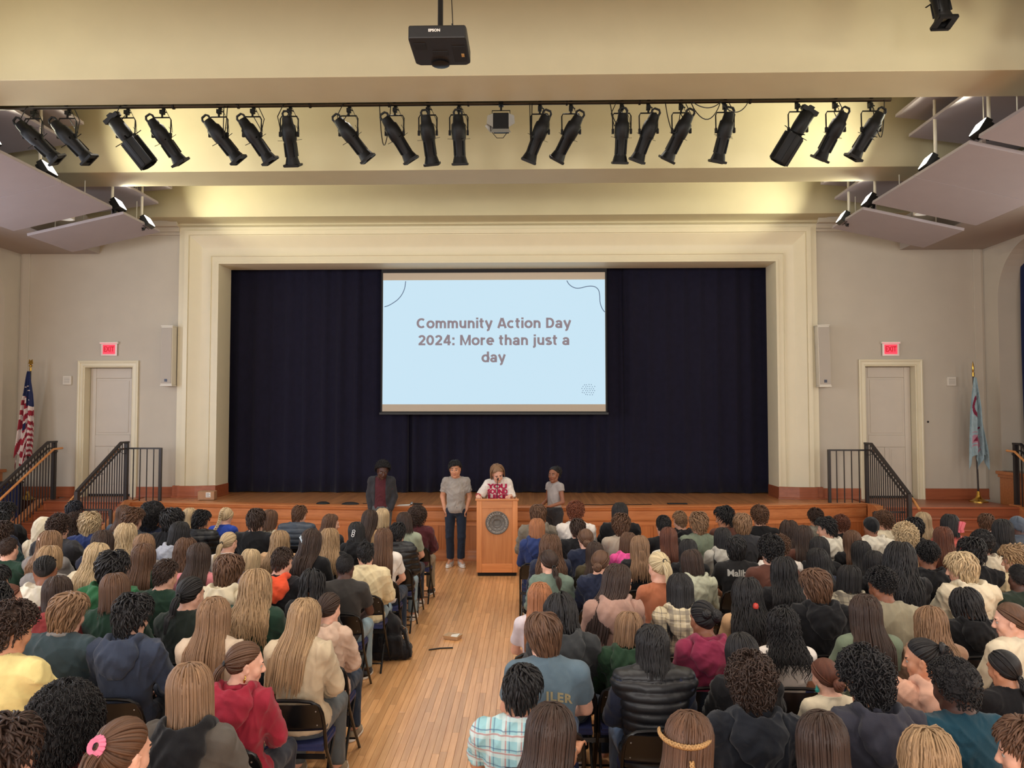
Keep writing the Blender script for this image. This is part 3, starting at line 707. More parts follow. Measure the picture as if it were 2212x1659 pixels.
p2 = empty('hanging_light_pipe', (5.6, 8.05, 7.47), 0, 'short pipe above the picture carrying two spotlights', 'pipe')
MB().tube([(-1.2, 0, .0), (1.6, 0, .0)], .03, 12).tube([(-.9, 0, 0), (-.9, 0, ZC - 7.47)], .012, 8).tube([(1.2, 0, 0), (1.2, 0, ZC - 7.47)], .012, 8).build('pipe', M_PIPE, p2)
# square wash light with glassy barn doors in the middle of the pipe
M_BARN = m_plain('barn_door', (150, 150, 145), 0.35, 0.3)
wl = empty('hanging_wash_light', (pipe_x(1082), PY, PZ - .27), 0, 'small square stage wash light with pale barn doors in mid pipe', 'stage light')
MB().box(-.10, .10, -.09, .09, -.10, .11).build('housing', M_SPOT, wl, smooth=False, bevel=.008)
MB().bar((-.10, -.02, -.09), (-.17, -.07, -.02), .10, .006, up=(0, 1, 0)).slab([(-.10, -.09, -.08), (-.18, -.12, -.04), (-.17, -.12, .06), (-.10, -.09, .10)], (0, .005, 0)).build('barn_door', M_BARN, wl, smooth=False)
MB().slab([(.10, -.09, -.08), (.18, -.12, -.04), (.17, -.12, .06), (.10, -.09, .10)], (0, .005, 0)).build('barn_door', M_BARN, wl, smooth=False)
MB().slab([(-.10, -.09, -.10), (.10, -.09, -.10), (.13, -.13, -.16), (-.13, -.13, -.16)], (0, .006, 0)).build('barn_door', M_BARN, wl, smooth=False)
MB().tube([(-.115, 0, 0), (-.115, 0, .17), (.115, 0, .17), (.115, 0, 0)], .007, 6).tube([(0, 0, .17), (0, 0, .3)], .014, 8).box(-.03, .03, -.04, .04, .23, .31).build('yoke', M_SPOT, wl)
MB().tube([(-.14, -.06, .1), (-.13, -.08, -.12), (-.05, -.09, -.22), (.03, -.09, -.22), (.1, -.08, -.12)], .005, 6).build('power_cord', M_BLACK, wl)

# ---------------------------------------------------------------- projector
M_PROJ = m_plain('projector_case', (30, 30, 31), 0.5, 0.1, var=0.1, scale=30)
M_LABELW = m_plain('label_white', (225, 222, 215), 0.6)
M_AMBER = m_plain('sticker_amber', (190, 150, 90), 0.6)
M_LED = m_emit('indicator', (170, 140, 255), 5.0)
pj = empty('mounted_projector', (0.0, 5.98, 5.50), 0, 'black projector hanging on a pole above the middle of the hall', 'projector')
mb = MB().prism([(-.218, -.23, .0), (.218, -.23, .0), (.225, -.19, -.0), (.225, .20, .0), (.19, .235, .0), (-.19, .235, .0), (-.225, .20, .0), (-.225, -.19, .0)], (0, 0, .105))
mb.build('case', M_PROJ, pj, smooth=False, bevel=.012)
MB().lathe([(.07, .0), (.075, -.012), (.05, -.02), (0, -.022)], 16, M=Matrix.Translation((-.02, .19, 0))).build('lens_ring', M_BLACK, pj)
MB().box(.10, .20, -.10, .16, -.004, .0).box(-.19, -.10, -.15, -.05, -.004, 0).box(-.06, .06, -.02, .05, -.004, 0).build('vent_cover', M_BLACKMATT, pj, smooth=False)
MB().box(.165, .188, .02, .07, -.007, -.003).build('sticker', M_AMBER, pj, smooth=False)
MB().box(.17, .176, .236, .239, .01, .016).box(.185, .191, .236, .239, .01, .016).box(.15, .156, .236, .239, .01, .016).build('indicator_light', M_LED, pj, smooth=False)
MB().box(-.09, .09, -.08, .1, .105, .125).build('mount_plate', M_BLACK, pj, smooth=False)
MB().tube([(.0, 0.0, .12), (.0, 0.0, ZC - 5.5)], .022, 12).build('pole', M_BLACK, pj)
MB().tube([(.0, 0.0, .17), (.0, 0.0, .205)], .0235, 12).build('pole_label', M_LABELW, pj)
MB().tube([(.1, .02, .11), (.10, 0, .2), (.085, 0, .5), (.08, 0, 1.4)], .004, 6).tube([(.17, .0, .11), (.12, 0, .19), (.09, 0, .23)], .005, 6).build('cable', M_BLACK, pj)
link('brand_lettering', text_mesh('EPSON', .030, .0012, .0005), pj, (-.02, -.2325, .06), (R(90), 0, 0)).data.materials.append(M_LABELW)

# ---------------------------------------------------------------- projection screen and slide
M_SCREENCLOTH = m_plain('screen_cloth', (198, 186, 168), 0.8)
M_SLIDE = m_emit('slide_light', (199, 228, 244), 0.98)
M_SLIDETXT = m_emit('slide_text', (158, 143, 150), 0.75)
M_SLIDELINE = m_emit('slide_line', (92, 112, 142), 0.75)
sc_x, sc_y = -0.055, 16.12
ps = empty('projection_screen', (sc_x, sc_y, 0), 0, 'white projection screen lowered before the navy stage curtain', 'screen')
z0, z1 = 2.70, 5.63; hw = 2.345
MB().box(-hw - .035, hw + .035, 0.004, .012, z0 - .02, z1 + .09).build('border', M_BLACKMATT, ps, smooth=False)
MB().box(-hw, hw, -.001, .006, z0, z1).build('cloth', M_SCREENCLOTH, ps, smooth=False)
MB().box(-hw - .06, hw + .06, -.02, .03, z0 - .07, z0 - .018).build('bottom_bar', M_BLACK, ps, smooth=False, bevel=.006)
sl0, sl1 = z0 + .15, z1 - .155
sl = MB().box(-hw + .003, hw - .003, -.003, -.0005, sl0, sl1).build('slide', M_SLIDE, ps, smooth=False)
# heavy grotesque drawn stroke by stroke (em units: cap .70, lower case .53, stem .15)
GW = .165
def arc(cx, cy_, rx, ry, a0, a1, n=18): return [(cx + rx * math.cos(R(a)), cy_ + ry * math.sin(R(a))) for a in np.linspace(a0, a1, n)]
XH, CH_ = .53, .70
def glyph(ch):
    st = lambda x, a, b: [(x, a), (x, b)]
    oo = arc(.295, .265, .215, .205, 0, 360, 40)
    G = {'o': ([oo], .59), 'c': ([arc(.285, .265, .21, .205, 48, 312, 30)], .55), 'e': ([arc(.285, .265, .205, .205, 0, 318, 32), [(.10, .262), (.565, .262)]], .575),
         'n': ([st(.115, 0, XH), arc(.285, .285, .17, .175, 170, 0) + [(.455, 0)]], .57), 'h': ([st(.115, 0, .72), arc(.285, .285, .17, .175, 170, 0) + [(.455, 0)]], .57),
         'm': ([st(.115, 0, XH), arc(.265, .295, .15, .165, 170, 0) + [(.415, 0)], arc(.565, .295, .15, .165, 170, 0) + [(.715, 0)]], .83), 'u': ([[(.115, XH)] + arc(.285, .245, .17, .175, 180, 350), st(.455, 0, XH)], .57),
         'r': ([st(.115, 0, XH), arc(.285, .285, .17, .165, 170, 62, 8)], .42), 'i': ([st(.115, 0, XH), st(.115, .595, .72)], .23), 'j': ([[(.13, XH), (.13, -.03), (.115, -.085), (.07, -.115), (.0, -.12)], st(.13, .595, .72)], .25),
         't': ([[(.15, .67), (.15, .16)] + arc(.26, .16, .11, .10, 180, 285, 8), [(.01, .475), (.33, .475)]], .37), 'y': ([[(.07, XH), (.30, .03)], [(.50, XH), (.27, -.09)] + arc(.17, -.05, .10, .09, -30, -100, 6)], .57),
         'a': ([arc(.255, .16, .165, .105, 0, 360, 30), [(.43, 0), (.43, .33)] + arc(.265, .335, .165, .135, 5, 165, 14)], .55), 's': ([arc(.25, .385, .165, .09, 25, 270, 16) + arc(.25, .15, .17, .09, 90, -155, 16)], .50),
         'd': ([oo, st(.47, 0, .72)], .59), 'C': ([arc(.36, .35, .27, .275, 48, 312, 34)], .69), 'A': ([[(.075, 0), (.32, .69)], [(.605, 0), (.36, .69)], [(.17, .19), (.51, .19)]], .68),
         'D': ([st(.115, 0, .70), [(.10, .63), (.29, .63)] + arc(.29, .35, .245, .28, 90, -90, 20) + [(.10, .07)]], .65), 'M': ([st(.11, 0, .70), st(.72, 0, .70), [(.12, .68), (.415, .06), (.71, .68)]], .83),
         '2': ([arc(.29, .475, .185, .155, 165, -20, 18) + [(.36, .30), (.13, .085)], [(.05, .068), (.545, .068)]], .58), '0': ([arc(.29, .35, .20, .28, 0, 360, 40)], .58),
         '4': ([[(.40, .70), (.105, .22)], [(.04, .195), (.575, .195)], st(.42, 0, .70)], .60), ':': ([st(.13, .0, .15), st(.13, .38, .53)], .26), ' ': ([], .27)}
    return G[ch]
def stroke(mb, pts, w, x0, sx, sz):
    P = [Vector(p) for p in pts]; n = len(P); closed = n > 20 and (P[0] - P[-1]).length < 1e-4; L = []
    for i in range(n):
        a = P[i - 1] if i > 0 else (P[-2] if closed else P[i]); b = P[i + 1] if i < n - 1 else (P[1] if closed else P[i]); p = P[i]
        d1 = (p - a).normalized() if (p - a).length > 1e-6 else None; d2 = (b - p).normalized() if (b - p).length > 1e-6 else None
        d1 = d1 or d2; d2 = d2 or d1; n1 = Vector((-d1.y, d1.x)); n2 = Vector((-d2.y, d2.x)); m = (n1 + n2).normalized(); k = min(1 / max(.25, m.dot(n1)), 1.6)
        ww = w * (.80 + .20 * abs((d1 + d2).normalized().y)); L.append((p + m * ww / 2 * k, p - m * ww / 2 * k))
    vs = [((x0 + q.x) * sx, q.y * sz, 0) for pr_ in L for q in pr_]; mb.add(vs, [(2 * i, 2 * i + 1, 2 * i + 3, 2 * i + 2) for i in range(n - 1)])
def slide_text(s, x, z, em, w):
    tot = sum(glyph(c)[1] for c in s) + .03 * (len(s) - 1); k = w / tot; px = -tot / 2
    for c in s:
        st, adv = glyph(c)
        if st:
            mb = MB()
            for p in st: stroke(mb, p, GW, px, k, em)
            o = mb.build('slide_letter', M_SLIDETXT, sl, smooth=False); o.location = (x, -.0045, z - .35 * em); o.rotation_euler = (R(90), 0, 0)
        px += adv + .03
zt = lambda y: 2.62 + (897 - y) * sc_y / 1661.0
slide_text('Community Action Day', 0.0, zt(697), .312, 3.26)
slide_text('2024: More than just a', 0.0, zt(734), .312, 3.20)
slide_text('day', 0.0, zt(771), .312, .51)
def sx(px): return .71 + (px - 1145) * sc_y / 1661.0 - sc_x
def smooth_line(pp, n=6):
    P = [np.array(p, float) for p in pp]; P = [2 * P[0] - P[1]] + P + [2 * P[-1] - P[-2]]; out = []
    for i in range(1, len(P) - 2):
        for t in np.linspace(0, 1, n, endpoint=False):
            a, b, c, d = P[i - 1:i + 3]; out.append(tuple(.5 * (2 * b + (c - a) * t + (2 * a - 5 * b + 4 * c - d) * t ** 2 + (3 * b - a - 3 * c + d) * t ** 3)))
    return out + [tuple(P[-2])]
def curve_line(pp):
    pp = smooth_line(pp); MB().tube([(sx(a), -.004, zt(b)) for a, b in pp], .0085, 6).build('slide_line', M_SLIDELINE, sl)
curve_line([(874, 605), (872, 620), (866, 634), (857, 645), (846, 653), (837, 658), (828, 661)])
curve_line([(1225, 605), (1229, 612), (1236, 618), (1245, 621.5), (1256, 621), (1268, 618), (1280, 617.5), (1288, 620), (1294, 627), (1296, 638), (1296.5, 650), (1299, 661), (1303, 669), (1307, 674)])
rd = random.Random(2)
for rr in range(6):
    for cc in range(6):
        if (rr, cc) in ((0, 0), (5, 0), (0, 5), (5, 5)): continue
        px, py = 1257 + cc * 5 + (rr % 2) * 2.4 + rd.uniform(-.7, .7), 831 + rr * 4.3 + rd.uniform(-.6, .6)
        a = rd.uniform(-.5, .5); x, z = sx(px), zt(py)
        MB().tube([(x - .008 * math.cos(a), -.004, z - .008 * math.sin(a)), (x + .008 * math.cos(a), -.004, z + .008 * math.sin(a))], .0075, 6).build('slide_dot', M_SLIDELINE, sl)

# ---------------------------------------------------------------- lectern
M_LECT = m_wood('lectern_oak', (196, 122, 70), (222, 152, 96), 'Z', 26, 0.35)
M_LECTX = m_wood('lectern_oak_cross', (196, 122, 70), (222, 152, 96), 'X', 26, 0.35)
M_PEWTER = m_plain('pewter', (112, 108, 104), 0.5, 0.6, var=.12, scale=60)
M_PEWTERD = m_plain('pewter_dark', (52, 49, 48), 0.6, 0.4)
M_PEWTERL = m_plain('pewter_light', (172, 168, 162), 0.4, 0.6)
LX, LY = 0.17, 12.62
lc = empty('lectern', (LX, LY, 0), R(2.0), 'oak lectern with a round pewter seal at the head of the aisle', 'lectern')
for nm, a in (('stile', (-.335, -.25)), ('stile', (.25, .335))):
    MB().box(a[0], a[1], 0, .03, .06, 1.225).build(nm, M_LECT, lc, smooth=False, bevel=.005)
MB().box(-.25, .25, 0.001, .029, 1.10, 1.225).build('rail', M_LECTX, lc, smooth=False, bevel=.005)
MB().box(-.25, .25, 0.001, .029, .06, .20).build('rail', M_LECTX, lc, smooth=False, bevel=.005)
MB().box(-.25, .25, .012, .03, .19, 1.11).build('front_panel', M_LECT, lc, smooth=False)
for sx_ in (-1, 1): MB().box(*sorted((sx_ * .335, sx_ * .31)), .03, .52, .06, 1.225).build('side_panel', M_LECT, lc, smooth=False, bevel=.004)
MB().box(-.315, .315, .05, .50, .0, .06).build('plinth', M_BLACKMATT, lc, smooth=False)
MB().slab([(-.355, -.02, 1.225), (.355, -.02, 1.225), (.355, .53, 1.155), (-.355, .53, 1.155)], (0, 0, .035)).build('top', M_LECTX, lc, smooth=False, bevel=.008)
MB().box(-.31, .31, .08, .5, .62, .64).build('shelf', M_LECTX, lc, smooth=False)
sm = Matrix.Translation((0, .012, .865)) @ Matrix.Rotation(R(90), 4, 'X')
seal = MB().lathe([(.185, 0), (.19, .012), (.18, .016), (.172, .012), (.135, .012), (.13, .016), (.122, .012), (.078, .012), (.073, .017), (.065, .013), (0, .013)], 40, M=sm).build('seal', M_PEWTER, lc)
MB().box(-.043, .043, -.004, -.0015, .826, .90).build('seal_shield', M_PEWTERD, seal, smooth=False)
mb = MB()
for k in range(7): mb.box(-.036 + k * .012 - .002, -.036 + k * .012 + .002, -.006, -.0035, .83, .896)
mb.build('seal_bars', M_PEWTERL, seal, smooth=False)
def ring_text(s, rad, a0, a1, size, flip=False):
    n = len(s)
    for i, ch in enumerate(s):
        if ch == ' ': continue
        a = R(a0 + (a1 - a0) * i / (n - 1)); me = text_mesh(ch, size, .0012, .0012); me.materials.append(M_PEWTERL)
        rot = (-a if not flip else -a + PI)
        me.transform(Matrix.Rotation(rot, 4, 'Z')); me.transform(Matrix.Translation((rad * math.sin(a), rad * math.cos(a), 0)))
        link('seal_letter', me, seal, (0, -.0045, .865), (R(90), 0, 0))
ring_text('UNIVERSITY SCHOOL', .153, -105, 105, .038)
ring_text('OF NASHVILLE', .153, 235, 125, .038, True)
ring_text('1915', .099, -24, 24, .026) if False else None
mb = MB()
for k in range(10):
    a = k * PI / 5; mb.tube([(.098 * math.cos(a) - .012 * math.sin(a), -.004, .865 + .098 * math.sin(a) + .012 * math.cos(a)), (.105 * math.cos(a) + .0 * math.sin(a), -.004, .865 + .105 * math.sin(a)), (.098 * math.cos(a) + .012 * math.sin(a), -.004, .865 + .098 * math.sin(a) - .012 * math.cos(a))], .003, 5)
mb.build('seal_leaves', M_PEWTERL, seal)
MB().tube([(.0, .12, 1.245), (.0, .13, 1.40), (.005, .17, 1.50), (.01, .24, 1.545)], .006, 8).tube([(.01, .24, 1.545), (.014, .29, 1.562)], .014, 10).build('gooseneck_microphone', M_BLACK, lc)

# ---------------------------------------------------------------- exit signs, speakers, thermostats
M_EXIT = m_emit('exit_panel', (255, 58, 78), 1.5)
M_EXITL = m_emit('exit_letters', (200, 8, 32), 0.9)
M_ACRYL = m_plain('acrylic', (225, 205, 200), 0.2); 
def exit_sign(x, z, label):
    r = empty('exit_sign', (x, WY - .035, z), 0, label, 'exit sign', 'lit red exit signs')
    MB().box(-.19, .19, -.03, .035, .09, .135).build('housing', M_WHITEMETAL, r, smooth=False, bevel=.006)
    MB().box(-.165, .165, -.008, .004, -.15, .09).build('clear_panel', M_ACRYL, r, smooth=False)
    MB().box(-.125, .125, -.013, -.009, -.115, .075).build('red_panel', M_EXIT, r, smooth=False)
    MB().box(-.17, .17, -.035, -.03, .095, .11).build('glow_edge', m_emit('exit_edge', (255, 150, 160), 1.0), r, smooth=False)
    me = text_mesh('EXIT', .15, .004, .001); me.materials.append(M_EXITL); xs = [v.co.x for v in me.vertices]
    me.transform(Matrix.Diagonal((.215 / (max(xs) - min(xs)), 1, 1, 1)))
    link('exit_lettering', me, r, (0, -.0145, -.02), (R(90), 0, 0))
exit_sign(-7.86, 3.98, 'red lit exit sign over the door by the star spangled flag')
exit_sign(7.88, 3.95, 'red lit exit sign over the scuffed door by the blue flag')
M_GRILLE = m_plain('speaker_grille', (172, 164, 154), 0.7, var=.06, scale=300)
M_SPKR = m_plain('speaker_shell', (214, 208, 196), 0.5)
M_BADGE = m_plain('badge', (38, 44, 70), 0.4)
def col_speaker(x, z0, z1, tilt, label):
    r = empty('wall_speaker', (x, WY - .06, z0), 0, label, 'speaker', 'slim column speakers on the frame')
    h = z1 - z0; r.rotation_euler = (0, tilt, 0)
    MB().box(-.115, .115, -.20, .0, 0, h).build('cabinet', M_SPKR, r, smooth=False, bevel=.01)
    MB().box(-.105, .105, -.213, -.199, .025, h - .025).build('grille', M_GRILLE, r, smooth=False, bevel=.006)
    MB().box(-.12, .12, -.205, .0, h, h + .02).box(-.12, .12, -.205, 0, -.025, 0).build('end_cap', M_SPKR, r, smooth=False)
    MB().box(-.028, .028, -.218, -.212, .06, .115).build('badge', M_BADGE, r, smooth=False)
    MB().box(-.03, .03, -.222, -.217, .085, .09).box(-.0, .006, -.222, -.217, .07, .105).build('badge_mark', M_LABELW, r, smooth=False) if False else None
    MB().box(-.03, .03, 0, .065, .2, .3).box(-.03, .03, 0, .065, h - .3, h - .2).build('wall_bracket', M_SPKR, r, smooth=False)
col_speaker(-6.57, 3.23, 4.40, 0, 'slim grey column speaker on the star flag side of the stage frame')
col_speaker(6.50, 3.20, 4.38, -.018, 'slim grey column speaker on the blue flag side of the stage frame')
def wall_box(x, z, label):
    r = empty('wall_chime_box', (x, WY - .0, z), 0, label, 'wall box', 'small square boxes on the walls')
    MB().box(-.085, .085, -.055, 0, -.09, .09).build('cover', M_SPKR, r, smooth=False, bevel=.008)
    mb = MB()
    for k in range(6): mb.box(-.06, .06, -.058, -.054, -.055 + k * .02, -.047 + k * .02)
    mb.build('louvre', M_GRILLE, r, smooth=False)
wall_box(-8.71, 3.33, 'small square box on the wall between star flag and door')
wall_box(9.06, 3.29, 'small square box on the wall between scuffed door and blue flag')
ph = MB().lathe([(0, .012), (.018, .01), (.022, 0), (.022, -.004)], 12, M=Matrix.Translation((8.60, WY - .002, 2.49)) @ Matrix.Rotation(R(90), 4, 'X')).build('wall_hook', M_BLACK); put(ph, 'small dark round knob on the wall beside the scuffed door', 'knob')

# ---------------------------------------------------------------- flags
M_FRED = m_fabric('flag_red', (150, 40, 58), .8); M_FWHITE = m_fabric('flag_white', (214, 200, 196), .8); M_FNAVY = m_fabric('flag_navy', (34, 44, 84), .8)
M_FBLUE = m_fabric('flag_pale_blue', (150, 172, 180), .8); M_FMAROON = m_fabric('flag_maroon', (122, 34, 62), .8); M_FROSE = m_fabric('flag_rose', (176, 128, 146), .8)
M_POLE = m_plain('flag_pole', (40, 28, 24), .35)
def hung_flag(parent, ztop, zbot, wtop, wbot, skew, colour, mats, folds, seed):
    rs = np.random.RandomState(seed); nu, nv = 72, 90; u = np.linspace(0, 1, nu); v = np.linspace(0, 1, nv); U, V = np.meshgrid(u, v)
    wid = wtop + (wbot - wtop) * V ** .75
    ph = folds * 2 * PI * (U + .25 * V * U)
    X = skew * V + (U - .5) * wid * (1 + .05 * np.sin(4 * V)) ; Y = (-.05 + .055 * np.sin(ph + .6) * np.clip(V * 3, .15, 1) + .03 * np.sin(2.3 * ph + 2 * V) * V) - .02
    ragged = .10 * np.sin(ph * .5 + 1) + .12 * (np.abs(U - .45) * 2)
    Z = ztop + (zbot - ztop) * V * (1 - .28 * np.abs(np.sin(U * PI * 2.1)) * V * .6) + 0 * ragged
    P = np.stack([X, Y, Z], -1).reshape(-1, 3); idx = np.arange(nu * nv).reshape(nv, nu)
    q = np.stack([idx[:-1, :-1], idx[1:, :-1], idx[1:, 1:], idx[:-1, 1:]], -1).reshape(-1, 4)
    uc = (U[:-1, :-1] + U[1:, 1:]).ravel() / 2; vc = (V[:-1, :-1] + V[1:, 1:]).ravel() / 2
    o = link('flag_cloth', mesh_np('flag_cloth', P, q, mats, midx=colour(uc, vc)), parent)
    so = o.modifiers.new('cloth', 'SOLIDIFY'); so.thickness = .004
    return o
def us(u, v):
    m = np.zeros(len(u), int)
    f = v + .10 * np.abs(u - .5) + np.where(v > .55, (u - .5) * 1.1 * (v - .55) * 2, 0)
    st = np.floor((f - .27) / .058).astype(int); m = np.where(st % 2 == 0, 1, 0)
    canton = (v < .26 + .10 * (u > .55)) | ((np.abs(u - .45) < .10) & (np.abs(v - .56) < .035)); m = np.where(canton, 2, m)
    for (a, b) in ((.18, .215), (.62, .2), (.72, .235), (.66, .27), (.8, .3), (.4, .19), (.84, .2), (.7, .325), (.3, .16), (.6, .15)):
        m = np.where((np.abs(u - a) < .045) & (np.abs(v - b) < .007), 1, m)
    return m
f1 = empty('flag_stand', (-9.16, 14.95, ZS), 0, 'furled star spangled flag on a pole with eagle finial by the wall', 'flag', 'flags beside the stage')
MB().tube([(0, 0, .05), (0, 0, 2.55)], .014, 10).build('pole', M_POLE, f1)
MB().tube([(0, 0, 2.53), (0, 0, 2.60)], .02, 10).lathe([(0, 2.60), (.03, 2.615), (.035, 2.64), (.012, 2.66), (0, 2.665)], 12).prism([(-.045, -.008, 2.67), (0, -.008, 2.66), (.045, -.008, 2.67), (.03, -.008, 2.76), (.0, -.008, 2.73), (-.03, -.008, 2.76)], (0, .016, 0)).build('eagle_finial', M_BRASS, f1)
MB().lathe([(.17, 0), (.17, .02), (.1, .045), (.04, .09), (.025, .16), (.02, .17)], 24).build('base', M_BRASS, f1)
hung_flag(f1, 2.52, .55, .05, .42, -.06, us, [M_FRED, M_FWHITE, M_FNAVY], 3, 2)
def pale(u, v):
    m = np.zeros(len(u), int)
    d = np.hypot((u - .45) * 1.0, (v - .33) * 2.2); m = np.where((d > .22) & (d < .32) & (u < .5), 1, m)
    m = np.where((np.abs(u - .85) < .06) & (np.abs(v - .42) < .09), 1, m)
    m = np.where((np.abs(v - .57 - (u - .5) * .12) < .012) & (u > .3) & (u < .62), 1, m)
    bx = (np.abs(u - .36) < .22) & (np.abs(v - .75) < .10); m = np.where(bx, 2, m)
    m = np.where(bx & ((np.abs(np.abs(v - .75) - .07) < .014)), 0, m)
    m = np.where((np.abs(u - .30) < .11 * (v - .68) / .1) & (v > .69) & (v < .79), 1, m)
    return m
f2 = empty('flag_stand', (9.28, 14.98, ZS), 0, 'furled light blue flag with maroon emblem on a brass based pole', 'flag', 'flags beside the stage')
MB().tube([(0, 0, .1), (-.045, 0, 2.42)], .016, 10).build('pole', M_POLE, f2)
MB().tube([(-.045, 0, 2.40), (-.046, 0, 2.48)], .021, 10).lathe([(.008, 2.48), (.017, 2.50), (.02, 2.58), (.012, 2.64), (0, 2.70)], 12, M=Matrix.Translation((-.046, 0, 0))).build('spear_finial', M_BRASS, f2)
MB().lathe([(.165, 0), (.165, .02), (.12, .035), (.06, .075), (.034, .13), (.028, .20), (.024, .205)], 28).build('base', M_BRASS, f2)
hung_flag(f2, 2.38, .60, .04, .36, .05, pale, [M_FBLUE, M_FMAROON, M_FROSE], 2, 7).location = (-.045, 0, 0)

# ---------------------------------------------------------------- small things on the stage and floor
M_CARD = m_plain('cardboard', (168, 128, 96), .8, var=.06, scale=15)
bx_ = empty('cardboard_box', (-5.62, 15.02, ZS + .006), R(6), 'small brown carton with a white label on the stage', 'box')
MB().box(-.155, .155, -.10, .10, 0, .165).build('carton', M_CARD, bx_, smooth=False, bevel=.003)
MB().box(-.155, .155, -.01, .01, .1652, .167).build('tape', m_plain('tape', (190, 160, 120), .3), bx_, smooth=False)
MB().box(.0, .09, -.1035, -.1005, .05, .145).build('shipping_label', M_LABELW, bx_, smooth=False)
mb = MB()
for k in range(4): mb.box(.01, .08 - .02 * (k % 2), -.105, -.1036, .065 + k * .019, .071 + k * .019)
mb.build('label_print', M_BLACKMATT, bx_, smooth=False)
zs = ZS + .008
def stage_bag(x, y, w, lab):
    mb = MB().lathe([(0, .045), (.5, .038), (.85, .02), (1.0, 0)], 20, M=Matrix.Translation((x, y, zs)) @ Matrix.Diagonal((w, .10, 1, 1)))
    put(mb.build('cable_pouch', M_BLACKMATT), lab, 'pouch')
stage_bag(-2.62, 14.25, .17, 'flat black pouch on the stage lip beside a microphone cable')
stage_bag(-3.15, 14.32, .13, 'smaller flat black pouch on the stage, farther from the speakers')
ml = MB().tube([(-2.4, 14.3, zs + .006), (-2.2, 14.33, zs + .006), (-2.0, 14.27, zs + .006), (-1.85, 14.2, zs + .006)], .006, 6).build('microphone_cable', M_BLACK); put(ml, 'thin black cable behind the speaker in the dark jacket', 'cable')
mc = empty('handheld_microphone', (-1.45, 14.14, zs + .02), R(20), 'handheld microphone with silver head lying on the stage', 'microphone')
MB().tube([(.02, 0, 0), (.19, .01, -.004)], [.018, .012], 10).build('handle', M_BLACK, mc)
MB().lathe([(0, -.03), (.02, -.026), (.03, -.008), (.03, .008), (.022, .02), (0, .024)], 14, M=Matrix.Translation((-.01, 0, .01)) @ Matrix.Rotation(R(90), 4, 'Y')).build('grille', M_STEEL, mc)
mc2 = empty('handheld_microphone', (1.42, 14.12, zs + .02), R(-8), 'black handheld microphone on the stage behind the grey tee speaker', 'microphone')
MB().tube([(.0, 0, 0), (.2, .0, -.002)], [.018, .013], 10).build('handle', M_BLACK, mc2)
MB().lathe([(0, -.03), (.02, -.026), (.028, -.008), (.028, .008), (.02, .02), (0, .024)], 14, M=Matrix.Translation((.21, 0, .008)) @ Matrix.Rotation(R(90), 4, 'Y')).build('grille', M_BLACKMATT, mc2)
pp = MB().slab([(-1.72, 14.02, zs), (-1.50, 14.04, zs), (-1.47, 14.19, zs + .012), (-1.70, 14.18, zs)], (0, 0, .003)).build('paper_sheet', M_LABELW, smooth=False); put(pp, 'white paper sheet on the stage edge beside the microphone', 'paper')
cb = MB().tube([(1.6, 14.18, zs + .006), (1.75, 14.25, zs + .006), (2.0, 14.2, zs + .006), (2.25, 14.3, zs + .006), (2.6, 14.26, zs + .006), (2.95, 14.32, zs + .006)], .007, 6).build('microphone_cable', M_BLACK); put(cb, 'black cable along the stage above the first row', 'cable')
sb = MB().box(3.25, 3.62, 14.36, 14.44, zs, zs + .02).build('cable_ramp', M_BLACK, smooth=False, bevel=.006); put(sb, 'short flat black strip lying on the stage', 'strip')
# things in the aisle: black backpack, paper food tray, strap end
M_BAG = m_fabric('backpack_nylon', (22, 22, 26), .7, .15, 300, .3)
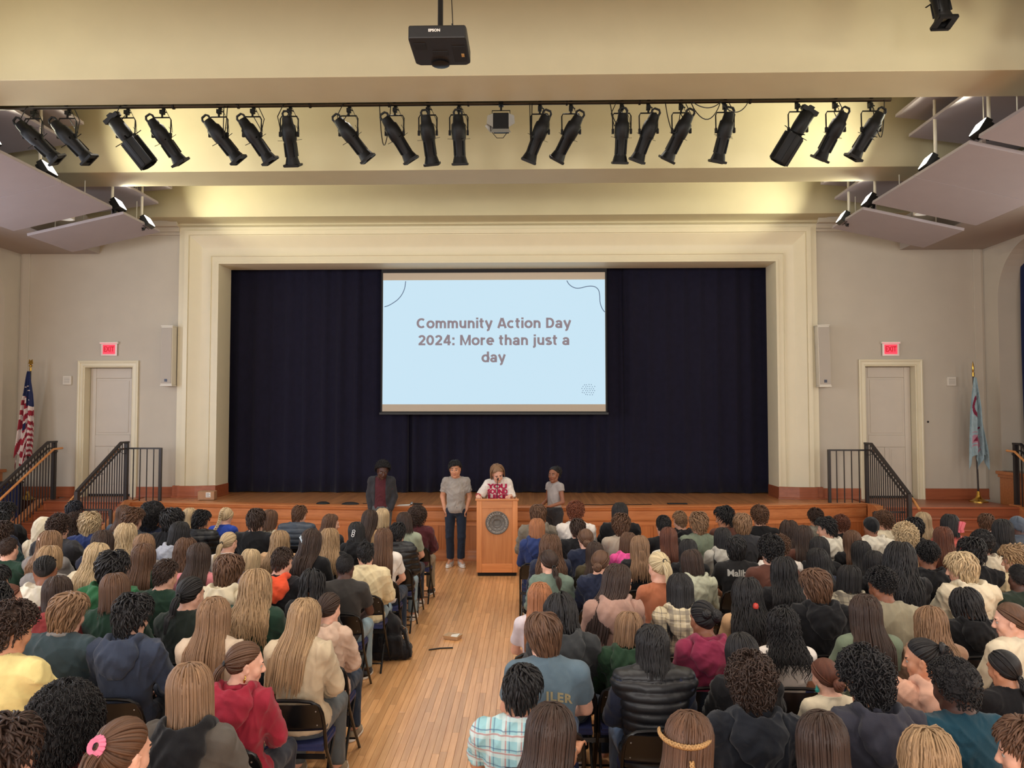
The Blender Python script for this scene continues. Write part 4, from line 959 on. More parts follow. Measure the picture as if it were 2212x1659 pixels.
# ---------------------------------------------------------------- smooth figures from distance fields
class Field:
    def __init__(s, xs, ys, zs):
        s.x, s.y, s.z = [np.asarray(a, np.float32) for a in (xs, ys, zs)]
        s.D = np.full((len(s.x), len(s.y), len(s.z)), 1.0, np.float32)
    def copy(s):
        f = Field.__new__(Field); f.x, f.y, f.z = s.x, s.y, s.z; f.D = s.D.copy(); return f
    def win(s, lo, hi, pad):
        sl = []
        for a, l, h in ((s.x, lo[0], hi[0]), (s.y, lo[1], hi[1]), (s.z, lo[2], hi[2])):
            i, j = np.searchsorted(a, l - pad), np.searchsorted(a, h + pad); sl.append(slice(int(i), int(max(j, i))))
        return tuple(sl), s.x[sl[0]][:, None, None], s.y[sl[1]][None, :, None], s.z[sl[2]][None, None, :]
    def comb(s, sl, d, k, op):
        A = s.D[sl]
        if A.size == 0: return
        if op == 'add':
            if k: h = np.maximum(k - np.abs(A - d), 0) / k; s.D[sl] = np.minimum(A, d) - h * h * k * .25
            else: s.D[sl] = np.minimum(A, d)
        else:
            d = -d
            if k: h = np.maximum(k - np.abs(A - d), 0) / k; s.D[sl] = np.maximum(A, d) + h * h * k * .25
            else: s.D[sl] = np.maximum(A, d)
    def cone(s, a, b, ra, rb, k=.02, op='add', clip=None):
        a, b = np.array(a, np.float32), np.array(b, np.float32); r = max(ra, rb)
        sl, X, Y, Z = s.win(np.minimum(a, b) - r, np.maximum(a, b) + r, .04 + k)
        ba = b - a; L = float(ba @ ba) + 1e-9
        t = np.clip(((X - a[0]) * ba[0] + (Y - a[1]) * ba[1] + (Z - a[2]) * ba[2]) / L, 0, 1)
        d = np.sqrt((X - a[0] - t * ba[0]) ** 2 + (Y - a[1] - t * ba[1]) ** 2 + (Z - a[2] - t * ba[2]) ** 2) - (ra + (rb - ra) * t)
        if clip is not None:     # flat end at b
            n = ba / math.sqrt(L); d = np.maximum(d, (X - b[0]) * n[0] + (Y - b[1]) * n[1] + (Z - b[2]) * n[2])
        s.comb(sl, d, k, op)
    def ell(s, c, r, k=.02, op='add', M=None):
        c = np.array(c, np.float32); R_ = float(max(r))
        ext = np.array(r) if M is None else np.full(3, R_)
        sl, X, Y, Z = s.win(c - ext, c + ext, .04 + k)
        X, Y, Z = X - c[0], Y - c[1], Z - c[2]
        if M is not None:
            M = np.array(M, np.float32).T; X, Y, Z = (M[i, 0] * X + M[i, 1] * Y + M[i, 2] * Z for i in range(3))
        k0 = np.sqrt((X / r[0]) ** 2 + (Y / r[1]) ** 2 + (Z / r[2]) ** 2) + 1e-6
        k1 = np.sqrt((X / r[0] ** 2) ** 2 + (Y / r[1] ** 2) ** 2 + (Z / r[2] ** 2) ** 2) + 1e-6
        s.comb(sl, k0 * (k0 - 1) / k1, k, op)
    def box(s, c, h, rd=.01, k=.01, op='add', M=None):
        c = np.array(c, np.float32); R_ = float(np.linalg.norm(h))
        sl, X, Y, Z = s.win(c - R_, c + R_, .04 + k); X, Y, Z = X - c[0], Y - c[1], Z - c[2]
        if M is not None:
            M = np.array(M, np.float32).T; X, Y, Z = (M[i, 0] * X + M[i, 1] * Y + M[i, 2] * Z for i in range(3))
        qx, qy, qz = np.abs(X) - h[0] + rd, np.abs(Y) - h[1] + rd, np.abs(Z) - h[2] + rd
        d = np.sqrt(np.maximum(qx, 0) ** 2 + np.maximum(qy, 0) ** 2 + np.maximum(qz, 0) ** 2) + np.minimum(np.maximum(qx, np.maximum(qy, qz)), 0) - rd
        s.comb(sl, d, k, op)
    def torus(s, c, Rm, r, M=None, k=.01, sy=1.0):
        c = np.array(c, np.float32); e = Rm + r
        sl, X, Y, Z = s.win(c - e * 1.3, c + e * 1.3, .04 + k); X, Y, Z = X - c[0], Y - c[1], Z - c[2]
        if M is not None:
            M = np.array(M, np.float32).T; X, Y, Z = (M[i, 0] * X + M[i, 1] * Y + M[i, 2] * Z for i in range(3))
        s.comb(sl, np.sqrt((np.sqrt(X ** 2 + (Y / sy) ** 2) - Rm) ** 2 + Z ** 2) - r, k, 'add')
    def above(s, z): s.D = np.maximum(s.D, (z - s.z)[None, None, :])
    def below(s, z): s.D = np.maximum(s.D, (s.z - z)[None, None, :])
    def mesh(s, smooth=1):
        D = s.D; S = D < 0
        c = [S[i:S.shape[0] - 1 + i, j:S.shape[1] - 1 + j, k:S.shape[2] - 1 + k] for i in (0, 1) for j in (0, 1) for k in (0, 1)]
        anyc = np.logical_or.reduce(c); allc = np.logical_and.reduce(c); act = anyc & ~allc
        I, J, K = np.nonzero(act); n = len(I); idm = np.full(act.shape, -1, np.int32); idm[I, J, K] = np.arange(n)
        V = np.stack([D[I + i, J + j, K + k] for i in (0, 1) for j in (0, 1) for k in (0, 1)], 1)
        off = np.array([(i, j, k) for i in (0, 1) for j in (0, 1) for k in (0, 1)], np.float32)
        acc = np.zeros((n, 3), np.float32); cnt = np.zeros(n, np.float32)
        for a in range(8):
            for b in range(a + 1, 8):
                if np.abs(off[a] - off[b]).sum() != 1: continue
                va, vb = V[:, a], V[:, b]; m = (va < 0) != (vb < 0)
                t = np.where(m, va / np.where(m, va - vb, 1), 0).astype(np.float32)
                acc += np.where(m[:, None], off[a] + (off[b] - off[a]) * t[:, None], 0); cnt += m
        P = acc / cnt[:, None] + np.stack([I, J, K], 1)
        P = np.stack([np.interp(P[:, 0], np.arange(len(s.x)), s.x), np.interp(P[:, 1], np.arange(len(s.y)), s.y), np.interp(P[:, 2], np.arange(len(s.z)), s.z)], 1)
        Q = []
        nx, ny, nz = act.shape
        for ax in range(3):
            A = S if ax == 0 else (np.moveaxis(S, 1, 0) if ax == 1 else np.moveaxis(S, 2, 0))
            e = A[:-1] != A[1:]; s0 = A[:-1]
            i, j, k = np.nonzero(e); fl = s0[i, j, k]
            lim = [(ny, nz), (nx, nz), (nx, ny)][ax]; ok = (j > 0) & (k > 0) & (j < lim[0]) & (k < lim[1]); i, j, k, fl = i[ok], j[ok], k[ok], fl[ok]
            def g(jj, kk): return idm[i, jj, kk] if ax == 0 else (idm[jj, i, kk] if ax == 1 else idm[jj, kk, i])
            q = np.stack([g(j - 1, k - 1), g(j, k - 1), g(j, k), g(j - 1, k)], 1)
            flip = ~fl if ax != 1 else fl
            q[flip] = q[flip][:, ::-1]; Q.append(q)
        Q = np.concatenate(Q); Q = Q[(Q >= 0).all(1)]
        for _ in range(smooth):
            sm = np.zeros_like(P); ct = np.zeros(n)
            for a in range(4):
                x, y = Q[:, a], Q[:, (a + 1) % 4]
                for d_ in range(3): sm[:, d_] += np.bincount(x, P[y, d_], n) + np.bincount(y, P[x, d_], n)
                ct += np.bincount(x, minlength=n) + np.bincount(y, minlength=n)
            P = P * .5 + .5 * sm / np.maximum(ct, 1)[:, None]
        return P, Q

def axis(lo, hi, step, fine=None, fstep=None):
    if fine is None: return np.arange(lo, hi + step, step)
    a, b = fine
    return np.concatenate([np.arange(lo, a - step * .3, step), np.arange(a, b, fstep), np.arange(b, hi + step, step)])

def normals(P, Q):
    n = np.cross(P[Q[:, 2]] - P[Q[:, 0]], P[Q[:, 3]] - P[Q[:, 1]]); N = np.zeros_like(P)
    for a in range(4):
        for d in range(3): N[:, d] += np.bincount(Q[:, a], n[:, d], len(P))
    return N / (np.linalg.norm(N, axis=1, keepdims=True) + 1e-9)

def folds(P, Q, amp, seed, fr=1.0):
    """soft cloth creases: warped sine ridges pushed along the normal"""
    r = np.random.RandomState(seed); N = normals(P, Q); h = np.zeros(len(P))
    for k in range(7):
        d = r.normal(size=3); d /= np.linalg.norm(d); d[2] = d[2] * .7 + .25; w = r.normal(size=3) * 9
        f = r.uniform(14, 46) * fr
        ph = f * (P @ d) + 1.6 * np.sin(P @ w + r.uniform(0, 6)) + r.uniform(0, 6)
        h += 1.5 * (1 - np.abs(np.sin(ph))) ** 2.2 * r.uniform(.4, 1) * (.5 + .5 * np.sin(P @ (r.normal(size=3) * 5) + k))
    return P + N * ((h / 3.0 - .25) * amp * 1.5)[:, None]

ROT = lambda x=0, y=0, z=0: np.array(Euler((R(x), R(y), R(z)), 'XYZ').to_matrix())

def head_sdf(F, hc, M, neck, fem=False, k=1.0):
    T = lambda p: tuple(np.array(hc) + M @ (np.array(p, float) * k))
    jw = .052 if fem else .057
    F.ell(T((0, -.012, .03)), (.074 * k, .094 * k, .086 * k), .02, M=M)
    F.ell(T((0, .022, -.035)), (jw * k, .068 * k, .084 * k), .035, M=M)
    F.ell(T((0, .066, -.099)), (.022 * k, .02 * k, .018 * k), .03, M=M)
    for sx_ in (-1, 1):
        F.ell(T((sx_ * .038, .052, -.028)), (.026 * k, .026 * k, .026 * k), .025, M=M)
        F.cone(T((sx_ * .05, .03, -.085)), T((sx_ * .058, -.01, -.045)), .016, .02, .03)
    F.cone(T((-.038, .076, .026)), T((.038, .076, .026)), .012, .012, .015)
    for sx_ in (-1, 1): F.ell(T((sx_ * .031, .098, .004)), (.017 * k, .014 * k, .011 * k), .012, 'sub', M=M)
    F.cone(T((0, .086, .016)), T((0, .106, -.026)), .0075, .0125, .010)
    for sx_ in (-1, 1): F.ell(T((sx_ * .012, .098, -.031)), (.009 * k, .011 * k, .008 * k), .008, M=M)
    F.ell(T((0, .084, -.0555)), (.024 * k, .011 * k, .0065 * k), .006, M=M)
    F.ell(T((0, .083, -.068)), (.020 * k, .011 * k, .007 * k), .006, M=M)
    for sx_ in (-1, 1):
        E = M @ ROT(8, sx_ * 10, sx_ * -18)
        F.ell(T((sx_ * .079, -.008, -.004)), (.010 * k, .021 * k, .033 * k), .006, M=E)
        F.ell(T((sx_ * .089, -.002, .002)), (.006 * k, .011 * k, .018 * k), .005, 'sub', M=E)
    F.cone(T((0, -.022, -.05)), neck, .054 if not fem else .047, .060 if not fem else .052, .03)

# one hand, wrist at the origin, fingers along +Y, palm down, thumb on +X
def hand_mesh(curl=28, spread=1.0):
    F = Field(np.arange(-.06, .10, .0052), np.arange(-.03, .19, .0052), np.arange(-.11, .045, .0052))
    F.cone((0, -.03, 0), (0, .02, 0), .024, .026, .02)
    F.box((-.001, .048, -.002), (.038, .046, .0125), .012, .02)
    for x, L, r in ((-.031, .058, .0078), (-.0105, .070, .0086), (.011, .075, .0088), (.031, .068, .0085)):
        a = np.array((x, .088, 0)); dx = x * .25 * spread; ang = R(curl * .7)
        for j, (f, rr) in enumerate(((.45, 1), (.32, .93), (.26, .85))):
            b = a + np.array((dx * f, math.cos(ang), -math.sin(ang))) * L * f; b[0] = a[0] + dx * f
            F.cone(a, b, r * rr, r * rr * .93, .006); a = b; ang += R(curl)
    F.cone((.022, .012, -.006), (.05, .045, -.014), .015, .0125, .02)
    F.cone((.05, .045, -.014), (.063, .072, -.022), .0115, .010, .008); F.cone((.063, .072, -.022), (.062, .096, -.03), .010, .008, .006)
    return F.mesh(1)
HANDS = {c: hand_mesh(c) for c in (12, 34, 62)}

def frame_from(y, up):
    y = np.array(y, float); y /= np.linalg.norm(y); x = np.cross(y, up); x /= np.linalg.norm(x); z = np.cross(x, y)
    return np.stack([x, y, z], 1)

def merge(parts):
    V = []; Q = []; Mi = []; o = 0
    for P, q, m in parts:
        V.append(P); Q.append(q + o); Mi.append(np.full(len(q), m) if np.isscalar(m) else m); o += len(P)
    return np.concatenate(V), np.concatenate(Q), np.concatenate(Mi)

def uv_sphere(c, r, front, nseg=12, nr=10):
    """eyeball with the iris turned to `front`"""
    B = frame_from(front, (0, 0, 1)); vs = []; q = []; mi = []
    for i in range(nr + 1):
        t = PI * i / nr
        for j in range(nseg):
            a = 2 * PI * j / nseg; p = np.array((math.sin(t) * math.cos(a), math.cos(t), math.sin(t) * math.sin(a))) * r; vs.append(np.array(c) + B @ p)
    for i in range(nr):
        for j in range(nseg):
            q.append((i * nseg + j, (i + 1) * nseg + j, (i + 1) * nseg + (j + 1) % nseg, i * nseg + (j + 1) % nseg)); mi.append(4 if i < 2 else 3)
    return np.array(vs), np.array(q), np.array(mi)

M_SKIN = m_skin('skin'); M_LIPS = m_skin('lips', (.72, .50, .52), .42); M_BROW = m_plain('brow', (48, 36, 30), .8); M_EYE = m_plain('eye_white', (168, 160, 152), .3); M_IRIS = m_plain('iris', (38, 26, 20), .15)

def figure(J, b, head, fine=.0052, coarse=.013, hands=None, base=None):
    """whole body as one surface. J joints, b build dict, head = (centre, matrix)"""
    hc, HM = head; r = b['r']; ks = b.get('hk', 1.0)
    allp = np.array([v for v in J.values()]); lo, hi = allp.min(0) - .16, allp.max(0) + .16
    hx = hc[0]; hy = hc[1]
    xs = axis(lo[0], hi[0], coarse, (hx - .125, hx + .125), fine); ys = axis(lo[1], hi[1], coarse, (hy - .14, hy + .145), fine)
    zs = axis(0.0 - coarse, hc[2] + .15, coarse, (hc[2] - .16, hc[2] + .135), fine)
    F = Field(xs, ys, zs)
    F.ell(J['chest'], b['chest'], .05, M=b.get('cm')); F.ell(J['belly'], b['belly'], .06); F.ell(J['pelvis'], b['pel'], .05)
    for s in 'LR':
        sh, el, wr = J['sh' + s], J['el' + s], J['wr' + s]
        F.cone(J['neck'], sh, .05, .045, .05); F.cone(sh, el, r[0], r[1], .03); F.cone(el, wr, r[1] * .98, r[2], .015)
        F.cone(J['hip' + s], J['kn' + s], r[3], r[4], .03); F.cone(J['kn' + s], J['an' + s], r[4] * .96, r[5], .02)
        m = np.array(J['kn' + s]) * .62 + np.array(J['an' + s]) * .38; F.ell(m, (r[4], r[4] * 1.05, .11), .03)
        F.cone(J['an' + s], J['to' + s], .036, .028, .02)
    head_sdf(F, hc, HM, J['neck'], b['fem'], ks)
    P, Q = F.mesh(1)
    L = ((P - np.array(hc)) @ HM) / ks; C = L[Q].mean(1)
    mi = np.zeros(len(Q), int)
    mi[(np.abs(C[:, 0]) < .021) & (C[:, 2] < -.051) & (C[:, 2] > -.073) & (C[:, 1] > .085)] = 1
    ab = np.abs(C[:, 0]); mi[(ab > .012) & (ab < .048) & (np.abs(C[:, 2] - (.030 - (ab - .03) ** 2 * 6)) < .0042) & (C[:, 1] > .05)] = 2
    parts = [(P, Q, mi)]
    for s in (-1, 1):
        c = np.array(hc) + HM @ (np.array((s * .031, .0735, .004)) * ks); parts.append(uv_sphere(c, .0120 * ks, HM @ np.array((0, 1, -.06))))
    hp = hands or {}
    for s in 'LR':
        d, up, curl = hp.get(s, (np.array(J['ha' + s]) - np.array(J['wr' + s]), (0, 0, 1), 34))
        B = frame_from(d, up); HP, HQ = HANDS[curl]; sx_ = np.array([(1 if s == 'L' else -1), 1, 1.0]) * b.get('hs', .95)
        V = (HP * sx_) @ B.T + np.array(J['wr' + s]); parts.append((V, HQ[:, ::-1] if s == 'R' else HQ, 0))
    return merge(parts)

def top_mesh(J, b, e, sleeve='long', hem=.5, seed=0, amp=.006, neck_r=.066, collar=.010, quilt=0, step=.0095, boxy=.0):
    r = b['r']; allp = np.array([J[k] for k in J if k[:2] not in ('kn', 'an', 'to')]); lo, hi = allp.min(0) - .17, allp.max(0) + .17
    F = Field(np.arange(lo[0], hi[0], step), np.arange(lo[1], hi[1], step), np.arange(hem - .03, J['neck'][2] + .12, step))
    g = lambda t: tuple(np.array(t) + e)
    F.ell(J['chest'], g(b['chest']), .06, M=b.get('cm')); F.ell(J['belly'], g(np.array(b['belly']) + boxy), .07); F.ell(J['pelvis'], g(np.array(b['pel']) + .004), .05)
    if boxy: F.cone(J['belly'], np.array(J['pelvis']) + (0, .01, .0), b['belly'][0] + e * .6, b['pel'][0] * .93 + e * .6, .05) if False else None
    for s in 'LR':
        sh, el, wr = [np.array(J[n + s]) for n in ('sh', 'el', 'wr')]
        F.cone(J['neck'], sh, .046 + e * .6, .046 + e, .05)
        if sleeve == 'long':
            F.cone(sh, el, r[0] + e, r[1] + e, .03); F.cone(el, el + (wr - el) * .93, r[1] + e, r[2] + e * .9 + .006, .015, clip=1)
        elif sleeve == 'tee': F.cone(sh, sh + (el - sh) * .68, r[0] + e + .004, r[1] + e + .010, .03, clip=1)
        elif sleeve == 'half': F.cone(sh, sh + (el - sh) * 1.0, r[0] + e + .006, r[1] + e + .018, .03, clip=1)
        elif sleeve == 'cap': F.cone(sh, sh + (el - sh) * .3, r[0] + e + .004, r[0] + e + .008, .03, clip=1)
        elif sleeve == 'none': F.cone(sh, sh + (el - sh) * .05, r[0] + e * .4, r[0], .03)
    nk = np.array(J['neck'])
    F.cone(nk + (0, .012, .0), nk + (0, .04, .16), neck_r - .004, neck_r + .03, .01, 'sub')
    if collar: F.torus(nk + (0, .008, .012), neck_r - .002, collar, M=ROT(-16), k=.012, sy=1.05)
    F.above(hem)
    P, Q = F.mesh(2)
    if quilt:
        N = normals(P, Q); P = P + N * ((np.abs(np.sin(P[:, 2] * PI / quilt)) ** .5 - .6) * .014)[:, None]; amp *= .6
    return folds(P, Q, amp, seed), Q

def legs_mesh(J, b, e=.014, cut=.98, waist=None, seed=3, flare=0.0, step=.0095, amp=.006):
    r = b['r']; allp = np.array([J[k] for k in J if k[:2] in ('kn', 'an', 'hi', 'pe')]); lo, hi = allp.min(0) - .2, allp.max(0) + .2
    F = Field(np.arange(lo[0], hi[0], step), np.arange(lo[1], hi[1], step), np.arange(max(lo[2], .02), hi[2], step))
    F.ell(J['pelvis'], tuple(np.array(b['pel']) + e), .05)
    for s in 'LR':
        h, k, a = [np.array(J[n + s]) for n in ('hip', 'kn', 'an')]
        F.cone(h, k, r[3] + e, r[4] + e, .03) if cut > .05 else F.cone(h, h + (k - h) * .78, r[3] + e + .006, r[4] + e + .03, .03, clip=1)
        if cut > .05: F.cone(k, k + (a - k) * cut, r[4] + e * .95, r[5] + e + .012 + flare, .02, clip=1)
    if waist: F.below(waist)
    P, Q = F.mesh(2); return folds(P, Q, amp, seed, .8), Q

def shoe_mesh(seed=0, high=False):
    F = Field(np.arange(-.07, .07, .008), np.arange(-.11, .23, .008), np.arange(-.008, .16, .008))
    F.ell((0, .10, .035), (.046, .10, .04), .03); F.ell((0, -.02, .045), (.038, .062, .05), .03); F.cone((0, .0, .05), (0, .09, .05), .042, .034, .03)
    if high: F.cone((0, -.02, .06), (0, -.025, .135), .042, .046, .03, clip=1)
    F.cone((0, -.02, .10), (0, -.02, .18), .03, .036, .005, 'sub'); F.above(.022)
    P, Q = F.mesh(1)
    G = Field(np.arange(-.075, .075, .009), np.arange(-.115, .235, .009), np.arange(-.006, .06, .006))
    G.ell((0, .10, .0), (.05, .112, .09), .03); G.ell((0, -.02, .0), (.042, .07, .09), .03); G.below(.026); G.above(.001)
    P2, Q2 = G.mesh(0)
    mi = np.zeros(len(Q), int); c = P[Q].mean(1); mi[(c[:, 1] > .135) & (c[:, 2] < .055)] = 1
    lace = [(P, Q, mi), (P2, Q2, 1)]
    return merge(lace)

def hood_mesh(seed=0, nk=(0, -.06, 1.08), up=False):
    nk = np.array(nk)
    F = Field(np.arange(-.21, .21, .0085), np.arange(-.31, .16, .0085), np.arange(.82, 1.24, .0085))
    if not up:
        F.torus(nk + (0, -.016, .014), .100, .036, M=ROT(-26), k=.02, sy=1.05)
        F.ell(nk + (0, -.125, -.055), (.142, .072, .110), .05, M=ROT(-14))
        F.ell(nk + (0, -.150, -.12), (.095, .045, .09), .05, M=ROT(-10))
        F.ell(nk + (0, -.075, .085), (.092, .07, .085), .03, 'sub', M=ROT(-22))
        F.cone(nk + (0, .02, -.06), nk + (0, .06, .2), .070, .085, .02, 'sub')
        F.ell(nk + (0, .12, .03), (.05, .07, .08), .03, 'sub')
    P, Q = F.mesh(2)
    P[:, 0] += .006 * np.sin(P[:, 2] * 20 + seed)
    N = normals(P, Q); rad = np.abs(P[:, 0])
    P = P + N * (.0045 * np.sin(60 * (P[:, 2] - 1.0 + rad * .9 * (1 if seed % 2 else 1.15)) + 2 * np.sin(P[:, 0] * 14 + seed)))[:, None] * (P[:, 1] < nk[1] - .03)[:, None]
    return folds(P, Q, .007, seed, 1.1), Q
# ---------------------------------------------------------------- hair: scalp shell plus separate locks, in head space
SC = np.array((0, -.012, .03)); SR = np.array((.076, .096, .088))
def scalp(a, ph, off):
    """skull surface; past the equator it runs on down towards the nape"""
    a, ph, off = np.broadcast_arrays(np.asarray(a, float), np.asarray(ph, float), np.asarray(off, float))
    ov = np.maximum(ph - PI / 2, 0); rho = np.where(ov > 0, 1 - .36 * ov ** 1.5, np.sin(ph)); zc = np.where(ov > 0, -1.2 * ov, np.cos(ph))
    return np.stack([SC[0] + (SR[0] + off) * rho * np.sin(a), SC[1] - (SR[1] + off) * rho * np.cos(a), SC[2] + (SR[2] + off) * zc], -1)
def sstep(x, a, b):
    t = np.clip((x - a) / (b - a), 0, 1); return t * t * (3 - 2 * t)
def hairline(a, nape=2.42, ear=1.66, front=.80):
    w = np.cos(np.asarray(a)); back = np.clip(w, 0, 1) ** .6; fr = np.clip(-w, 0, 1) ** .8
    return ear + (nape - ear) * back + (front - ear) * fr

def lock_tubes(paths, wid, thk, K=4, round_=False):
    """paths (n,T,3), wid/thk (n,T): flattened tapering locks lying on the head"""
    n, T, _ = paths.shape
    t = np.gradient(paths, axis=1); t /= np.linalg.norm(t, axis=2, keepdims=True) + 1e-9
    ctr = np.stack([np.zeros((n, T)), np.full((n, T), -.01), np.clip(paths[..., 2], -.5, .03)], -1)
    N = paths - ctr; N -= t * (N * t).sum(2, keepdims=True); N /= np.linalg.norm(N, axis=2, keepdims=True) + 1e-9
    B = np.cross(t, N); a = np.arange(K) * 2 * PI / K
    V = paths[:, :, None, :] + B[:, :, None, :] * (wid[..., None] * np.cos(a))[..., None] + N[:, :, None, :] * (thk[..., None] * np.sin(a))[..., None]
    idx = np.arange(n * T * K).reshape(n, T, K); nx = np.roll(idx, -1, 2)
    q = np.stack([idx[:, :-1], idx[:, 1:], nx[:, 1:], nx[:, :-1]], -1).reshape(-1, 4)
    seg = np.linalg.norm(np.diff(paths, axis=1), axis=2); ln = np.concatenate([np.zeros((n, 1)), np.cumsum(seg, 1)], 1)
    r = np.random.RandomState(n); base = r.uniform(0, 40, n)
    U = np.broadcast_to(base[:, None, None] + (.5 + .5 * np.cos(a))[None, None, :] * wid.mean() * 24, (n, T, K)); W = np.broadcast_to(ln[..., None] * 3 + base[:, None, None] * .37, (n, T, K))
    return V.reshape(-1, 3), q, np.stack([U, W], -1).reshape(-1, 2)

def shell(agrid, path_fn, T=18):
    """continuous sheet under the locks"""
    a = np.asarray(agrid); P = np.stack([path_fn(np.full(T, x), np.linspace(0, 1, T)) for x in a], 0); n = len(a)
    idx = np.arange(n * T).reshape(n, T); q = np.stack([idx[:-1, :-1], idx[:-1, 1:], idx[1:, 1:], idx[1:, :-1]], -1).reshape(-1, 4)
    U = np.broadcast_to(a[:, None] * 1.8, (n, T)); W = np.broadcast_to(np.linspace(0, 1, T)[None] * 1.1, (n, T))
    return P.reshape(-1, 3), q, np.stack([U, W], -1).reshape(-1, 2)

def join_uv(parts):
    V, Q, U, o = [], [], [], 0
    for v, q, u in parts: V.append(v); Q.append(q + o); U.append(u); o += len(v)
    return np.concatenate(V), np.concatenate(Q), np.concatenate(U)

def cap(off=.010, full=True, lumps=0, seed=0, **hl):
    rs = np.random.RandomState(seed); ph = rs.uniform(0, 6, 6)
    def fn(a, t):
        lim = hairline(a, **hl); o = off + lumps * (np.sin(5 * a + ph[0]) * np.sin(7 * t + ph[1]) + .6 * np.sin(11 * a + ph[2] + 6 * t)) - (off + .004) * sstep(t, .9, 1.0)
        return scalp(a, t * lim + .001, o)
    return shell(np.linspace(-PI, PI, 61), fn, 20)

def fall(p, d, a, spread=.22, back=-.172, seedj=0):
    """hang from scalp point p by distance d, lying over the shoulders and the upper back"""
    z = p[..., 2] - d; s = sstep(-z, .05, .22)
    x = p[..., 0] * (1 + spread * s)
    side = np.clip(np.abs(np.sin(a)), 0, 1) ** 2.0
    yt = back + .045 * side + seedj
    y = p[..., 1] * (1 - s) + yt * s
    return np.stack([x, y, z], -1)

def curtain(n, L, Lv=.05, amax=1.95, off=.014, offv=.010, wave=0, freq=26, w=.014, th=.0055, spread=.25, seed=0, T=13, ragged=1.0, ph1=1.72, back=-.172, shell_on=True, tipw=.3, part=0):
    rs = np.random.RandomState(seed); n = int(n * 1.8); w *= .56; th *= .6
    a = rs.uniform(-amax, amax, n); p0 = rs.uniform(.02, 1.0, n) ** 1.2; lim = np.where(np.abs(a) > 1.2, ph1 - .22, ph1)
    o = off + rs.uniform(0, offv, n); Ln = L + rs.normal(0, Lv, n) * ragged; Ln = np.maximum(Ln, .03); arc = .092 * (lim - p0); tot = arc + Ln
    s = np.linspace(0, 1, T)[None] * tot[:, None]; on = np.minimum(s, arc[:, None]); dr = s - on
    A = a[:, None] + 0 * s; PHI = p0[:, None] + on / .092
    Pt = scalp(A, PHI, o[:, None] * (0.35 + .65 * sstep(s, 0, .05)))
    # drape; a lock started near the part leans away from it
    F_ = fall(Pt, dr, A, spread, back - rs.uniform(0, .012, n)[:, None])
    if wave:
        ph = rs.uniform(0, 6.28, n)[:, None]; g = sstep(s, .05, .2)
        F_[..., 0] += wave * np.sin(freq * s + ph) * g; F_[..., 1] -= np.abs(wave * .55 * np.cos(freq * s * .9 + ph)) * g
    W = w * (.55 + .45 * rs.rand(n))[:, None] * np.interp(np.linspace(0, 1, T), [0, .12, .7, 1], [.55, 1, 1, tipw])[None]
    H = th * np.interp(np.linspace(0, 1, T), [0, .1, .8, 1], [.5, 1, 1, .35])[None] + 0 * W
    out = [lock_tubes(F_, W, H)]
    if shell_on:
        def fn(x, t):
            tt = t * (.092 * ph1 + L * .93); on_ = np.minimum(tt, .092 * (ph1 - .2 * (abs(x[0]) > 1.2))); d = tt - on_
            q = scalp(x, on_ / .092 + .002, off * .75); return fall(q, d, x, spread, back + .006)
        out.append(shell(np.linspace(-amax, amax, 49), fn, 24))
    return out

def front_cap(amax=1.95, off=.012, front=.78, n=34, seed=0, side_sweep=.25):
    def fn(a, t): return scalp(a, t * hairline(a, front=front) + .001, off - (off + .003) * sstep(t, .88, 1))
    out = [shell(np.linspace(amax - .1, 2 * PI - amax + .1, 31), fn, 14)]; n = int(n * 2.4)
    rs = np.random.RandomState(seed + 9); a = rs.uniform(amax - .1, 2 * PI - amax + .1, n); T = 10; t = np.linspace(.05, 1, T)[None]
    PH = t * hairline(a, front=front)[:, None] * 1.02; A = a[:, None] + side_sweep * np.sin(a)[:, None] * t
    P = scalp(A, PH, off + .004 * np.sin(t * PI)); W = np.full((n, T), .006) * np.interp(t[0], [0, .2, .9, 1], [.6, 1, 1, .4]); out.append(lock_tubes(P, W, W * .35))
    return out

def radial(n, length, lift=.012, w=.009, th=.004, seed=0, T=8, wave=0, freq=40, twist=.5, droop=.0, p_lo=.0, jitter=.35, tip=.15, hl={}, liftv=.006, topvol=.0):
    """short locks combed out from the crown"""
    rs = np.random.RandomState(seed); n = int(n * 1.6); w *= .66; th *= .65
    a = rs.uniform(-PI, PI, n); lim = hairline(a, **hl); u = rs.uniform(0, 1, n) ** .75; p0 = p_lo + u * (lim - p_lo) * .97
    Ln = length * rs.uniform(.7, 1.25, n); Ln = np.minimum(Ln, .02 + np.maximum(.0, (lim + .25 - p0)) * .1); t = np.linspace(0, 1, T)[None]
    PH = p0[:, None] + t * (Ln / .1)[:, None]; A = a[:, None] + (twist + rs.normal(0, jitter, n))[:, None] * t * (Ln / .1)[:, None] / (.35 + np.sin(np.clip(p0, .15, 2)))[:, None]
    up = (lift + rs.uniform(0, liftv, n))[:, None] * np.sin(t * PI * .62) / .93 + topvol * np.clip(np.cos(PH), 0, 1) + .004
    P = scalp(A, PH, up)
    if droop: P[..., 2] -= droop * (t ** 2) * np.clip(np.sin(p0), 0, 1)[:, None]
    if wave:
        ph = rs.uniform(0, 6.28, n)[:, None]; P[..., 0] += wave * np.sin(freq * t * Ln[:, None] + ph); P[..., 1] += wave * np.cos(freq * t * Ln[:, None] + ph); P[..., 2] += wave * .7 * np.sin(freq * t * Ln[:, None] * 1.3 + ph * 2)
    W = w * rs.uniform(.7, 1.2, n)[:, None] * np.interp(t[0], [0, .25, .7, 1], [.6, 1, .9, tip])[None]
    return [lock_tubes(P, W, W * (th / w))]

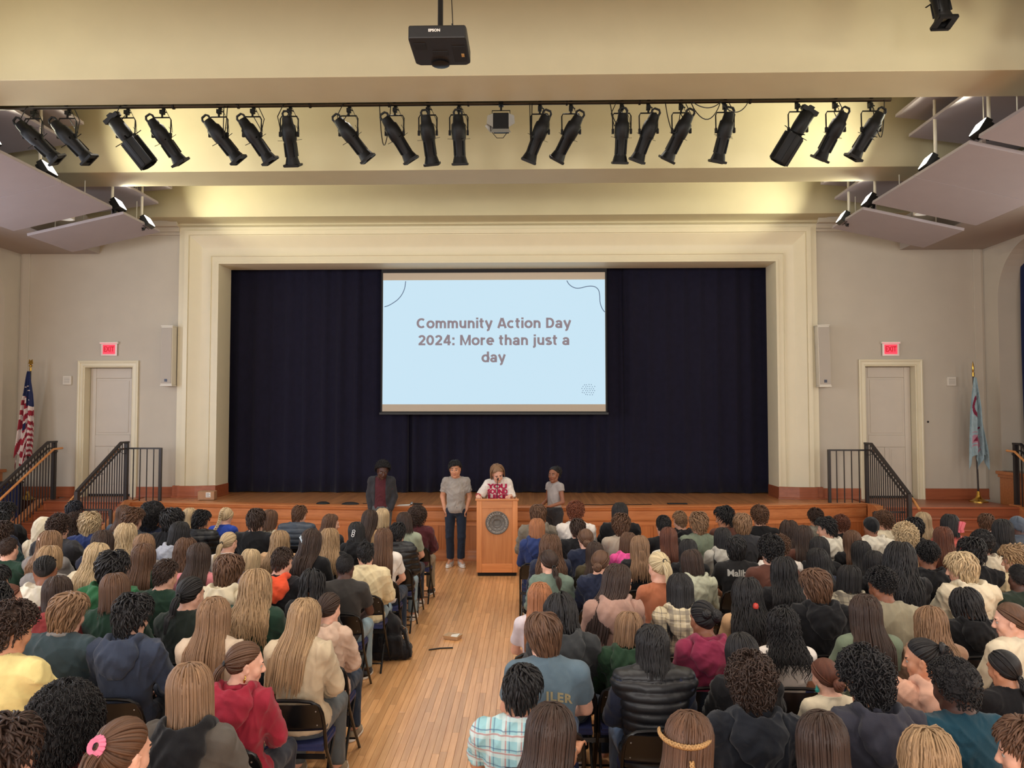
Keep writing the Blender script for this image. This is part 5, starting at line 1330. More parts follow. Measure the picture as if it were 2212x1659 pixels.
def curls(n, r=.011, tube=.0045, turns=2.0, len_=.045, off=.02, seed=0, hl={}, T=13, fluff=.012, topvol=0.0):
    rs = np.random.RandomState(seed); n = int(n * 1.25); tube *= .72; r *= .9; a = rs.uniform(-PI, PI, n); lim = hairline(a, **hl); p0 = np.arccos(1 - rs.uniform(0, 1, n) * (1 - np.cos(lim))); t = np.linspace(0, 1, T)[None]
    C = scalp(a[:, None] + 0 * t, p0[:, None] + t * len_ / .1, (off + rs.uniform(-.4, 1, n) * fluff)[:, None] + topvol * np.clip(np.cos(p0), 0, 1)[:, None] + 0 * t)
    d = C - SC; d /= np.linalg.norm(d, axis=2, keepdims=True); e = np.cross(d, rs.normal(size=(n, 1, 3))); e /= np.linalg.norm(e, axis=2, keepdims=True); ph = t * turns * 2 * PI + rs.uniform(0, 6, n)[:, None]
    rr = r * rs.uniform(.7, 1.2, n)[:, None]
    P = C + d * (rr * np.cos(ph))[..., None] + e * (rr * np.sin(ph))[..., None]; W = np.full((n, T), tube) * np.interp(t[0], [0, .15, .85, 1], [.5, 1, 1, .4])
    return [lock_tubes(P, W, W * .8, 4)]

def puff(off, seed, hl={}, amp=.008, sq=(1, 1, 1), nlat=60):
    rs = np.random.RandomState(seed); A, PHI = np.meshgrid(np.linspace(-PI, PI, 97), np.linspace(.001, 1, nlat), indexing='ij'); lim = hairline(A, **hl)
    ph = PHI * lim; k = off * (.75 + .25 * np.sin(np.clip(PHI, 0, 1) * PI * .9)); 
    d = np.stack([np.sin(ph) * np.sin(A), -np.sin(ph) * np.cos(A), np.cos(ph)], -1); h = np.zeros(A.shape)
    for _ in range(26):
        v = rs.normal(size=3); v *= rs.uniform(14, 46) / np.linalg.norm(v); h += np.sin(d @ v + rs.uniform(0, 6))
    P = scalp(A, ph, k + amp * h / 4 - (off) * .9 * sstep(PHI, .93, 1)); P = (P - SC) * np.array(sq) + SC
    n, T = A.shape; idx = np.arange(n * T).reshape(n, T); q = np.stack([idx[:-1, :-1], idx[:-1, 1:], idx[1:, 1:], idx[1:, :-1]], -1).reshape(-1, 4)
    return [(P.reshape(-1, 3), q, np.stack([A * 2.4 + .2 * h, PHI * 3], -1).reshape(-1, 2))]

def slick(tie, n=90, off=.010, seed=0, w=.012, hl={}):
    """hair combed back from the hairline to a tie point"""
    n = int(n * 1.7); w *= .62
    rs = np.random.RandomState(seed); a = np.linspace(-PI, PI, n, endpoint=False) + rs.normal(0, .03, n); T = 14; t = np.linspace(0, 1, T)[None, :, None]
    h = scalp(a, hairline(a, **hl), 0 * a); u = (h - SC) / SR; u /= np.linalg.norm(u, axis=1, keepdims=True); v = (np.array(tie) - SC) / SR; v /= np.linalg.norm(v)
    om = np.arccos(np.clip(u @ v, -1, 1))[:, None, None]; D = (np.sin((1 - t) * om) * u[:, None] + np.sin(t * om) * v) / np.maximum(np.sin(om), 1e-4)
    o = off * np.interp(np.linspace(0, 1, T), [0, .2, .8, 1], [.15, .9, 1.0, 1.3])[None, :, None] * rs.uniform(.75, 1.15, n)[:, None, None]
    P = SC + D * (SR + o); W = w * np.interp(np.linspace(0, 1, T), [0, .3, .7, 1], [1.1, 1.2, .8, .35])[None] * rs.uniform(.8, 1.1, n)[:, None]
    return [lock_tubes(P, W, W * .42), cap(off * .62, seed=seed, **hl)]

def tail(tie, L, n=34, seed=0, wave=.0, out=.045, rad=.022, w=.008, T=16, flat=1.0, drop_back=True):
    rs = np.random.RandomState(seed); n = int(n * 1.6); w *= .66; t = np.linspace(0, 1, T)[None]; th = rs.uniform(0, 6.28, n)[:, None]; rr = rad * np.sqrt(rs.rand(n))[:, None] * np.interp(t, [0, .18, .75, 1], [.3, 1, .9, .45])
    Ln = L * rs.uniform(.85, 1.08, n)[:, None]; y = -out * np.sin(np.clip(t * 3, 0, PI / 2)) * (1 - .25 * t); z = .012 * np.sin(t * PI * 1.2) - Ln * t ** 1.15
    x = rr * np.cos(th) * 1.25; yy = tie[1] + y + rr * np.sin(th) * flat; zz = tie[2] + z + 0 * x
    if drop_back: yy = np.minimum(yy, np.where(zz < -.14, -.178 - rr * .6, yy))
    P = np.stack([tie[0] + x + wave * np.sin(18 * t + th), yy + wave * .6 * np.cos(16 * t + th), zz], -1); W = w * np.interp(t, [0, .2, .8, 1], [.7, 1, .9, .25]) + 0 * x
    return [lock_tubes(P, W, W * .6)]

def coil(c, Rr, r, turns=2.6, seed=0, M=None):
    rs = np.random.RandomState(seed); T = 46; t = np.linspace(0, 1, T); n = 5; P = np.zeros((n, T, 3))
    for k in range(n):
        f = 1 - .78 * t; a = t * turns * 2 * PI + k * 2 * PI / n; P[k, :, 0] = c[0] + Rr * f * np.cos(a); P[k, :, 2] = c[2] + Rr * f * np.sin(a); P[k, :, 1] = c[1] - .012 - .026 * t + .005 * np.sin(a * 3 + k)
    W = np.full((n, T), r) * np.interp(t, [0, .1, .9, 1], [.6, 1, 1, .6])[None]
    return [lock_tubes(P, W, W * .9)]

def plait(pts, r, n=40, strands=3, beat=52, seed=0):
    pts = np.array(pts); s = np.linspace(0, 1, len(pts)); t = np.linspace(0, 1, n); C = np.stack([np.interp(t, s, pts[:, i]) for i in range(3)], 1); L = np.linalg.norm(np.diff(C, axis=0), axis=1).sum(); P = np.zeros((strands, n, 3))
    for k in range(strands):
        ph = t * L * beat + k * 2 * PI / strands; P[k] = C + np.stack([r * np.sin(ph), -.5 * r * np.cos(2 * ph), 0 * t], 1)
    W = np.full((strands, n), r * .62) * np.interp(t, [0, .08, .85, 1], [1, 1.1, .85, .35])[None]
    return [lock_tubes(P, W, W * .75)]

def ropes(n, L, r=.0065, seed=0, amax=2.3, Lv=.03, off=.014, spread=.3, p_lo=.1, wob=.003, back=-.17):
    rs = np.random.RandomState(seed); a = rs.uniform(-amax, amax, n); p0 = np.arccos(1 - rs.uniform(p_lo * .1, .8, n)); lim = np.full(n, 1.5); o = off + rs.uniform(0, .016, n); Ln = np.maximum(.03, L + rs.normal(0, Lv, n)); arc = np.maximum(0.02, .092 * (lim - p0)); T = 20; s = np.linspace(0, 1, T)[None] * (arc + Ln)[:, None]
    on = np.minimum(s, arc[:, None]); A = a[:, None] + 0 * s; P = fall(scalp(A, p0[:, None] + on / .092, o[:, None]), s - on, A, spread, back - rs.uniform(0, .02, n)[:, None])
    ph = rs.uniform(0, 6, n)[:, None]; P[..., 0] += wob * np.sin(60 * s + ph); P[..., 1] += wob * np.cos(50 * s + ph)
    W = r * (1 + .16 * np.sin(s * 420)) * np.interp(np.linspace(0, 1, T), [0, .1, .9, 1], [.8, 1, 1, .5])[None]
    return [lock_tubes(P, W, W, 5)]

TIE_LOW, TIE_MID, TIE_HIGH = (0, -.098, -.045), (0, -.112, .0), (0, -.104, .055)
SHORT = dict(nape=2.28, ear=1.56, front=.74); LOOSE = dict(nape=2.48, ear=1.86, front=.70)
def make_style(st, sd=0):
    if st == 'long': return curtain(150, .30, .03, seed=sd + 1, w=.0125, ragged=.8) + front_cap(seed=sd)
    if st == 'long2': return curtain(150, .40, .035, seed=sd + 21, w=.012, spread=.32) + front_cap(seed=sd)
    if st == 'longwavy': return curtain(150, .33, .045, seed=sd + 2, wave=.009, freq=34, w=.012, spread=.34, offv=.016) + front_cap(seed=sd)
    if st == 'longwavy2': return curtain(150, .36, .06, seed=sd + 31, wave=.013, freq=27, w=.013, spread=.42, offv=.02, off=.017) + front_cap(seed=sd)
    if st == 'medium': return curtain(150, .14, .02, seed=sd + 3, w=.0125, spread=.12, back=-.15) + front_cap(seed=sd)
    if st == 'bob': return curtain(150, .11, .012, seed=sd + 4, w=.0125, spread=.05, off=.018, back=-.14) + front_cap(seed=sd)
    if st == 'mullet': return curtain(130, .13, .03, amax=1.5, seed=sd + 5, w=.012, wave=.006, freq=30, spread=-.1, back=-.165) + radial(160, .09, .016, .012, .005, seed=sd, hl=LOOSE) + [cap(.012, **LOOSE)]
    if st == 'curlylong': return curtain(130, .26, .05, seed=sd + 6, wave=.014, freq=62, w=.0085, th=.0065, spread=.38, T=30, offv=.02) + curls(120, .012, .005, 2, .05, .022, sd, LOOSE) + front_cap(seed=sd)
    if st == 'halfup': return curtain(120, .30, .035, seed=sd + 7, w=.0125, wave=.004) + slick(TIE_MID, 80, .016, sd, hl=dict(nape=1.45, ear=1.5, front=.78)) + tail(TIE_MID, .26, 24, sd, out=.03, rad=.02)
    if st == 'pony': return slick(TIE_MID, 96, .012, sd) + tail(TIE_MID, .24, 36, sd)
    if st == 'ponylow': return slick(TIE_LOW, 96, .012, sd) + tail(TIE_LOW, .20, 36, sd, out=.035, wave=.004)
    if st == 'ponyhigh': return slick(TIE_HIGH, 96, .012, sd) + tail(TIE_HIGH, .26, 40, sd, out=.055, rad=.026, wave=.003)
    if st == 'bun': return slick(TIE_LOW, 90, .014, sd) + coil((0, -.110, -.04), .038, .013, seed=sd)
    if st == 'bunmessy': return slick((0, -.09, .07), 90, .014, sd) + coil((0, -.112, .06), .040, .013, seed=sd) + [(v + np.array((0, -.125, .03)), q, u) for v, q, u in [(lambda r_: (r_[0] * .42, r_[1], r_[2]))(x) for x in curls(70, .02, .008, 1.5, .06, .01, sd)]] + tail(TIE_LOW, .06, 14, sd, out=.02, w=.003)
    if st == 'twists': return slick((.03, -.10, .04), 100, .012, sd, w=.009) + coil((.045, -.10, .03), .036, .014, seed=sd) + coil((-.03, -.10, .05), .026, .012, 2, seed=sd + 3) + plait([(0, .06, .105), (0, 0, .128), (0, -.06, .115)], .004, 20, 2)
    if st == 'braid': return slick((0, -.09, -.07), 96, .013, sd) + plait([(0, -.06, .115), (0, -.105, .08), (0, -.124, .02), (0, -.122, -.05), (0, -.14, -.12), (0, -.185, -.2), (0, -.195, -.34)], .021, 60, 3, 60)
    if st == 'braids': return slick(TIE_LOW, 70, .012, sd) + ropes(110, .17, .0062, sd, 2.0, .04) + front_cap(seed=sd)
    if st == 'locs': return ropes(150, .12, .0078, sd + 2, 2.7, .03, .018, .12, back=-.15) + [cap(.016, **SHORT)] + radial(60, .09, .016, .008, .007, seed=sd, T=10, hl=SHORT)
    if st == 'cornrows':
        out = [cap(.006, **SHORT)]
        for k in range(-4, 5):
            x = k * .0165; z = np.linspace(.70, -1.05, 12); yy = np.cos(z * 1.15); pts = []
            for f in np.linspace(-.70, 1.75, 16):
                c = math.sqrt(max(.05, 1 - (x / .085) ** 2)); pts.append((x * (1 - .25 * max(0, f - 1)), SC[1] - (SR[1] + .009) * math.sin(f) * c, SC[2] + (SR[2] + .009) * math.cos(f) * c))
            out += plait(pts, .006, 46, 3, 120)
            out += ropes(1, .03, .005, k + 20, .6) if k % 3 == 0 else []
        return out
    if st == 'short': return radial(330, .055, .014, .0095, .004, sd + 1, hl=SHORT, liftv=.012, topvol=.010) + [cap(.013, seed=sd, **SHORT)]
    if st == 'short2': return radial(330, .05, .02, .010, .005, sd + 41, hl=SHORT, liftv=.02, topvol=.014, twist=-.6, jitter=.7) + [cap(.014, seed=sd, **SHORT)]
    if st == 'crop': return radial(420, .028, .008, .007, .0035, sd + 2, hl=SHORT, liftv=.008, topvol=.012, jitter=.5) + [cap(.009, seed=sd, **SHORT)]
    if st == 'buzz': return radial(900, .012, .004, .004, .0025, sd + 3, T=4, hl=SHORT, liftv=.003) + [cap(.005, seed=sd, **SHORT)]
    if st == 'fade': return curls(420, .009, .0042, 2, .03, .012, sd + 1, dict(nape=1.7, ear=1.3, front=.72), topvol=.014) + [cap(.005, **SHORT)] + radial(500, .012, .004, .004, .0025, sd + 3, T=4, hl=SHORT, liftv=.003)
    if st == 'shaggy': return radial(300, .10, .018, .0125, .005, sd + 4, T=11, hl=LOOSE, liftv=.012, topvol=.008, wave=.003, freq=50, twist=.35) + [cap(.016, seed=sd, **LOOSE)]
    if st == 'shaggy2': return radial(300, .085, .024, .0125, .0055, sd + 14, T=12, hl=LOOSE, liftv=.02, topvol=.012, wave=.007, freq=75, twist=-.3, jitter=.6) + [cap(.018, seed=sd, **LOOSE)]
    if st == 'bowl': return radial(320, .12, .016, .012, .005, sd + 6, T=12, hl=dict(nape=2.34, ear=1.8, front=.95), twist=.25, jitter=.15, liftv=.01) + [cap(.015, nape=2.36, ear=1.82, front=.95)]
    if st == 'curlyshort': return curls(330, .012, .005, 2, .045, .016, sd + 5, SHORT, topvol=.014, fluff=.016) + [cap(.014, **SHORT)]
    if st == 'curly': return curls(420, .014, .0052, 2.2, .055, .022, sd + 7, LOOSE, fluff=.02, topvol=.012) + radial(140, .06, .03, .006, .004, sd, 10, .006, 120, hl=LOOSE) + [cap(.018, **LOOSE)]
    if st == 'afro': return puff(.072, sd, LOOSE, .008) + curls(900, .008, .0036, 1.6, .03, .074, sd, LOOSE, 11)
    if st == 'afrobig': return puff(.10, sd + 3, dict(nape=2.7, ear=2.3, front=.7), .010, (1, 1, 1.02)) + curls(1500, .009, .0036, 1.4, .03, .104, sd, dict(nape=2.65, ear=2.25, front=.7), 11)
    if st == 'afro2': return puff(.05, sd + 5, LOOSE, .009) + curls(420, .011, .0046, 1.8, .04, .048, sd, LOOSE, 12)
    if st == 'afro3': return puff(.030, sd + 6, SHORT, .004) + curls(620, .0065, .0034, 1.6, .022, .029, sd, SHORT, 11, fluff=.006)
    if st == 'beanie': return [cap(.014, lumps=.0008, nape=2.35, ear=1.7, front=.75)] + plait([(0, -.1, -.03), (0, -.12, -.07)], .01, 10, 2)
    if st == 'puffback': return slick(TIE_MID, 90, .010, sd) + [((v - SC) * .78 + SC + np.array((0, -.105, .005)), q, u) for v, q, u in puff(.02, 3, dict(nape=2.6, ear=2.6, front=2.6), .012, nlat=50)]
    if st == 'sideswept': return curtain(140, .10, .025, amax=2.05, seed=sd + 61, w=.0125, wave=.005, spread=.05, back=-.14) + front_cap(2.0, seed=sd, front=.72, n=50, side_sweep=.6)
PEOPLE = [
(-5.859,11.02,1.015,'short','navyblack','jacket','plum',0,'M','dark tousled hair and plum jacket in front of the stair railing'),
(-6.368,10.3,1.046,'short','black','jacket','black',0,'M','black short hair and black jacket below the pleated navy screen'),
(-5.942,9.58,1.031,'short','black','hoodie','navy',0,'M','black hair and navy hoodie at the wall end of the second row'),
(-5.422,8.86,1.012,'short','dkbrown','sweat','teal',0,'M','dark brown hair and teal sweatshirt at the wall side'),
(-4.835,8.14,0.973,'buzz','dkbrown','sweat','dkgreen',0,'M','cropped dark brown hair and dark green sweatshirt'),
(-5.379,9.58,1.004,'hoodup','cream','hoodie','cream',0,'F','pale cream hood pulled up over the head'),
(-4.39,8.14,1.059,'longwavy','ltbrown','sweat','grey',0,'F','very long light brown hair with a small clip'),
(-4.742,8.86,1.069,'curlyshort','dkbrown','jacket','charcoal',0,'M','dark curly hair and charcoal patterned jacket'),
(-5.426,10.3,0.994,'curlylong','dkbrown','top','navy',1,'F','long dark brown ringlets and navy top'),
(-4.779,9.58,1.025,'shaggy','blond','sweat','navyblue',2,'M','short curly blond hair and navy blue sweater'),
(-3.935,7.42,1.029,'bob','dkblond','sweat','grey',0,'F','blond brown bob behind a braided head'),
(-3.504,6.7,1.033,'cornrows','black','hoodie','offwhite',0,'M','dark braided hair and off white hood over a dark jacket'),
(-5.133,11.02,1.007,'long','brown','top','slate',0,'F','long ash brown hair and slate top near the stage corner'),
(-4.274,9.58,1.065,'short','brown','sweat','charcoal',1,'M','messy short brown hair and charcoal sweatshirt'),
(-4.373,10.3,1.05,'afro','black','sweat','navy',0,'F','large round black afro and navy sweatshirt'),
(-3.758,9.58,1.061,'shaggy','black','sweat','black',0,'M','thick black short hair and black sweatshirt beside the afro'),
(-4.175,11.02,0.978,'long','blond','top','cream',0,'F','straight blond hair hanging behind a black puffer jacket'),
(-3.722,10.3,0.978,'short','black','puffer','black',1,'M','short black hair and black puffer jacket with stand collar'),
(-3.67,11.02,0.99,'braid','blond','top','royal',1,'F','blond braid down the back of a royal blue top'),
(-3.344,8.86,1.056,'medium','black','hoodie','palegrey',0,'F','straight black hair and pale grey hoodie'),
(-3.819,8.14,1.064,'long','dkbrown','sweat','navy',0,'F','smooth dark brown hair behind the navy blue sweater'),
(-3.951,8.86,1.035,'longwavy','blond','sweat','cream',0,'F','wavy light blond hair and cream sweatshirt'),
(-3.374,8.14,1.032,'long','ltbrown','sweat','grey',0,'F','straight strawberry blond hair and grey sweatshirt'),
(-3.017,7.42,1.049,'long','brown','sweat','dkgreen',0,'F','long straight medium brown hair covering the whole back'),
(-3.485,7.42,1.051,'longwavy','blond','sweat','cream',1,'F','long wavy golden blond hair spread over the back'),
(-2.929,8.14,0.999,'longwavy','brown','top','black',0,'F','wavy brown hair with blond ends and black top'),
(-2.478,7.42,1.054,'long','dkbrown','top','pink',0,'F','dark brown straight hair and pink top'),
(-2.775,8.86,0.969,'pony','blond','tee','white',1,'F','pale blond low ponytail and white tee'),
(-2.237,8.14,0.916,'bob','blond','sweat','lavender',0,'F','blond bob and lavender grey sweatshirt'),
(-2.927,6.7,1.044,'shaggy','black','hoodie','green',0,'M','fluffy black hair and bright green hoodie'),
(-2.482,6.7,1.001,'crop','dkbrown','sweat','dkgreen',1,'M','cropped dark brown hair and dark green crewneck'),
(-2.494,5.98,1.058,'medium','brown','sweat','dkgreen',2,'F','brown hair over a yellow collar and dark green sweatshirt'),
(-1.926,6.7,1.035,'shaggy','brown','hoodie','cream',1,'M','thick swept brown hair and cream hoodie'),
(-1.939,5.98,1.038,'pony','black','sweat','blackgreen',1,'F','black ponytail and black green sweatshirt'),
(-2.948,5.98,1.037,'long','dkbrown','hoodie','red',2,'F','dark brown hair and faded red hoodie'),
(-3.393,5.98,1.0,'bun','auburn','sweat','navy',3,'F','auburn hair tied back with face turned to the aisle'),
(-3.949,6.7,0.955,'short','black','sweat','green',0,'M','black hair and green sweatshirt at the picture edge'),
(-2.958,5.26,1.066,'short','black','jacket','navy',0,'M','black hair and navy jacket half out of the picture'),
(-2.464,5.26,1.035,'shaggy','ltbrown','sweat','dkteal',0,'M','light brown mop and dark teal sweater with grey collar'),
(-2.019,5.26,1.018,'short','black','hoodie','navy2',1,'M','short black hair and faded navy hoodie'),
(-2.374,4.54,1.107,'curlyshort','dkbrown','sweat','yellow',1,'M','dark curly hair and pale yellow sweatshirt'),
(-1.435,5.26,1.052,'long','ltbrown','sweat','beige',0,'F','long straight light brown hair over a beige sweatshirt'),
(-1.409,5.98,1.086,'longwavy','dkblond','sweat','dkgreen',0,'F','long dark blond hair parted over a dark green sweatshirt'),
(-0.984,4.54,0.989,'pony','brown','hoodie','crimson',3,'F','brown ponytail and crimson hoodie with gold hoop earring'),
(-0.94,3.82,1.062,'medium','ltbrown','hoodie','asphalt',0,'F','shoulder length light brown hair and grey hoodie with black hood'),
(-1.565,3.82,0.919,'afrobig','black','sweat','red2',0,'F','huge black natural hair with a green clip and red top'),
(-0.931,3.1,1.072,'ponyhigh','brown','sweat','charcoal',1,'F','brown ponytail held by a pink scrunchie'),
(-1.41,3.1,1.029,'short','dkbrown','hoodie','grey',0,'M','dark brown hair and grey hoodie holding a phone'),
(-2.701,9.58,1.064,'short','dkbrown','sweat','black',0,'M','dark brown short hair and wide black sweater in the first row'),
(-2.788,10.3,1.029,'medium','brown','top','cream',1,'F','brown chin length hair and cream top beside the black sweater'),
(-2.612,11.02,0.972,'short','brown','puffer','bluegrey',1,'M','brown hair and blue grey puffer jacket'),
(-1.981,10.3,0.988,'long','brown','top','charcoal',3,'F','brown hair with face turned in profile towards the aisle'),
(-2.162,8.86,0.982,'longwavy','dkblond','jacket','tan',0,'F','long dark blond hair and tan fleece jacket'),
(-1.617,8.14,1.077,'halfup','dkbrown','top','black',1,'F','dark brown hair held by a silver clip'),
(-1.593,8.86,1.004,'longwavy','dkblond','sweat','black',0,'F','blond streaked hair over a black sweatshirt'),
(-1.427,9.58,0.985,'longclip','black','hoodie','black',2,'F','black hair with a white chain clip'),
(-1.446,10.3,1.032,'long','dkbrown','top','tan',1,'F','dark brown hair and tan top just below the maroon shirt'),
(-1.397,11.02,0.979,'medium','blond','top','brownred',0,'F','shoulder length blond hair right under the jacketed speaker'),
(-0.93,9.58,0.969,'short','black','puffer','black',0,'F','black hair and shiny black puffer coat by the aisle'),
(-0.949,10.3,1.009,'medium','dkbrown','tee','sage',2,'F','dark brown hair and sage green tee'),
(-0.899,11.02,0.956,'afro2','dkbrown','sweat','maroon',0,'M','bushy dark brown hair and maroon sweatshirt at the aisle'),
(-0.967,8.86,1.006,'long','brown','tee','white',0,'F','straight brown hair and white tee at the aisle'),
(-1.006,8.14,0.939,'crop','black','fleece','creamfleece',2,'M','short black hair and cream fleece with a navy trimmed collar'),
(-1.064,7.42,0.954,'buzz','black','tee','charcoal2',0,'M','close cropped black hair and charcoal tee'),
(-1.693,7.42,0.989,'crop','dkbrown','hoodie','blackorange',1,'M','dark brown hair and black sweatshirt with orange hood'),
(-1.174,6.7,0.975,'braids','black','sweat','black',0,'F','black box braids gathered over a black sweatshirt'),
(-0.858,5.98,0.95,'pony','dkbrown','hoodie','blush',1,'F','dark hair and blush beige hoodie leaning to the aisle'),
(-0.837,5.26,1.047,'long','dkblond','sweat','oatmeal',1,'F','long blond streaked hair and oatmeal sweater on the aisle'),
(0.816,10.6,1.025,'shaggy','brown','hoodie','taupegrey',0,'M','shaggy brown hair and grey hoodie beside the lectern'),
(1.329,10.6,1.05,'curlyshort','red','sweat','white',0,'M','red brown curls and white sweatshirt'),
(1.93,10.6,1.056,'medium','black','sweat','black',0,'M','chin length black hair and black sweater in the first row'),
(0.797,9.88,0.991,'medium','ginger','hoodie','navyblue',0,'F','ginger blond hair and navy hoodie at the aisle'),
(1.316,9.88,0.954,'short','dkbrown','sweat','black',0,'M','dark brown hair and black sweatshirt behind the white sweatshirt'),
(1.864,9.88,0.994,'short','brown','tee','stone',0,'M','short brown hair and stone grey shirt'),
(1.364,9.16,0.978,'bun','brown','sweat','navy',0,'F','brown low bun and dark navy sweatshirt'),
(1.844,9.16,0.942,'medium','brown','hoodie','hotpink',1,'F','brown hair and hot pink hoodie'),
(1.895,8.44,0.999,'halfup','ltbrown','jacket','black',0,'F','half tied light brown hair over a black jacket'),
(0.93,8.44,1.004,'longwavy','brown','sweat','navy',0,'F','long wavy brown hair and navy sweatshirt'),
(0.916,7.72,0.981,'ponylow','dkbrown','sweat','sagegrey',0,'F','dark brown low ponytail and grey green long sleeved top'),
(1.408,8.44,0.945,'long','dkbrown','sweat','olive',0,'F','dark brown hair and olive sweatshirt beside the bun'),
(1.385,7.72,0.979,'bun','brown','sweat','navy',1,'F','coiled brown bun and black navy sweater'),
(2.401,9.88,0.987,'crop','black','tee','black',0,'M','cropped black hair and black tee in the second row'),
(2.766,10.6,0.964,'crop','ltbrown','hoodie','black',2,'M','short light brown hair and black hoodie'),
(2.846,9.88,1.009,'short','ltbrown','sweat','greengrey',0,'M','light brown hair and grey green sweatshirt'),
(2.333,9.16,0.989,'long','auburn','tee','offwhite',0,'F','auburn brown hair and off white tee'),
(3.381,10.6,1.003,'short','black','tee','brownred',4,'M','short black hair with face turned to the side'),
(3.392,9.88,1.011,'shaggy','ltbrown','tee','charcoal',0,'M','light brown bowl cut and charcoal tee'),
(3.826,10.6,1.013,'curlyshort','brown','tee','black',0,'M','brown curls above a bare neck and black tee'),
(2.414,8.44,0.97,'long','black','sweat','black',0,'F','straight black hair and black sweatshirt'),
(2.967,9.16,0.987,'long','black','hoodie','ltgrey',0,'F','long black hair and light grey hoodie'),
(1.882,7.0,1.06,'ponyhigh','palegold','top','rust',2,'F','pale blond ponytail and rust brown top'),
(2.323,7.72,0.978,'bob','dkbrown','hoodie','palegreen',0,'F','dark brown bob and pale grey hoodie'),
(2.93,8.44,0.962,'shaggy','black','tee','blackmalibu',0,'M','black tied hair and black tee lettered across the back'),
(1.374,6.28,1.085,'long','dkbrown','hoodie','mauve',3,'F','long dark hair and mauve hoodie with face in profile'),
(1.909,6.28,1.025,'long','black','hoodie','plaidbeige',0,'F','long black hair and beige plaid hooded shirt'),
(0.787,6.28,0.964,'long','ginger','tee','palelilac',0,'F','long ginger brown hair and pale lilac tee at the aisle'),
(0.945,5.56,0.993,'locs','black','hoodie','dkgrey',0,'M','black locs and dark grey hoodie'),
(1.95,5.56,0.99,'twists','black','hoodie','magenta',2,'F','twisted black bun with a parting and magenta hoodie'),
(1.39,5.56,0.928,'bob','ltbrown','hoodie','forest',1,'F','short light brown hair and forest green hoodie'),
(1.457,4.84,0.981,'mullet','black','vest','black',0,'M','long black mullet and quilted black vest with navy sleeves'),
(0.812,4.84,1.035,'bowl','brown','tee','bluetee',0,'M','brown bowl cut and blue grey tee with letters on the back'),
(2.445,6.28,0.998,'longwavy','black','top','tan',0,'F','dark wavy hair tied with a red clip and tan top'),
(2.026,4.84,0.969,'medium','black','sweat','black',0,'F','straight black hair and black sweater behind the magenta hoodie'),
(1.863,4.12,0.996,'curly','dkbrown','hoodie','blacknavy',0,'M','dark curly hair and black navy hoodie'),
(0.652,4.12,0.956,'short','black','plaid','plaid',0,'M','short black hair and blue plaid shirt with bare knees'),
(3.979,9.88,0.976,'longwavy','dkbrown','sweat','black',0,'F','wavy dark brown hair and black sweatshirt in the second row'),
(4.838,11.32,0.922,'curlyshort','dkbrown','sweat','midgrey',0,'M','dark curls and mid grey sweatshirt'),
(4.473,9.88,0.97,'short','black','hoodie','offwhite',4,'M','short black hair in profile and off white hoodie'),
(4.916,10.6,0.923,'curlyshort','auburn','sweat','black',0,'M','auburn curls and black sweatshirt'),
(3.907,9.16,1.01,'long','dkbrown','top','brownred',0,'F','straight dark brown hair and brown top'),
(4.465,9.16,0.966,'halfup','brown','sweat','black',0,'F','brown topped hair tied over black lengths'),
(5.001,9.88,0.988,'beanie','black','hoodie','offwhite',0,'M','smooth black durag and off white hoodie'),
(5.514,10.6,0.965,'curlyshort','brown','sweat','cream',2,'M','curly brown hair and cream sweatshirt'),
(4.739,8.44,1.062,'curlyshort','blond','sweat','tan',0,'M','bleached curls on top of dark sides'),
(6.01,10.6,0.996,'long','ashblond','top','blushskin',0,'F','long straight ash blond hair and bare shoulders'),
(5.521,9.88,0.968,'short','black','sweat','black',1,'M','short black hair and black sweatshirt in front of the ash blond hair'),
(5.966,9.88,1.043,'medium','black','sweat','coral',1,'F','black hair with a big pink claw clip and coral top'),
(5.516,9.16,1.002,'long','auburn','sweat','maroon',0,'F','smooth auburn hair and maroon sweatshirt'),
(6.837,10.6,0.95,'short','brown','tee','black',1,'M','short brown hair and black tee near the flag stand'),
(6.195,9.16,1.069,'medium','black','sweat','black',0,'F','thick black hair and black sweatshirt by the wainscot'),
(5.531,8.44,1.016,'afro3','black','hoodie','offwhite2',0,'M','rounded black hair and off white hoodie'),
(6.822,9.88,1.001,'beanie','slate','puffer','slate',0,'M','slate hood and slate puffer jacket'),
(3.82,8.44,0.993,'long','black','sweat','black',0,'F','long black hair in the shadow of brown curls'),
(3.085,7.72,1.043,'curlyshort','black','tee','brownred',0,'M','black curls beside lighter brown curls'),
(3.375,8.44,0.966,'curlyshort','brown','sweat','white',0,'M','brown curls over a white collar'),
(4.265,8.44,0.964,'long','black','top','black',0,'F','long black hair below the brown topped hair'),
(4.084,7.72,0.977,'long','black','sweat','black',0,'F','straight black hair and black sweatshirt behind the durag'),
(3.977,7.0,1.126,'longwavy','black','sweat','black',1,'F','wavy black hair below bleached curls'),
(4.588,7.72,1.007,'fade','black','hoodie','black',1,'M','black curly fade and black hoodie with white flower print'),
(5.033,7.72,1.028,'short','black','sweat','black',0,'M','short black hair and black sweatshirt behind blond waves'),
(4.565,7.0,1.034,'shaggy','blond','hoodie','cream',4,'M','wavy blond hair and cream hoodie'),
(5.478,7.72,0.989,'shaggy','dkblond','jacket','creamfleece2',4,'M','curly dark blond hair and cream fleece jacket'),
(5.041,7.0,0.96,'buzz','black','sweat','dkgreen2',0,'M','cropped black hair and dark green sweatshirt at the far end'),
(3.533,7.72,0.996,'long','black','top','navy',0,'F','smooth black hair and navy top'),
(2.968,7.0,1.029,'longwavy','black','sweat','black',0,'F','voluminous long black waves'),
(3.532,7.0,0.975,'bob','black','hoodie','greyplaid',0,'F','black bob and grey plaid hoodie'),
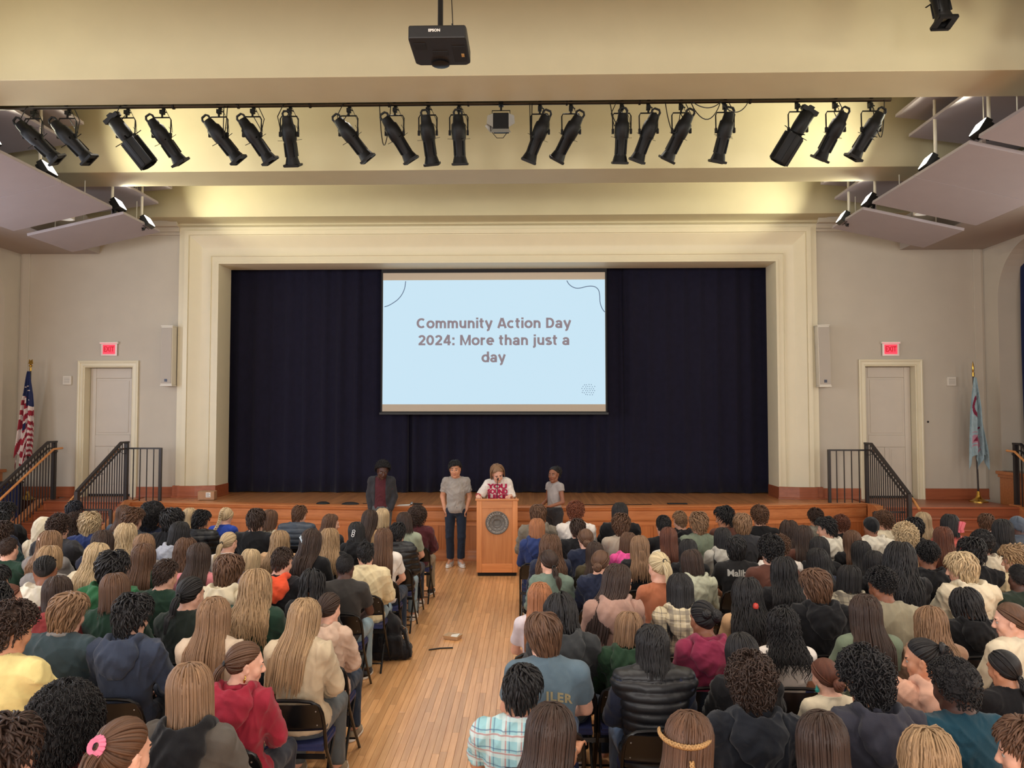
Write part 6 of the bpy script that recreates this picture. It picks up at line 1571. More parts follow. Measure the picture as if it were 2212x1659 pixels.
(3.011,6.28,1.023,'shaggy','brown','hoodie','black',2,'M','swept brown hair and black hoodie'),
(3.532,6.28,1.027,'fade','black','sweat','olivegrey',0,'M','black curly fade and olive grey crewneck'),
(4.187,6.28,0.916,'locs','black','hoodie','black',0,'M','thick black locs and black hoodie'),
(3.069,5.56,1.03,'long','dkbrown','tee','sagetee',0,'F','very long dark brown hair and sage green tee'),
(3.524,5.56,0.967,'longwavy','ltbrown','sweat','taupe',0,'F','long light brown hair and taupe sweatshirt'),
(4.108,5.56,0.997,'ponylow','brown','sweat','cream2',4,'F','brown ponytail and cream sweatshirt with face in profile'),
(2.498,5.56,0.95,'curlylong','black','tee','white',0,'F','long black curls and white tee'),
(3.133,4.84,0.955,'bunmessy','black','hoodie','pinkhood',4,'F','messy black bun and pink hoodie with raised fingers'),
(2.475,4.12,1.019,'curly','black','hoodie','inkgrey',0,'M','dark curls and ink grey hoodie'),
(2.534,4.84,0.862,'bun','auburn','top','cream',2,'F','auburn bun and cream top with teal earring'),
(2.92,4.12,0.991,'afro3','black','sweat','petrol',2,'M','round black brown hair and petrol blue sweatshirt'),
(3.613,4.84,0.906,'ponylow','black','sweat','black',2,'F','smooth black hair in a low tail and black sweatshirt'),
(1.955,3.4,1.024,'long','dkbrown','sweat','black',0,'F','sleek dark brown hair at the bottom of the picture'),
(2.4,3.4,0.976,'longwavy','dkblond','sweat','grey',0,'F','blond brown wavy hair at the bottom of the picture'),
(2.845,3.4,0.979,'short','brown','sweat','grey',4,'M','brown hair and face half cut by the picture edge'),
(1.37,3.4,1.019,'headband','brown','sweat','charcoal',0,'F','long brown hair with a braided gold headband'),
(0.779,3.4,1.042,'long','dkbrown','sweat','black',1,'F','long sleek dark brown hair in front of the plaid shirt'),
]
# ---------------------------------------------------------------- colours of hair, cloth and skin
HAIRC = {'black': ((9, 8, 9), (34, 31, 33)), 'navyblack': ((9, 9, 12), (36, 36, 46)), 'dkbrown': ((24, 16, 13), (68, 48, 38)), 'brown': ((44, 28, 19), (112, 79, 57)), 'ltbrown': ((82, 57, 38), (160, 124, 92)),
         'dkblond': ((96, 72, 48), (190, 156, 116)), 'blond': ((140, 108, 68), (230, 202, 158)), 'palegold': ((168, 134, 82), (246, 224, 178)), 'ashblond': ((110, 92, 66), (196, 172, 134)), 'auburn': ((46, 23, 16), (116, 66, 46)),
         'red': ((72, 32, 18), (140, 78, 52)), 'ginger': ((104, 60, 34), (190, 126, 84)), 'cream': ((200, 194, 168), (226, 220, 196)), 'slate': ((44, 50, 56), (70, 78, 86))}
HM_ = {k: lin(b) for k, (a, b) in HAIRC.items()}
M_HAIR = m_hair('hair_strands', None, None); M_CLOTH = m_fabric('cloth', None)
CLOTH = dict(plum=(62, 48, 62), black=(24, 24, 27), navy=(34, 40, 60), teal=(52, 82, 82), dkgreen=(34, 58, 46), cream=(214, 202, 176), grey=(128, 124, 122), offwhite=(216, 210, 194), charcoal=(52, 52, 56), navyblue=(40, 54, 100), slate=(80, 90, 104),
    royal=(48, 74, 168), palegrey=(172, 176, 188), pink=(206, 128, 134), white=(222, 214, 206), lavender=(150, 144, 158), green=(44, 98, 62), blackgreen=(34, 42, 38), red=(156, 66, 66), dkteal=(54, 68, 74), navy2=(54, 62, 80), yellow=(222, 204, 138),
    beige=(196, 176, 154), crimson=(150, 40, 58), asphalt=(86, 80, 74), red2=(156, 48, 46), bluegrey=(66, 76, 90), tan=(190, 154, 116), brownred=(92, 58, 48), sage=(150, 158, 138), maroon=(80, 38, 44), creamfleece=(212, 196, 158), charcoal2=(54, 51, 49),
    blackorange=(28, 28, 32), blush=(200, 172, 152), oatmeal=(192, 174, 146), taupegrey=(118, 110, 98), stone=(168, 154, 138), hotpink=(226, 84, 152), sagegrey=(104, 120, 108), olive=(70, 62, 44), greengrey=(112, 122, 104), rust=(170, 104, 74), ltgrey=(178, 174, 164),
    palegreen=(176, 178, 156), blackmalibu=(32, 31, 32), mauve=(164, 130, 116), plaidbeige=(190, 176, 148), palelilac=(206, 196, 202), dkgrey=(54, 56, 58), magenta=(136, 46, 74), forest=(38, 62, 44), bluetee=(88, 106, 118), blacknavy=(28, 31, 38), plaid=(150, 190, 200),
    midgrey=(120, 116, 106), blushskin=(190, 140, 112), coral=(206, 104, 94), offwhite2=(206, 196, 176), creamfleece2=(200, 184, 148), dkgreen2=(38, 48, 40), greyplaid=(150, 142, 124), olivegrey=(148, 140, 118), sagetee=(108, 120, 100), taupe=(150, 118, 96),
    cream2=(216, 204, 178), pinkhood=(216, 168, 144), inkgrey=(56, 56, 66), petrol=(30, 66, 82), orange=(222, 84, 52), denim=(74, 92, 120), ltdenim=(128, 148, 158), trousers=(44, 46, 54), khaki=(136, 122, 100), jeansdark=(36, 46, 62), greypants=(86, 90, 92))
FM = {}
def cloth(n):
    if n not in FM:
        if n == 'plaid': FM[n] = m_plaid('plaid_shirt', (150, 196, 204), (206, 222, 220), (64, 96, 132), (176, 112, 110))
        elif n == 'plaidbeige': FM[n] = m_plaid('plaid_beige', (206, 192, 160), (120, 112, 104), (84, 80, 84), (226, 214, 190), .12)
        elif n == 'greyplaid': FM[n] = m_plaid('plaid_grey', (150, 142, 124), (104, 98, 90), (70, 66, 64), (190, 182, 160), .10)
        else: FM[n] = m_fabric('cloth_' + n, CLOTH[n])
    return FM[n]
M_PUFF = m_plain('puffer_shell', (22, 23, 27), .45, 0, var=.1, scale=12, bump=.15)
M_PUFFB = m_plain('puffer_bluegrey', (58, 68, 82), .5, 0, var=.1, scale=12, bump=.15)
SKIN = {'fair': lin((222, 170, 146)), 'tan': lin((198, 140, 108)), 'brown': lin((138, 88, 64)), 'deep': lin((82, 52, 42))}
def tc(n): return lin(CLOTH[n])
M_TIE = m_plain('tie_black', (16, 16, 18), .6)

# ---------------------------------------------------------------- seated skeletons and builds
def seated(w, f=1.0, sp=.14, arms=None):
    J = dict(pelvis=(0, -.02, .565), belly=(0, -.055, .74), chest=(0, -.075, .925), neck=(0, -.065, 1.075))
    for s, g in (('L', -1), ('R', 1)):
        J.update({'sh' + s: (g * w, -.08, 1.02), 'el' + s: (g * (w + .055), .05, .765), 'wr' + s: (g * .11, .255, .655), 'ha' + s: (g * .07, .33, .63),
                  'hip' + s: (g * .095, .0, .53), 'kn' + s: (g * sp, .405, .535), 'an' + s: (g * sp, .36, .10), 'to' + s: (g * (sp + .012), .50, .05)})
    if arms: J.update(arms)
    return {k: tuple(np.array(v) * f) for k, v in J.items()}
BUILD = {'M': dict(fem=False, hk=1.05, r=(.052, .044, .030, .080, .058, .040), chest=(.172, .108, .17), belly=(.148, .105, .16), pel=(.168, .135, .11), hs=.98),
         'F': dict(fem=True, hk=1.03, r=(.044, .037, .026, .080, .054, .036), chest=(.150, .100, .16), belly=(.128, .094, .15), pel=(.172, .135, .11), hs=.88)}
JS = {'M': seated(.182), 'F': seated(.158, .972)}
HEADS = {0: (0, -5, 0), 1: (-20, -9, 3), 2: (20, -9, -3), 3: (-60, -10, 2), 4: (60, -10, -2)}
def head_pose(b, h, J=None, hk=None):
    yaw, pit, rol = HEADS[h] if h in HEADS else h
    M = ROT(pit, rol, yaw); J = J or JS[b]; hk = hk or BUILD[b]['hk']
    return np.array(J['neck']) + np.array((0, .008, .022)) + M @ np.array((0, .024, .118)) * hk, M, Euler((R(pit), R(rol), R(yaw)), 'XYZ')
BODY = {}
def body(b, h):
    if (b, h) not in BODY:
        hc, M, _ = head_pose(b, h); V, Q, mi = figure(JS[b], BUILD[b], (hc, M), fine=.0088 if h < 3 else .0062, coarse=.023)
        BODY[(b, h)] = mesh_np('body', V, Q, [M_SKIN, M_LIPS, M_BROW, M_EYE, M_IRIS], mi)
    return BODY[(b, h)]
TOPS = {}; TOPV = {}
SPEC = {'tee': dict(e=.014, sleeve='tee', amp=.009), 'top': dict(e=.011, sleeve='long', amp=.007, collar=.006, neck_r=.075), 'sweat': dict(e=.021, sleeve='long', amp=.015, collar=.012, neck_r=.07),
        'jacket': dict(e=.028, sleeve='long', amp=.016, collar=.02, neck_r=.078), 'puffer': dict(e=.046, sleeve='long', amp=.008, quilt=.075, collar=.028, neck_r=.085),
        'fleece': dict(e=.030, sleeve='long', amp=.013, collar=.026, neck_r=.08), 'vest': dict(e=.040, sleeve='none', amp=.007, quilt=.062, collar=.024, neck_r=.08), 'plaid': dict(e=.020, sleeve='tee', amp=.012, collar=.018, neck_r=.07)}
TOPQ = {}
def top(kind, b, var=0, mat=None):
    k = (kind, b, var)
    if k not in TOPV:
        TOPV[k], TOPQ[k] = top_mesh(JS[b], BUILD[b], hem=.49, seed=hash_(kind) + var * 7, **SPEC[kind])
    if k + (mat,) not in TOPS: TOPS[k + (mat,)] = mesh_np(kind, TOPV[k], TOPQ[k], [mat or M_CLOTH])
    return TOPS[k + (mat,)]
def hash_(s): return sum(ord(c) * (i + 3) for i, c in enumerate(s)) % 97
LEGS = {b: mesh_np('trousers', *legs_mesh(JS[b], BUILD[b], seed=4, waist=.66, step=.015), [M_CLOTH]) for b in 'MF'}
SHOE_V = shoe_mesh(); SHOE_H = shoe_mesh(high=True)
SHOE = mesh_np('shoe', SHOE_V[0], SHOE_V[1], [M_CLOTH, m_plain('sole_white', (214, 208, 198), .6)], SHOE_V[2])
HOODV = [hood_mesh(s) for s in (0, 1, 4)]; HOODS = [mesh_np('hood', P, Q, [M_CLOTH]) for P, Q in HOODV]
HAIRM = {}
def hair(st):
    if st not in HAIRM:
        V, Q, U = join_uv(make_style(st)); HAIRM[st] = mesh_np('hair', V, Q, [M_HAIR if st != 'beanie' else M_CLOTH], uv=U)
    return HAIRM[st]
VAR = {'long': ('long', 'long2'), 'longwavy': ('longwavy', 'longwavy2'), 'short': ('short', 'short2'), 'shaggy': ('shaggy', 'shaggy2'), 'longclip': ('long2',), 'headband': ('long',)}
def torus_mesh(name, Rm, r, mats, seg=18, M=None):
    mb = MB().tube([(Rm * math.cos(2 * PI * k / seg), Rm * math.sin(2 * PI * k / seg), 0) for k in range(seg)], r, 7, closed=True)
    if M is not None: mb.v = [tuple(M @ Vector(p)) for p in mb.v]
    return mb.mesh(name, mats)
TIE = torus_mesh('hair_tie', .016, .006, M_TIE)
# hood worn up and beanie are cloth
def hood_up():
    F = Field(np.arange(-.2, .2, .009), np.arange(-.26, .2, .009), np.arange(.86, 1.40, .009)); hc = np.array((0, -.02, 1.19))
    F.ell(hc + (0, -.02, .035), (.112, .128, .122), .03); F.ell(hc + (0, -.05, -.08), (.115, .115, .13), .06); F.ell(hc + (0, .12, .0), (.075, .10, .10), .02, 'sub')
    P, Q = F.mesh(2); return folds(P, Q, .007, 5), Q
HOODUP = mesh_np('hood', *hood_up(), [M_CLOTH])

# ---------------------------------------------------------------- folding chair
M_SEAT = m_plain('seat_vinyl', (40, 46, 88), .55, 0, var=.1, scale=30, bump=.05)
M_CHAIR = m_plain('chair_enamel', (13, 13, 15), .28, .0, var=.1, scale=30)
M_RIVET = m_plain('rivet', (170, 165, 160), .3, .8)
def chair_parts():
    fr = MB()
    W = .212
    arch = [(-W, -.175, .45), (-W, -.225, .62), (-W + .004, -.258, .70), (-W + .025, -.272, .752), (-W + .075, -.279, .780), (-.06, -.281, .787), (.06, -.281, .787), (W - .075, -.279, .780), (W - .025, -.272, .752), (W - .004, -.258, .70), (W, -.225, .62), (W, -.175, .45)]
    fr.tube(arch, .012, 8)
    legs = [MB().tube([(g * W, -.175, .45), (g * (W + .004), .0, .21), (g * (W + .008), .17, .0)], .011, 8) for g in (-1, 1)]
    rear = [MB().tube([(g * (W - .025), .14, .435), (g * (W - .02), -.10, .20), (g * (W - .016), -.265, .0)], .0105, 8) for g in (-1, 1)]
    st = [MB().tube([(-W + .02, -.205, .085), (W - .02, -.205, .085)], .008, 6), MB().tube([(-W - .005, .10, .10), (W + .005, .10, .10)], .008, 6), MB().bar((-W, -.19, .40), (W, -.19, .40), .012, .03)]
    seat = MB(); n = 10
    pts = [(-.195, -.17), (.195, -.17), (.20, .12), (.185, .185), (.14, .21), (-.14, .21), (-.185, .185), (-.20, .12)]
    seat.prism([(x, y, .425) for x, y in pts], (0, 0, .018)); seat.prism([(x * .95, y * .94 - .004, .443) for x, y in pts], (0, 0, .022))
    bk = MB(); nx, nz = 12, 7; vs = []
    for th in (0, 1):
        for k in range(nz):
            for i in range(nx + 1):
                u = -1 + 2 * i / nx; z = .575 + .195 * k / (nz - 1); top = .782 - .045 * max(0, (abs(u) - .62) / .38) ** 2; z = min(z, top)
                y = -.205 - (z - .55) * .36 - .030 * (1 - u * u) + (.007 if th else 0) + (.014 * (1 if k == 0 else 0)); vs.append((u * (W - .004), y, z))
    q = []; S = nz * (nx + 1)
    for th in (0, 1):
        for k in range(nz - 1):
            for i in range(nx):
                a = th * S + k * (nx + 1) + i; f = (a, a + 1, a + nx + 2, a + nx + 1); q.append(f if th == 0 else f[::-1])
    for i in range(nx):
        for kk in (0, nz - 1):
            a = kk * (nx + 1) + i; f = (a, a + S, a + S + 1, a + 1); q.append(f if kk == 0 else f[::-1])
    bk.add(vs, q)
    rv = MB()
    for x, z in ((-.17, .62), (.17, .62), (-.17, .72), (.17, .72)):
        y = -.205 - (z - .55) * .36 - .030 * (1 - (x / W) ** 2); rv.lathe([(.0055, 0), (.0045, .003), (0, .004)], 8, M=Matrix.Translation((x, y, z)) @ Matrix.Rotation(R(90), 4, 'X'))
    return fr, legs, rear, st, seat, bk, rv
fr, lg, re_, st_, se, bk, rv = chair_parts()
CH = [('back_frame', fr.mesh('back_frame', M_CHAIR)), ('leg', lg[0].mesh('leg', M_CHAIR)), ('leg', lg[1].mesh('leg', M_CHAIR)), ('leg', re_[0].mesh('leg', M_CHAIR)), ('leg', re_[1].mesh('leg', M_CHAIR)),
      ('stretcher', st_[0].mesh('stretcher', M_CHAIR)), ('stretcher', st_[1].mesh('stretcher', M_CHAIR)), ('seat_brace', st_[2].mesh('seat_brace', M_CHAIR)), ('seat', se.mesh('seat', M_SEAT, smooth=False)), ('backrest', bk.mesh('backrest', M_CHAIR, sharp=60)), ('rivets', rv.mesh('rivets', M_RIVET))]
allc = MB()
for m_, mi in [(fr, 0)] + [(x, 0) for x in lg + re_ + st_] + [(se, 1), (bk, 0)]: allc.add(m_.v, m_.f, mi)
CHAIR_ALL = allc.mesh('folding_chair', [M_CHAIR, M_SEAT])
def chair(x, y, rz, label):
    if y < 8.3:
        r = empty('folding_chair', (x, y, 0), rz, label, 'chair', 'black folding chairs in rows')
        for n, me in CH: link(n, me, r)
    else:
        r = link('folding_chair', CHAIR_ALL, None, (x, y, 0), (0, 0, rz)); put(r, label, 'chair', 'black folding chairs in rows')
    return r
STOPW = {'and', 'with', 'the', 'a', 'over', 'in', 'of', 'on', 'by', 'to', 'under', 'behind', 'below', 'at', 'into', 'beside', 'held', 'half', 'hanging'}
CHL = set()
def chair_label(lab):
    w = lab.split(); n = 9
    while True:
        t = w[:n]
        while t and t[-1] in STOPW: t = t[:-1]
        s = 'folding chair under the person with ' + ' '.join(t)
        if s not in CHL or n >= len(w): CHL.add(s); return s
        n += 1

def conform(me, P, yback=True, off=.003, flip=False):
    """lay flat lettering (x, y as width, height) on a cloth surface"""
    V = np.array([v.co[:] for v in me.vertices]); X = -V[:, 0] if flip else V[:, 0]; Z = V[:, 1]
    out = []
    for x, z, d in zip(X, Z, V[:, 2]):
        m = (np.abs(P[:, 0] - x) < .016) & (np.abs(P[:, 2] - z) < .016)
        y = (P[m, 1].min() if yback else P[m, 1].max()) if m.any() else (-.2 if yback else .12)
        out.append((x, y + (-off if yback else off), z))
    me.vertices.foreach_set('co', np.array(out, np.float32).ravel()); me.update(); return me

# ---------------------------------------------------------------- everyone in the seats
DARK = {'afro', 'afrobig', 'afro2', 'afro3', 'braids', 'locs', 'cornrows', 'fade', 'beanie', 'buzz', 'twists'}
rp = random.Random(11)
by_row = {}
for q in PEOPLE: by_row.setdefault((q[0] > 0, q[1]), []).append(q[0])
AISLE = set()
for (rt, Y), xs in by_row.items(): AISLE.add((min(xs) if rt else max(xs), Y))
ROOT = {}
for i, (x, Y, s, stl, hcol, kind, tcol, hd, b, lab) in enumerate(PEOPLE):
    rz = rp.uniform(-.05, .05); lean = rp.choice((0, 0, 1, 2)) if hd == 0 and Y < 9 else 0
    if stl in ('long', 'longwavy', 'halfup', 'curlylong', 'longclip'): lean = 0
    h = hd if hd else lean
    custom = tcol in ('plaid', 'pinkhood')
    tone = 'fair'
    if stl in DARK: tone = rp.choice(('brown', 'deep')) if stl != 'buzz' or hcol == 'black' else 'fair'
    elif hcol == 'black': tone = rp.choice(('fair', 'tan', 'tan'))
    elif hcol == 'dkbrown': tone = rp.choice(('fair', 'fair', 'tan'))
    if 'charcoal tee' in lab: tone = 'deep'
    if lab.startswith(('black short', 'black hair', 'black ponytail')) and tcol in ('maroon',): tone = 'brown'
    if custom:
        if tcol == 'plaid': JJ = seated(.182, 1.0, .15, dict(knL=(-.40, .36, .545), anL=(-.36, .42, .10), toL=(-.42, .55, .05), elR=(.27, .14, .80), wrR=(.30, .40, .73), haR=(.33, .49, .76), elL=(-.24, .10, .78), wrL=(.12, .36, .71), haL=(.2, .44, .73)))
        else: JJ = seated(.158, .972, .14, dict(elL=(-.25, .08, .82), wrL=(-.25, .27, .97), haL=(-.20, .33, 1.03), elR=(.2, .12, .8), wrR=(-.10, .30, .98), haR=(-.16, .34, 1.03)))
        hc, Mh, eu = head_pose(b, h, JJ)
        V, Q, mi = figure(JJ, BUILD[b], (hc, Mh), fine=.0068, coarse=.014); bm = mesh_np('body', V, Q, [M_SKIN, M_LIPS, M_BROW, M_EYE, M_IRIS], mi)
    else: bm = body(b, h); hc, Mh, eu = head_pose(b, h)
    o = link('person', bm, None, (x, Y, 0), (0, 0, rz), SKIN[tone]); o.scale = (s, s, s)
    put(o, 'person with ' + lab, 'person', 'students seated in rows'); ROOT[lab] = o
    # clothes
    if kind == 'hoodie' or kind == 'vest': mk = 'sweat'
    else: mk = kind
    if custom:
        sp = dict(SPEC['plaid' if tcol == 'plaid' else 'sweat']); P, Q = top_mesh(JJ, BUILD[b], hem=.49, seed=5, **sp); tm = mesh_np('shirt', P, Q, [cloth('plaid') if tcol == 'plaid' else M_CLOTH])
        lm = mesh_np('shorts', *legs_mesh(JJ, BUILD[b], cut=.0, waist=.66), [M_CLOTH]) if tcol == 'plaid' else mesh_np('trousers', *legs_mesh(JJ, BUILD[b], waist=.66), [M_CLOTH])
    pm = {'puffer': M_PUFFB if tcol in ('bluegrey', 'slate') else M_PUFF}.get(kind, None) or (cloth(tcol) if tcol in ('plaidbeige', 'greyplaid') else None)
    if not custom: tm = top(mk, b, i % 2 if mk == 'sweat' else 0, pm); lm = LEGS[b]
    names = {'tee': 'tee_shirt', 'top': 'long_sleeve_top', 'sweat': 'sweatshirt', 'hoodie': 'hooded_sweatshirt', 'jacket': 'jacket', 'puffer': 'puffer_jacket', 'fleece': 'fleece_jacket', 'vest': 'sweatshirt', 'plaid': 'plaid_shirt'}
    link(names[kind], tm, o, tint=tc('navy' if kind == 'vest' else tcol))
    if kind == 'vest': link('quilted_vest', top('vest', b, 0, M_PUFF), o)
    leg_col = rp.choice(('denim', 'trousers', 'trousers', 'jeansdark', 'khaki', 'ltdenim')) if not custom else ('khaki' if tcol == 'plaid' else 'jeansdark')
    if tcol == 'charcoal2': leg_col = 'ltdenim'
    if tcol == 'oatmeal': leg_col = 'greypants'
    if tcol == 'bluetee': leg_col = 'denim'
    link('trousers' if tcol != 'plaid' else 'shorts', lm, o, tint=tc(leg_col))
    if (x, Y) in AISLE or Y < 5 and abs(x) < 1.6:
        J_ = JJ if custom else JS[b]
        shoe_col = rp.choice(('white', 'charcoal', 'black', 'khaki'))
        for sd in 'LR':
            a = J_['an' + sd]; t = J_['to' + sd]
            link('shoe', SHOE, o, (a[0], a[1] + .0, 0.0), (0, 0, math.atan2(-(t[0] - a[0]), t[1] - a[1])), tc(shoe_col))
    # hair
    vs_ = VAR.get(stl, (stl,)); sn = vs_[i % len(vs_)]; hk = BUILD[b]['hk']
    if sn == 'hoodup':
        link('hood', HOODUP, o, tint=tc(tcol))
    else:
        ho = link('hair' if sn != 'beanie' else 'head_wrap', hair(sn), o, tuple(hc), eu, HM_[hcol] if sn != 'beanie' else tc(hcol)); flip = -1 if (i // 2) % 2 else 1
        ho.scale = (hk * flip, hk, hk * rp.uniform(.99, 1.03))
        if sn in ('pony', 'ponylow', 'ponyhigh', 'halfup'):
            tp = {'pony': TIE_MID, 'halfup': TIE_MID, 'ponylow': TIE_LOW, 'ponyhigh': TIE_HIGH}[sn]; p = hc + Mh @ (np.array(tp) + (0, -.012, 0)) * hk
            to = link('hair_tie', TIE, o, tuple(p), Euler((eu.x + R(80), eu.y, eu.z)))
    if kind == 'hoodie' and sn != 'hoodup':
        hcx = {'asphalt': 'black', 'blackorange': 'orange'}.get(tcol, tcol)
        ho = link('hood', HOODS[i % 3] if tcol not in ('plaidbeige', 'greyplaid') else mesh_np('hood', *HOODV[i % 3], [cloth(tcol)]), o, tint=tc(hcx)); f = 1.0 if b == 'M' else .96; ho.scale = (f * (-1 if i % 2 else 1), f, f if b == 'M' else .972)
    chair(x, Y - .0, rz * .5, chair_label(lab))

def on_head(lab, b, hd, name, me, p, rot=(0, 0, 0), scale=1.0, mats=None):
    o = ROOT[lab]; hc, Mh, eu = head_pose(b, hd); q = hc + Mh @ np.array(p) * BUILD[b]['hk']
    c = link(name, me, o, tuple(q), (Matrix(Mh.tolist()) @ Euler(rot).to_matrix()).to_euler()); c.scale = (scale,) * 3; return c
def L_(start): return [k for k in ROOT if k.startswith(start)][0]
def col(n, c, r=.4): return m_plain(n, c, r)
# pink scrunchie, claw clip, little clips, earrings and the braided headband
sc = MB()
for k in range(14):
    a = 2 * PI * k / 14; sc.tube([(.02 * math.cos(a), .02 * math.sin(a), -.012), (.032 * math.cos(a), .032 * math.sin(a), 0), (.02 * math.cos(a), .02 * math.sin(a), .012)], .010, 6)
on_head(L_('brown ponytail held'), 'F', 1, 'scrunchie', sc.mesh('scrunchie', col('scrunchie_pink', (214, 120, 150), .8)), (0, -.122, .055), (R(70), 0, 0))
claw = MB()
for k in range(7): claw.bar((-.03, 0, -.045 + k * .015), (.0, -.018, -.045 + k * .015), .006, .006)
claw.bar((.0, -.016, -.055), (.0, -.016, .055), .02, .012).bar((.012, -.024, -.03), (.03, -.02, .055), .016, .03).bar((.012, -.022, .0), (.03, -.02, -.045), .014, .03)
on_head(L_('black hair with a big pink'), 'F', 1, 'claw_clip', claw.mesh('claw_clip', col('claw_pink', (214, 104, 116))), (.085, -.07, -.01), (0, R(8), R(20)), 1.25)
clip = MB().bar((-.03, 0, 0), (.03, 0, .012), .012, .006).bar((-.02, -.004, -.008), (.02, -.004, .014), .004, .014)
gem = lambda c, n: clip.mesh('hair_clip', col(n, c))
on_head(L_('huge black natural'), 'F', 0, 'hair_clip', MB().prism([(-.018, -.0, -.02), (-.008, 0, -.018), (0, 0, .012), (.012, 0, -.02), (.02, 0, -.018), (.005, 0, .028)], (0, -.008, 0)).mesh('hair_clip', col('clip_green', (190, 210, 120))), (-.10, -.185, .095), (R(20), 0, 0), 1.2)
on_head(L_('dark brown hair held'), 'F', 1, 'hair_clip', gem((190, 205, 215), 'clip_silver'), (-.04, -.125, .03), (0, R(80), 0), 1.1)
ch_ = MB()
for k in range(3): ch_.tube([(.014 * math.cos(2 * PI * j / 12), 0, .014 * math.sin(2 * PI * j / 12) - .026 * k) for j in range(12)], .004, 6, closed=True)
on_head(L_('black hair with a white chain'), 'F', 2, 'chain_clip', ch_.mesh('chain_clip', col('clip_white', (222, 222, 225))), (-.05, -.13, .02), (R(-10), R(20), 0), 1.1)
on_head(L_('very long light brown'), 'F', 0, 'hair_clip', gem((214, 190, 180), 'clip_blush'), (-.03, -.125, .04), (0, R(70), 0))
on_head(L_('dark wavy hair tied'), 'F', 0, 'hair_clip', MB().lathe([(0, -.03), (.022, -.02), (.026, 0), (.02, .02), (0, .028)], 10).mesh('hair_clip', col('clip_red', (190, 60, 48))), (.02, -.155, -.06), (0, 0, 0), .9)
on_head(L_('auburn bun'), 'F', 2, 'earring', MB().lathe([(0, -.05), (.014, -.045), (.016, -.03), (.006, -.012), (.002, 0), (0, .004)], 10).mesh('earring', col('teal', (40, 140, 130))), (-.087, -.005, -.042))
on_head(L_('brown ponytail and crimson'), 'F', 3, 'earring', torus_mesh('earring', .018, .004, M_BRASS, M=Matrix.Rotation(R(90), 4, 'X')), (-.085, -.01, -.055)) 
on_head(L_('brown ponytail and crimson'), 'F', 3, 'earring', torus_mesh('earring', .018, .004, M_BRASS, M=Matrix.Rotation(R(90), 4, 'X')), (.085, -.01, -.055))
hb_pts = [tuple(scalp(a, 1.42 + .16 * math.cos(a), .030)) for a in np.linspace(-1.9, 1.9, 40)]
def braid3(pts, r, beat):
    pts = np.array(pts); n = 120; s = np.linspace(0, 1, len(pts)); t = np.linspace(0, 1, n); C = np.stack([np.interp(t, s, pts[:, i]) for i in range(3)], 1); P = []
    for k in range(3):
        ph = t * beat + k * 2 * PI / 3; d = C - SC; d /= np.linalg.norm(d, axis=1, keepdims=True); P.append(C + np.stack([0 * t, 0 * t, r * np.sin(ph)], 1) + d * (.5 * r * np.cos(2 * ph))[:, None])
    P = np.stack(P); W = np.full(P.shape[:2], r * .75); return lock_tubes(P, W, W * .8)
bv, bq, bu = join_uv([braid3(hb_pts, .0075, 60)] + plait([(0, -.145, -.02), (0, -.155, -.07), (0, -.17, -.12)], .007, 30, 3, 150))
hbm = mesh_np('braid_headband', bv, bq, [m_hair('hair_goldbraid', (120, 84, 48), (206, 164, 108))], uv=bu)
on_head(L_('long brown hair with a braided'), 'F', 0, 'braid_headband', hbm, (0, 0, 0))
# lettering on backs
me = conform(text_mesh('Malibu', .098, .003, .0004), TOPV[('tee', 'M', 0)] - np.array((0, 0, .985)));
V = np.array([v.co[:] for v in me.vertices]); V[:, 2] += .985; me.vertices.foreach_set('co', V.astype(np.float32).ravel()); me.materials.append(M_LABELW)
link('back_print', me, ROOT[L_('black tied hair')])
me = text_mesh('ILER', .072, .0028, .0004, spacing=1.15); me.transform(Matrix.Translation((.065, 0, 0)))
for v in me.vertices: v.co.y -= (v.co.x ** 2) * .9 + v.co.x * .06 - .02
me = conform(me, TOPV[('tee', 'M', 0)] - np.array((0, 0, .90)), off=.004)
V = np.array([v.co[:] for v in me.vertices]); V[:, 2] += .90; me.vertices.foreach_set('co', V.astype(np.float32).ravel()); me.materials.append(m_plain('print_tan', (196, 180, 140), .8)); link('back_print', me, ROOT[L_('brown bowl cut')])
lf = MB()
for k, (a, l) in enumerate(((-60, .07), (-25, .10), (5, .11), (35, .09), (65, .06))):
    a = R(a); d = Vector((math.sin(a), 0, math.cos(a))); n_ = Vector((d.z, 0, -d.x)); p = Vector((.10, -.262, .78)); lf.prism([p, p + d * l * .5 + n_ * .016, p + d * l, p + d * l * .5 - n_ * .016], (0, -.004, 0), k % 2)
lf.build('back_print', [m_plain('print_white', (196, 204, 198), .8), m_plain('print_green', (96, 130, 92), .8)], ROOT[L_('black curly fade and black hoodie')], smooth=False)
# navy trim on the cream fleece and the grey collar of the teal sweater
link('collar_trim', torus_mesh('collar_trim', .083, .008, cloth('navy'), 28), ROOT[L_('short black hair and cream fleece')], (0, -.06, 1.060), (R(-16), 0, 0))
link('shirt_collar', torus_mesh('shirt_collar', .072, .021, cloth('grey'), 28), ROOT[L_('light brown mop')], (0, -.055, 1.095), (R(-16), 0, 0))
link('shirt_collar', torus_mesh('shirt_collar', .072, .020, cloth('yellow'), 28), ROOT[L_('brown hair over a yellow')], (0, -.055, 1.05), (R(-16), 0, 0))
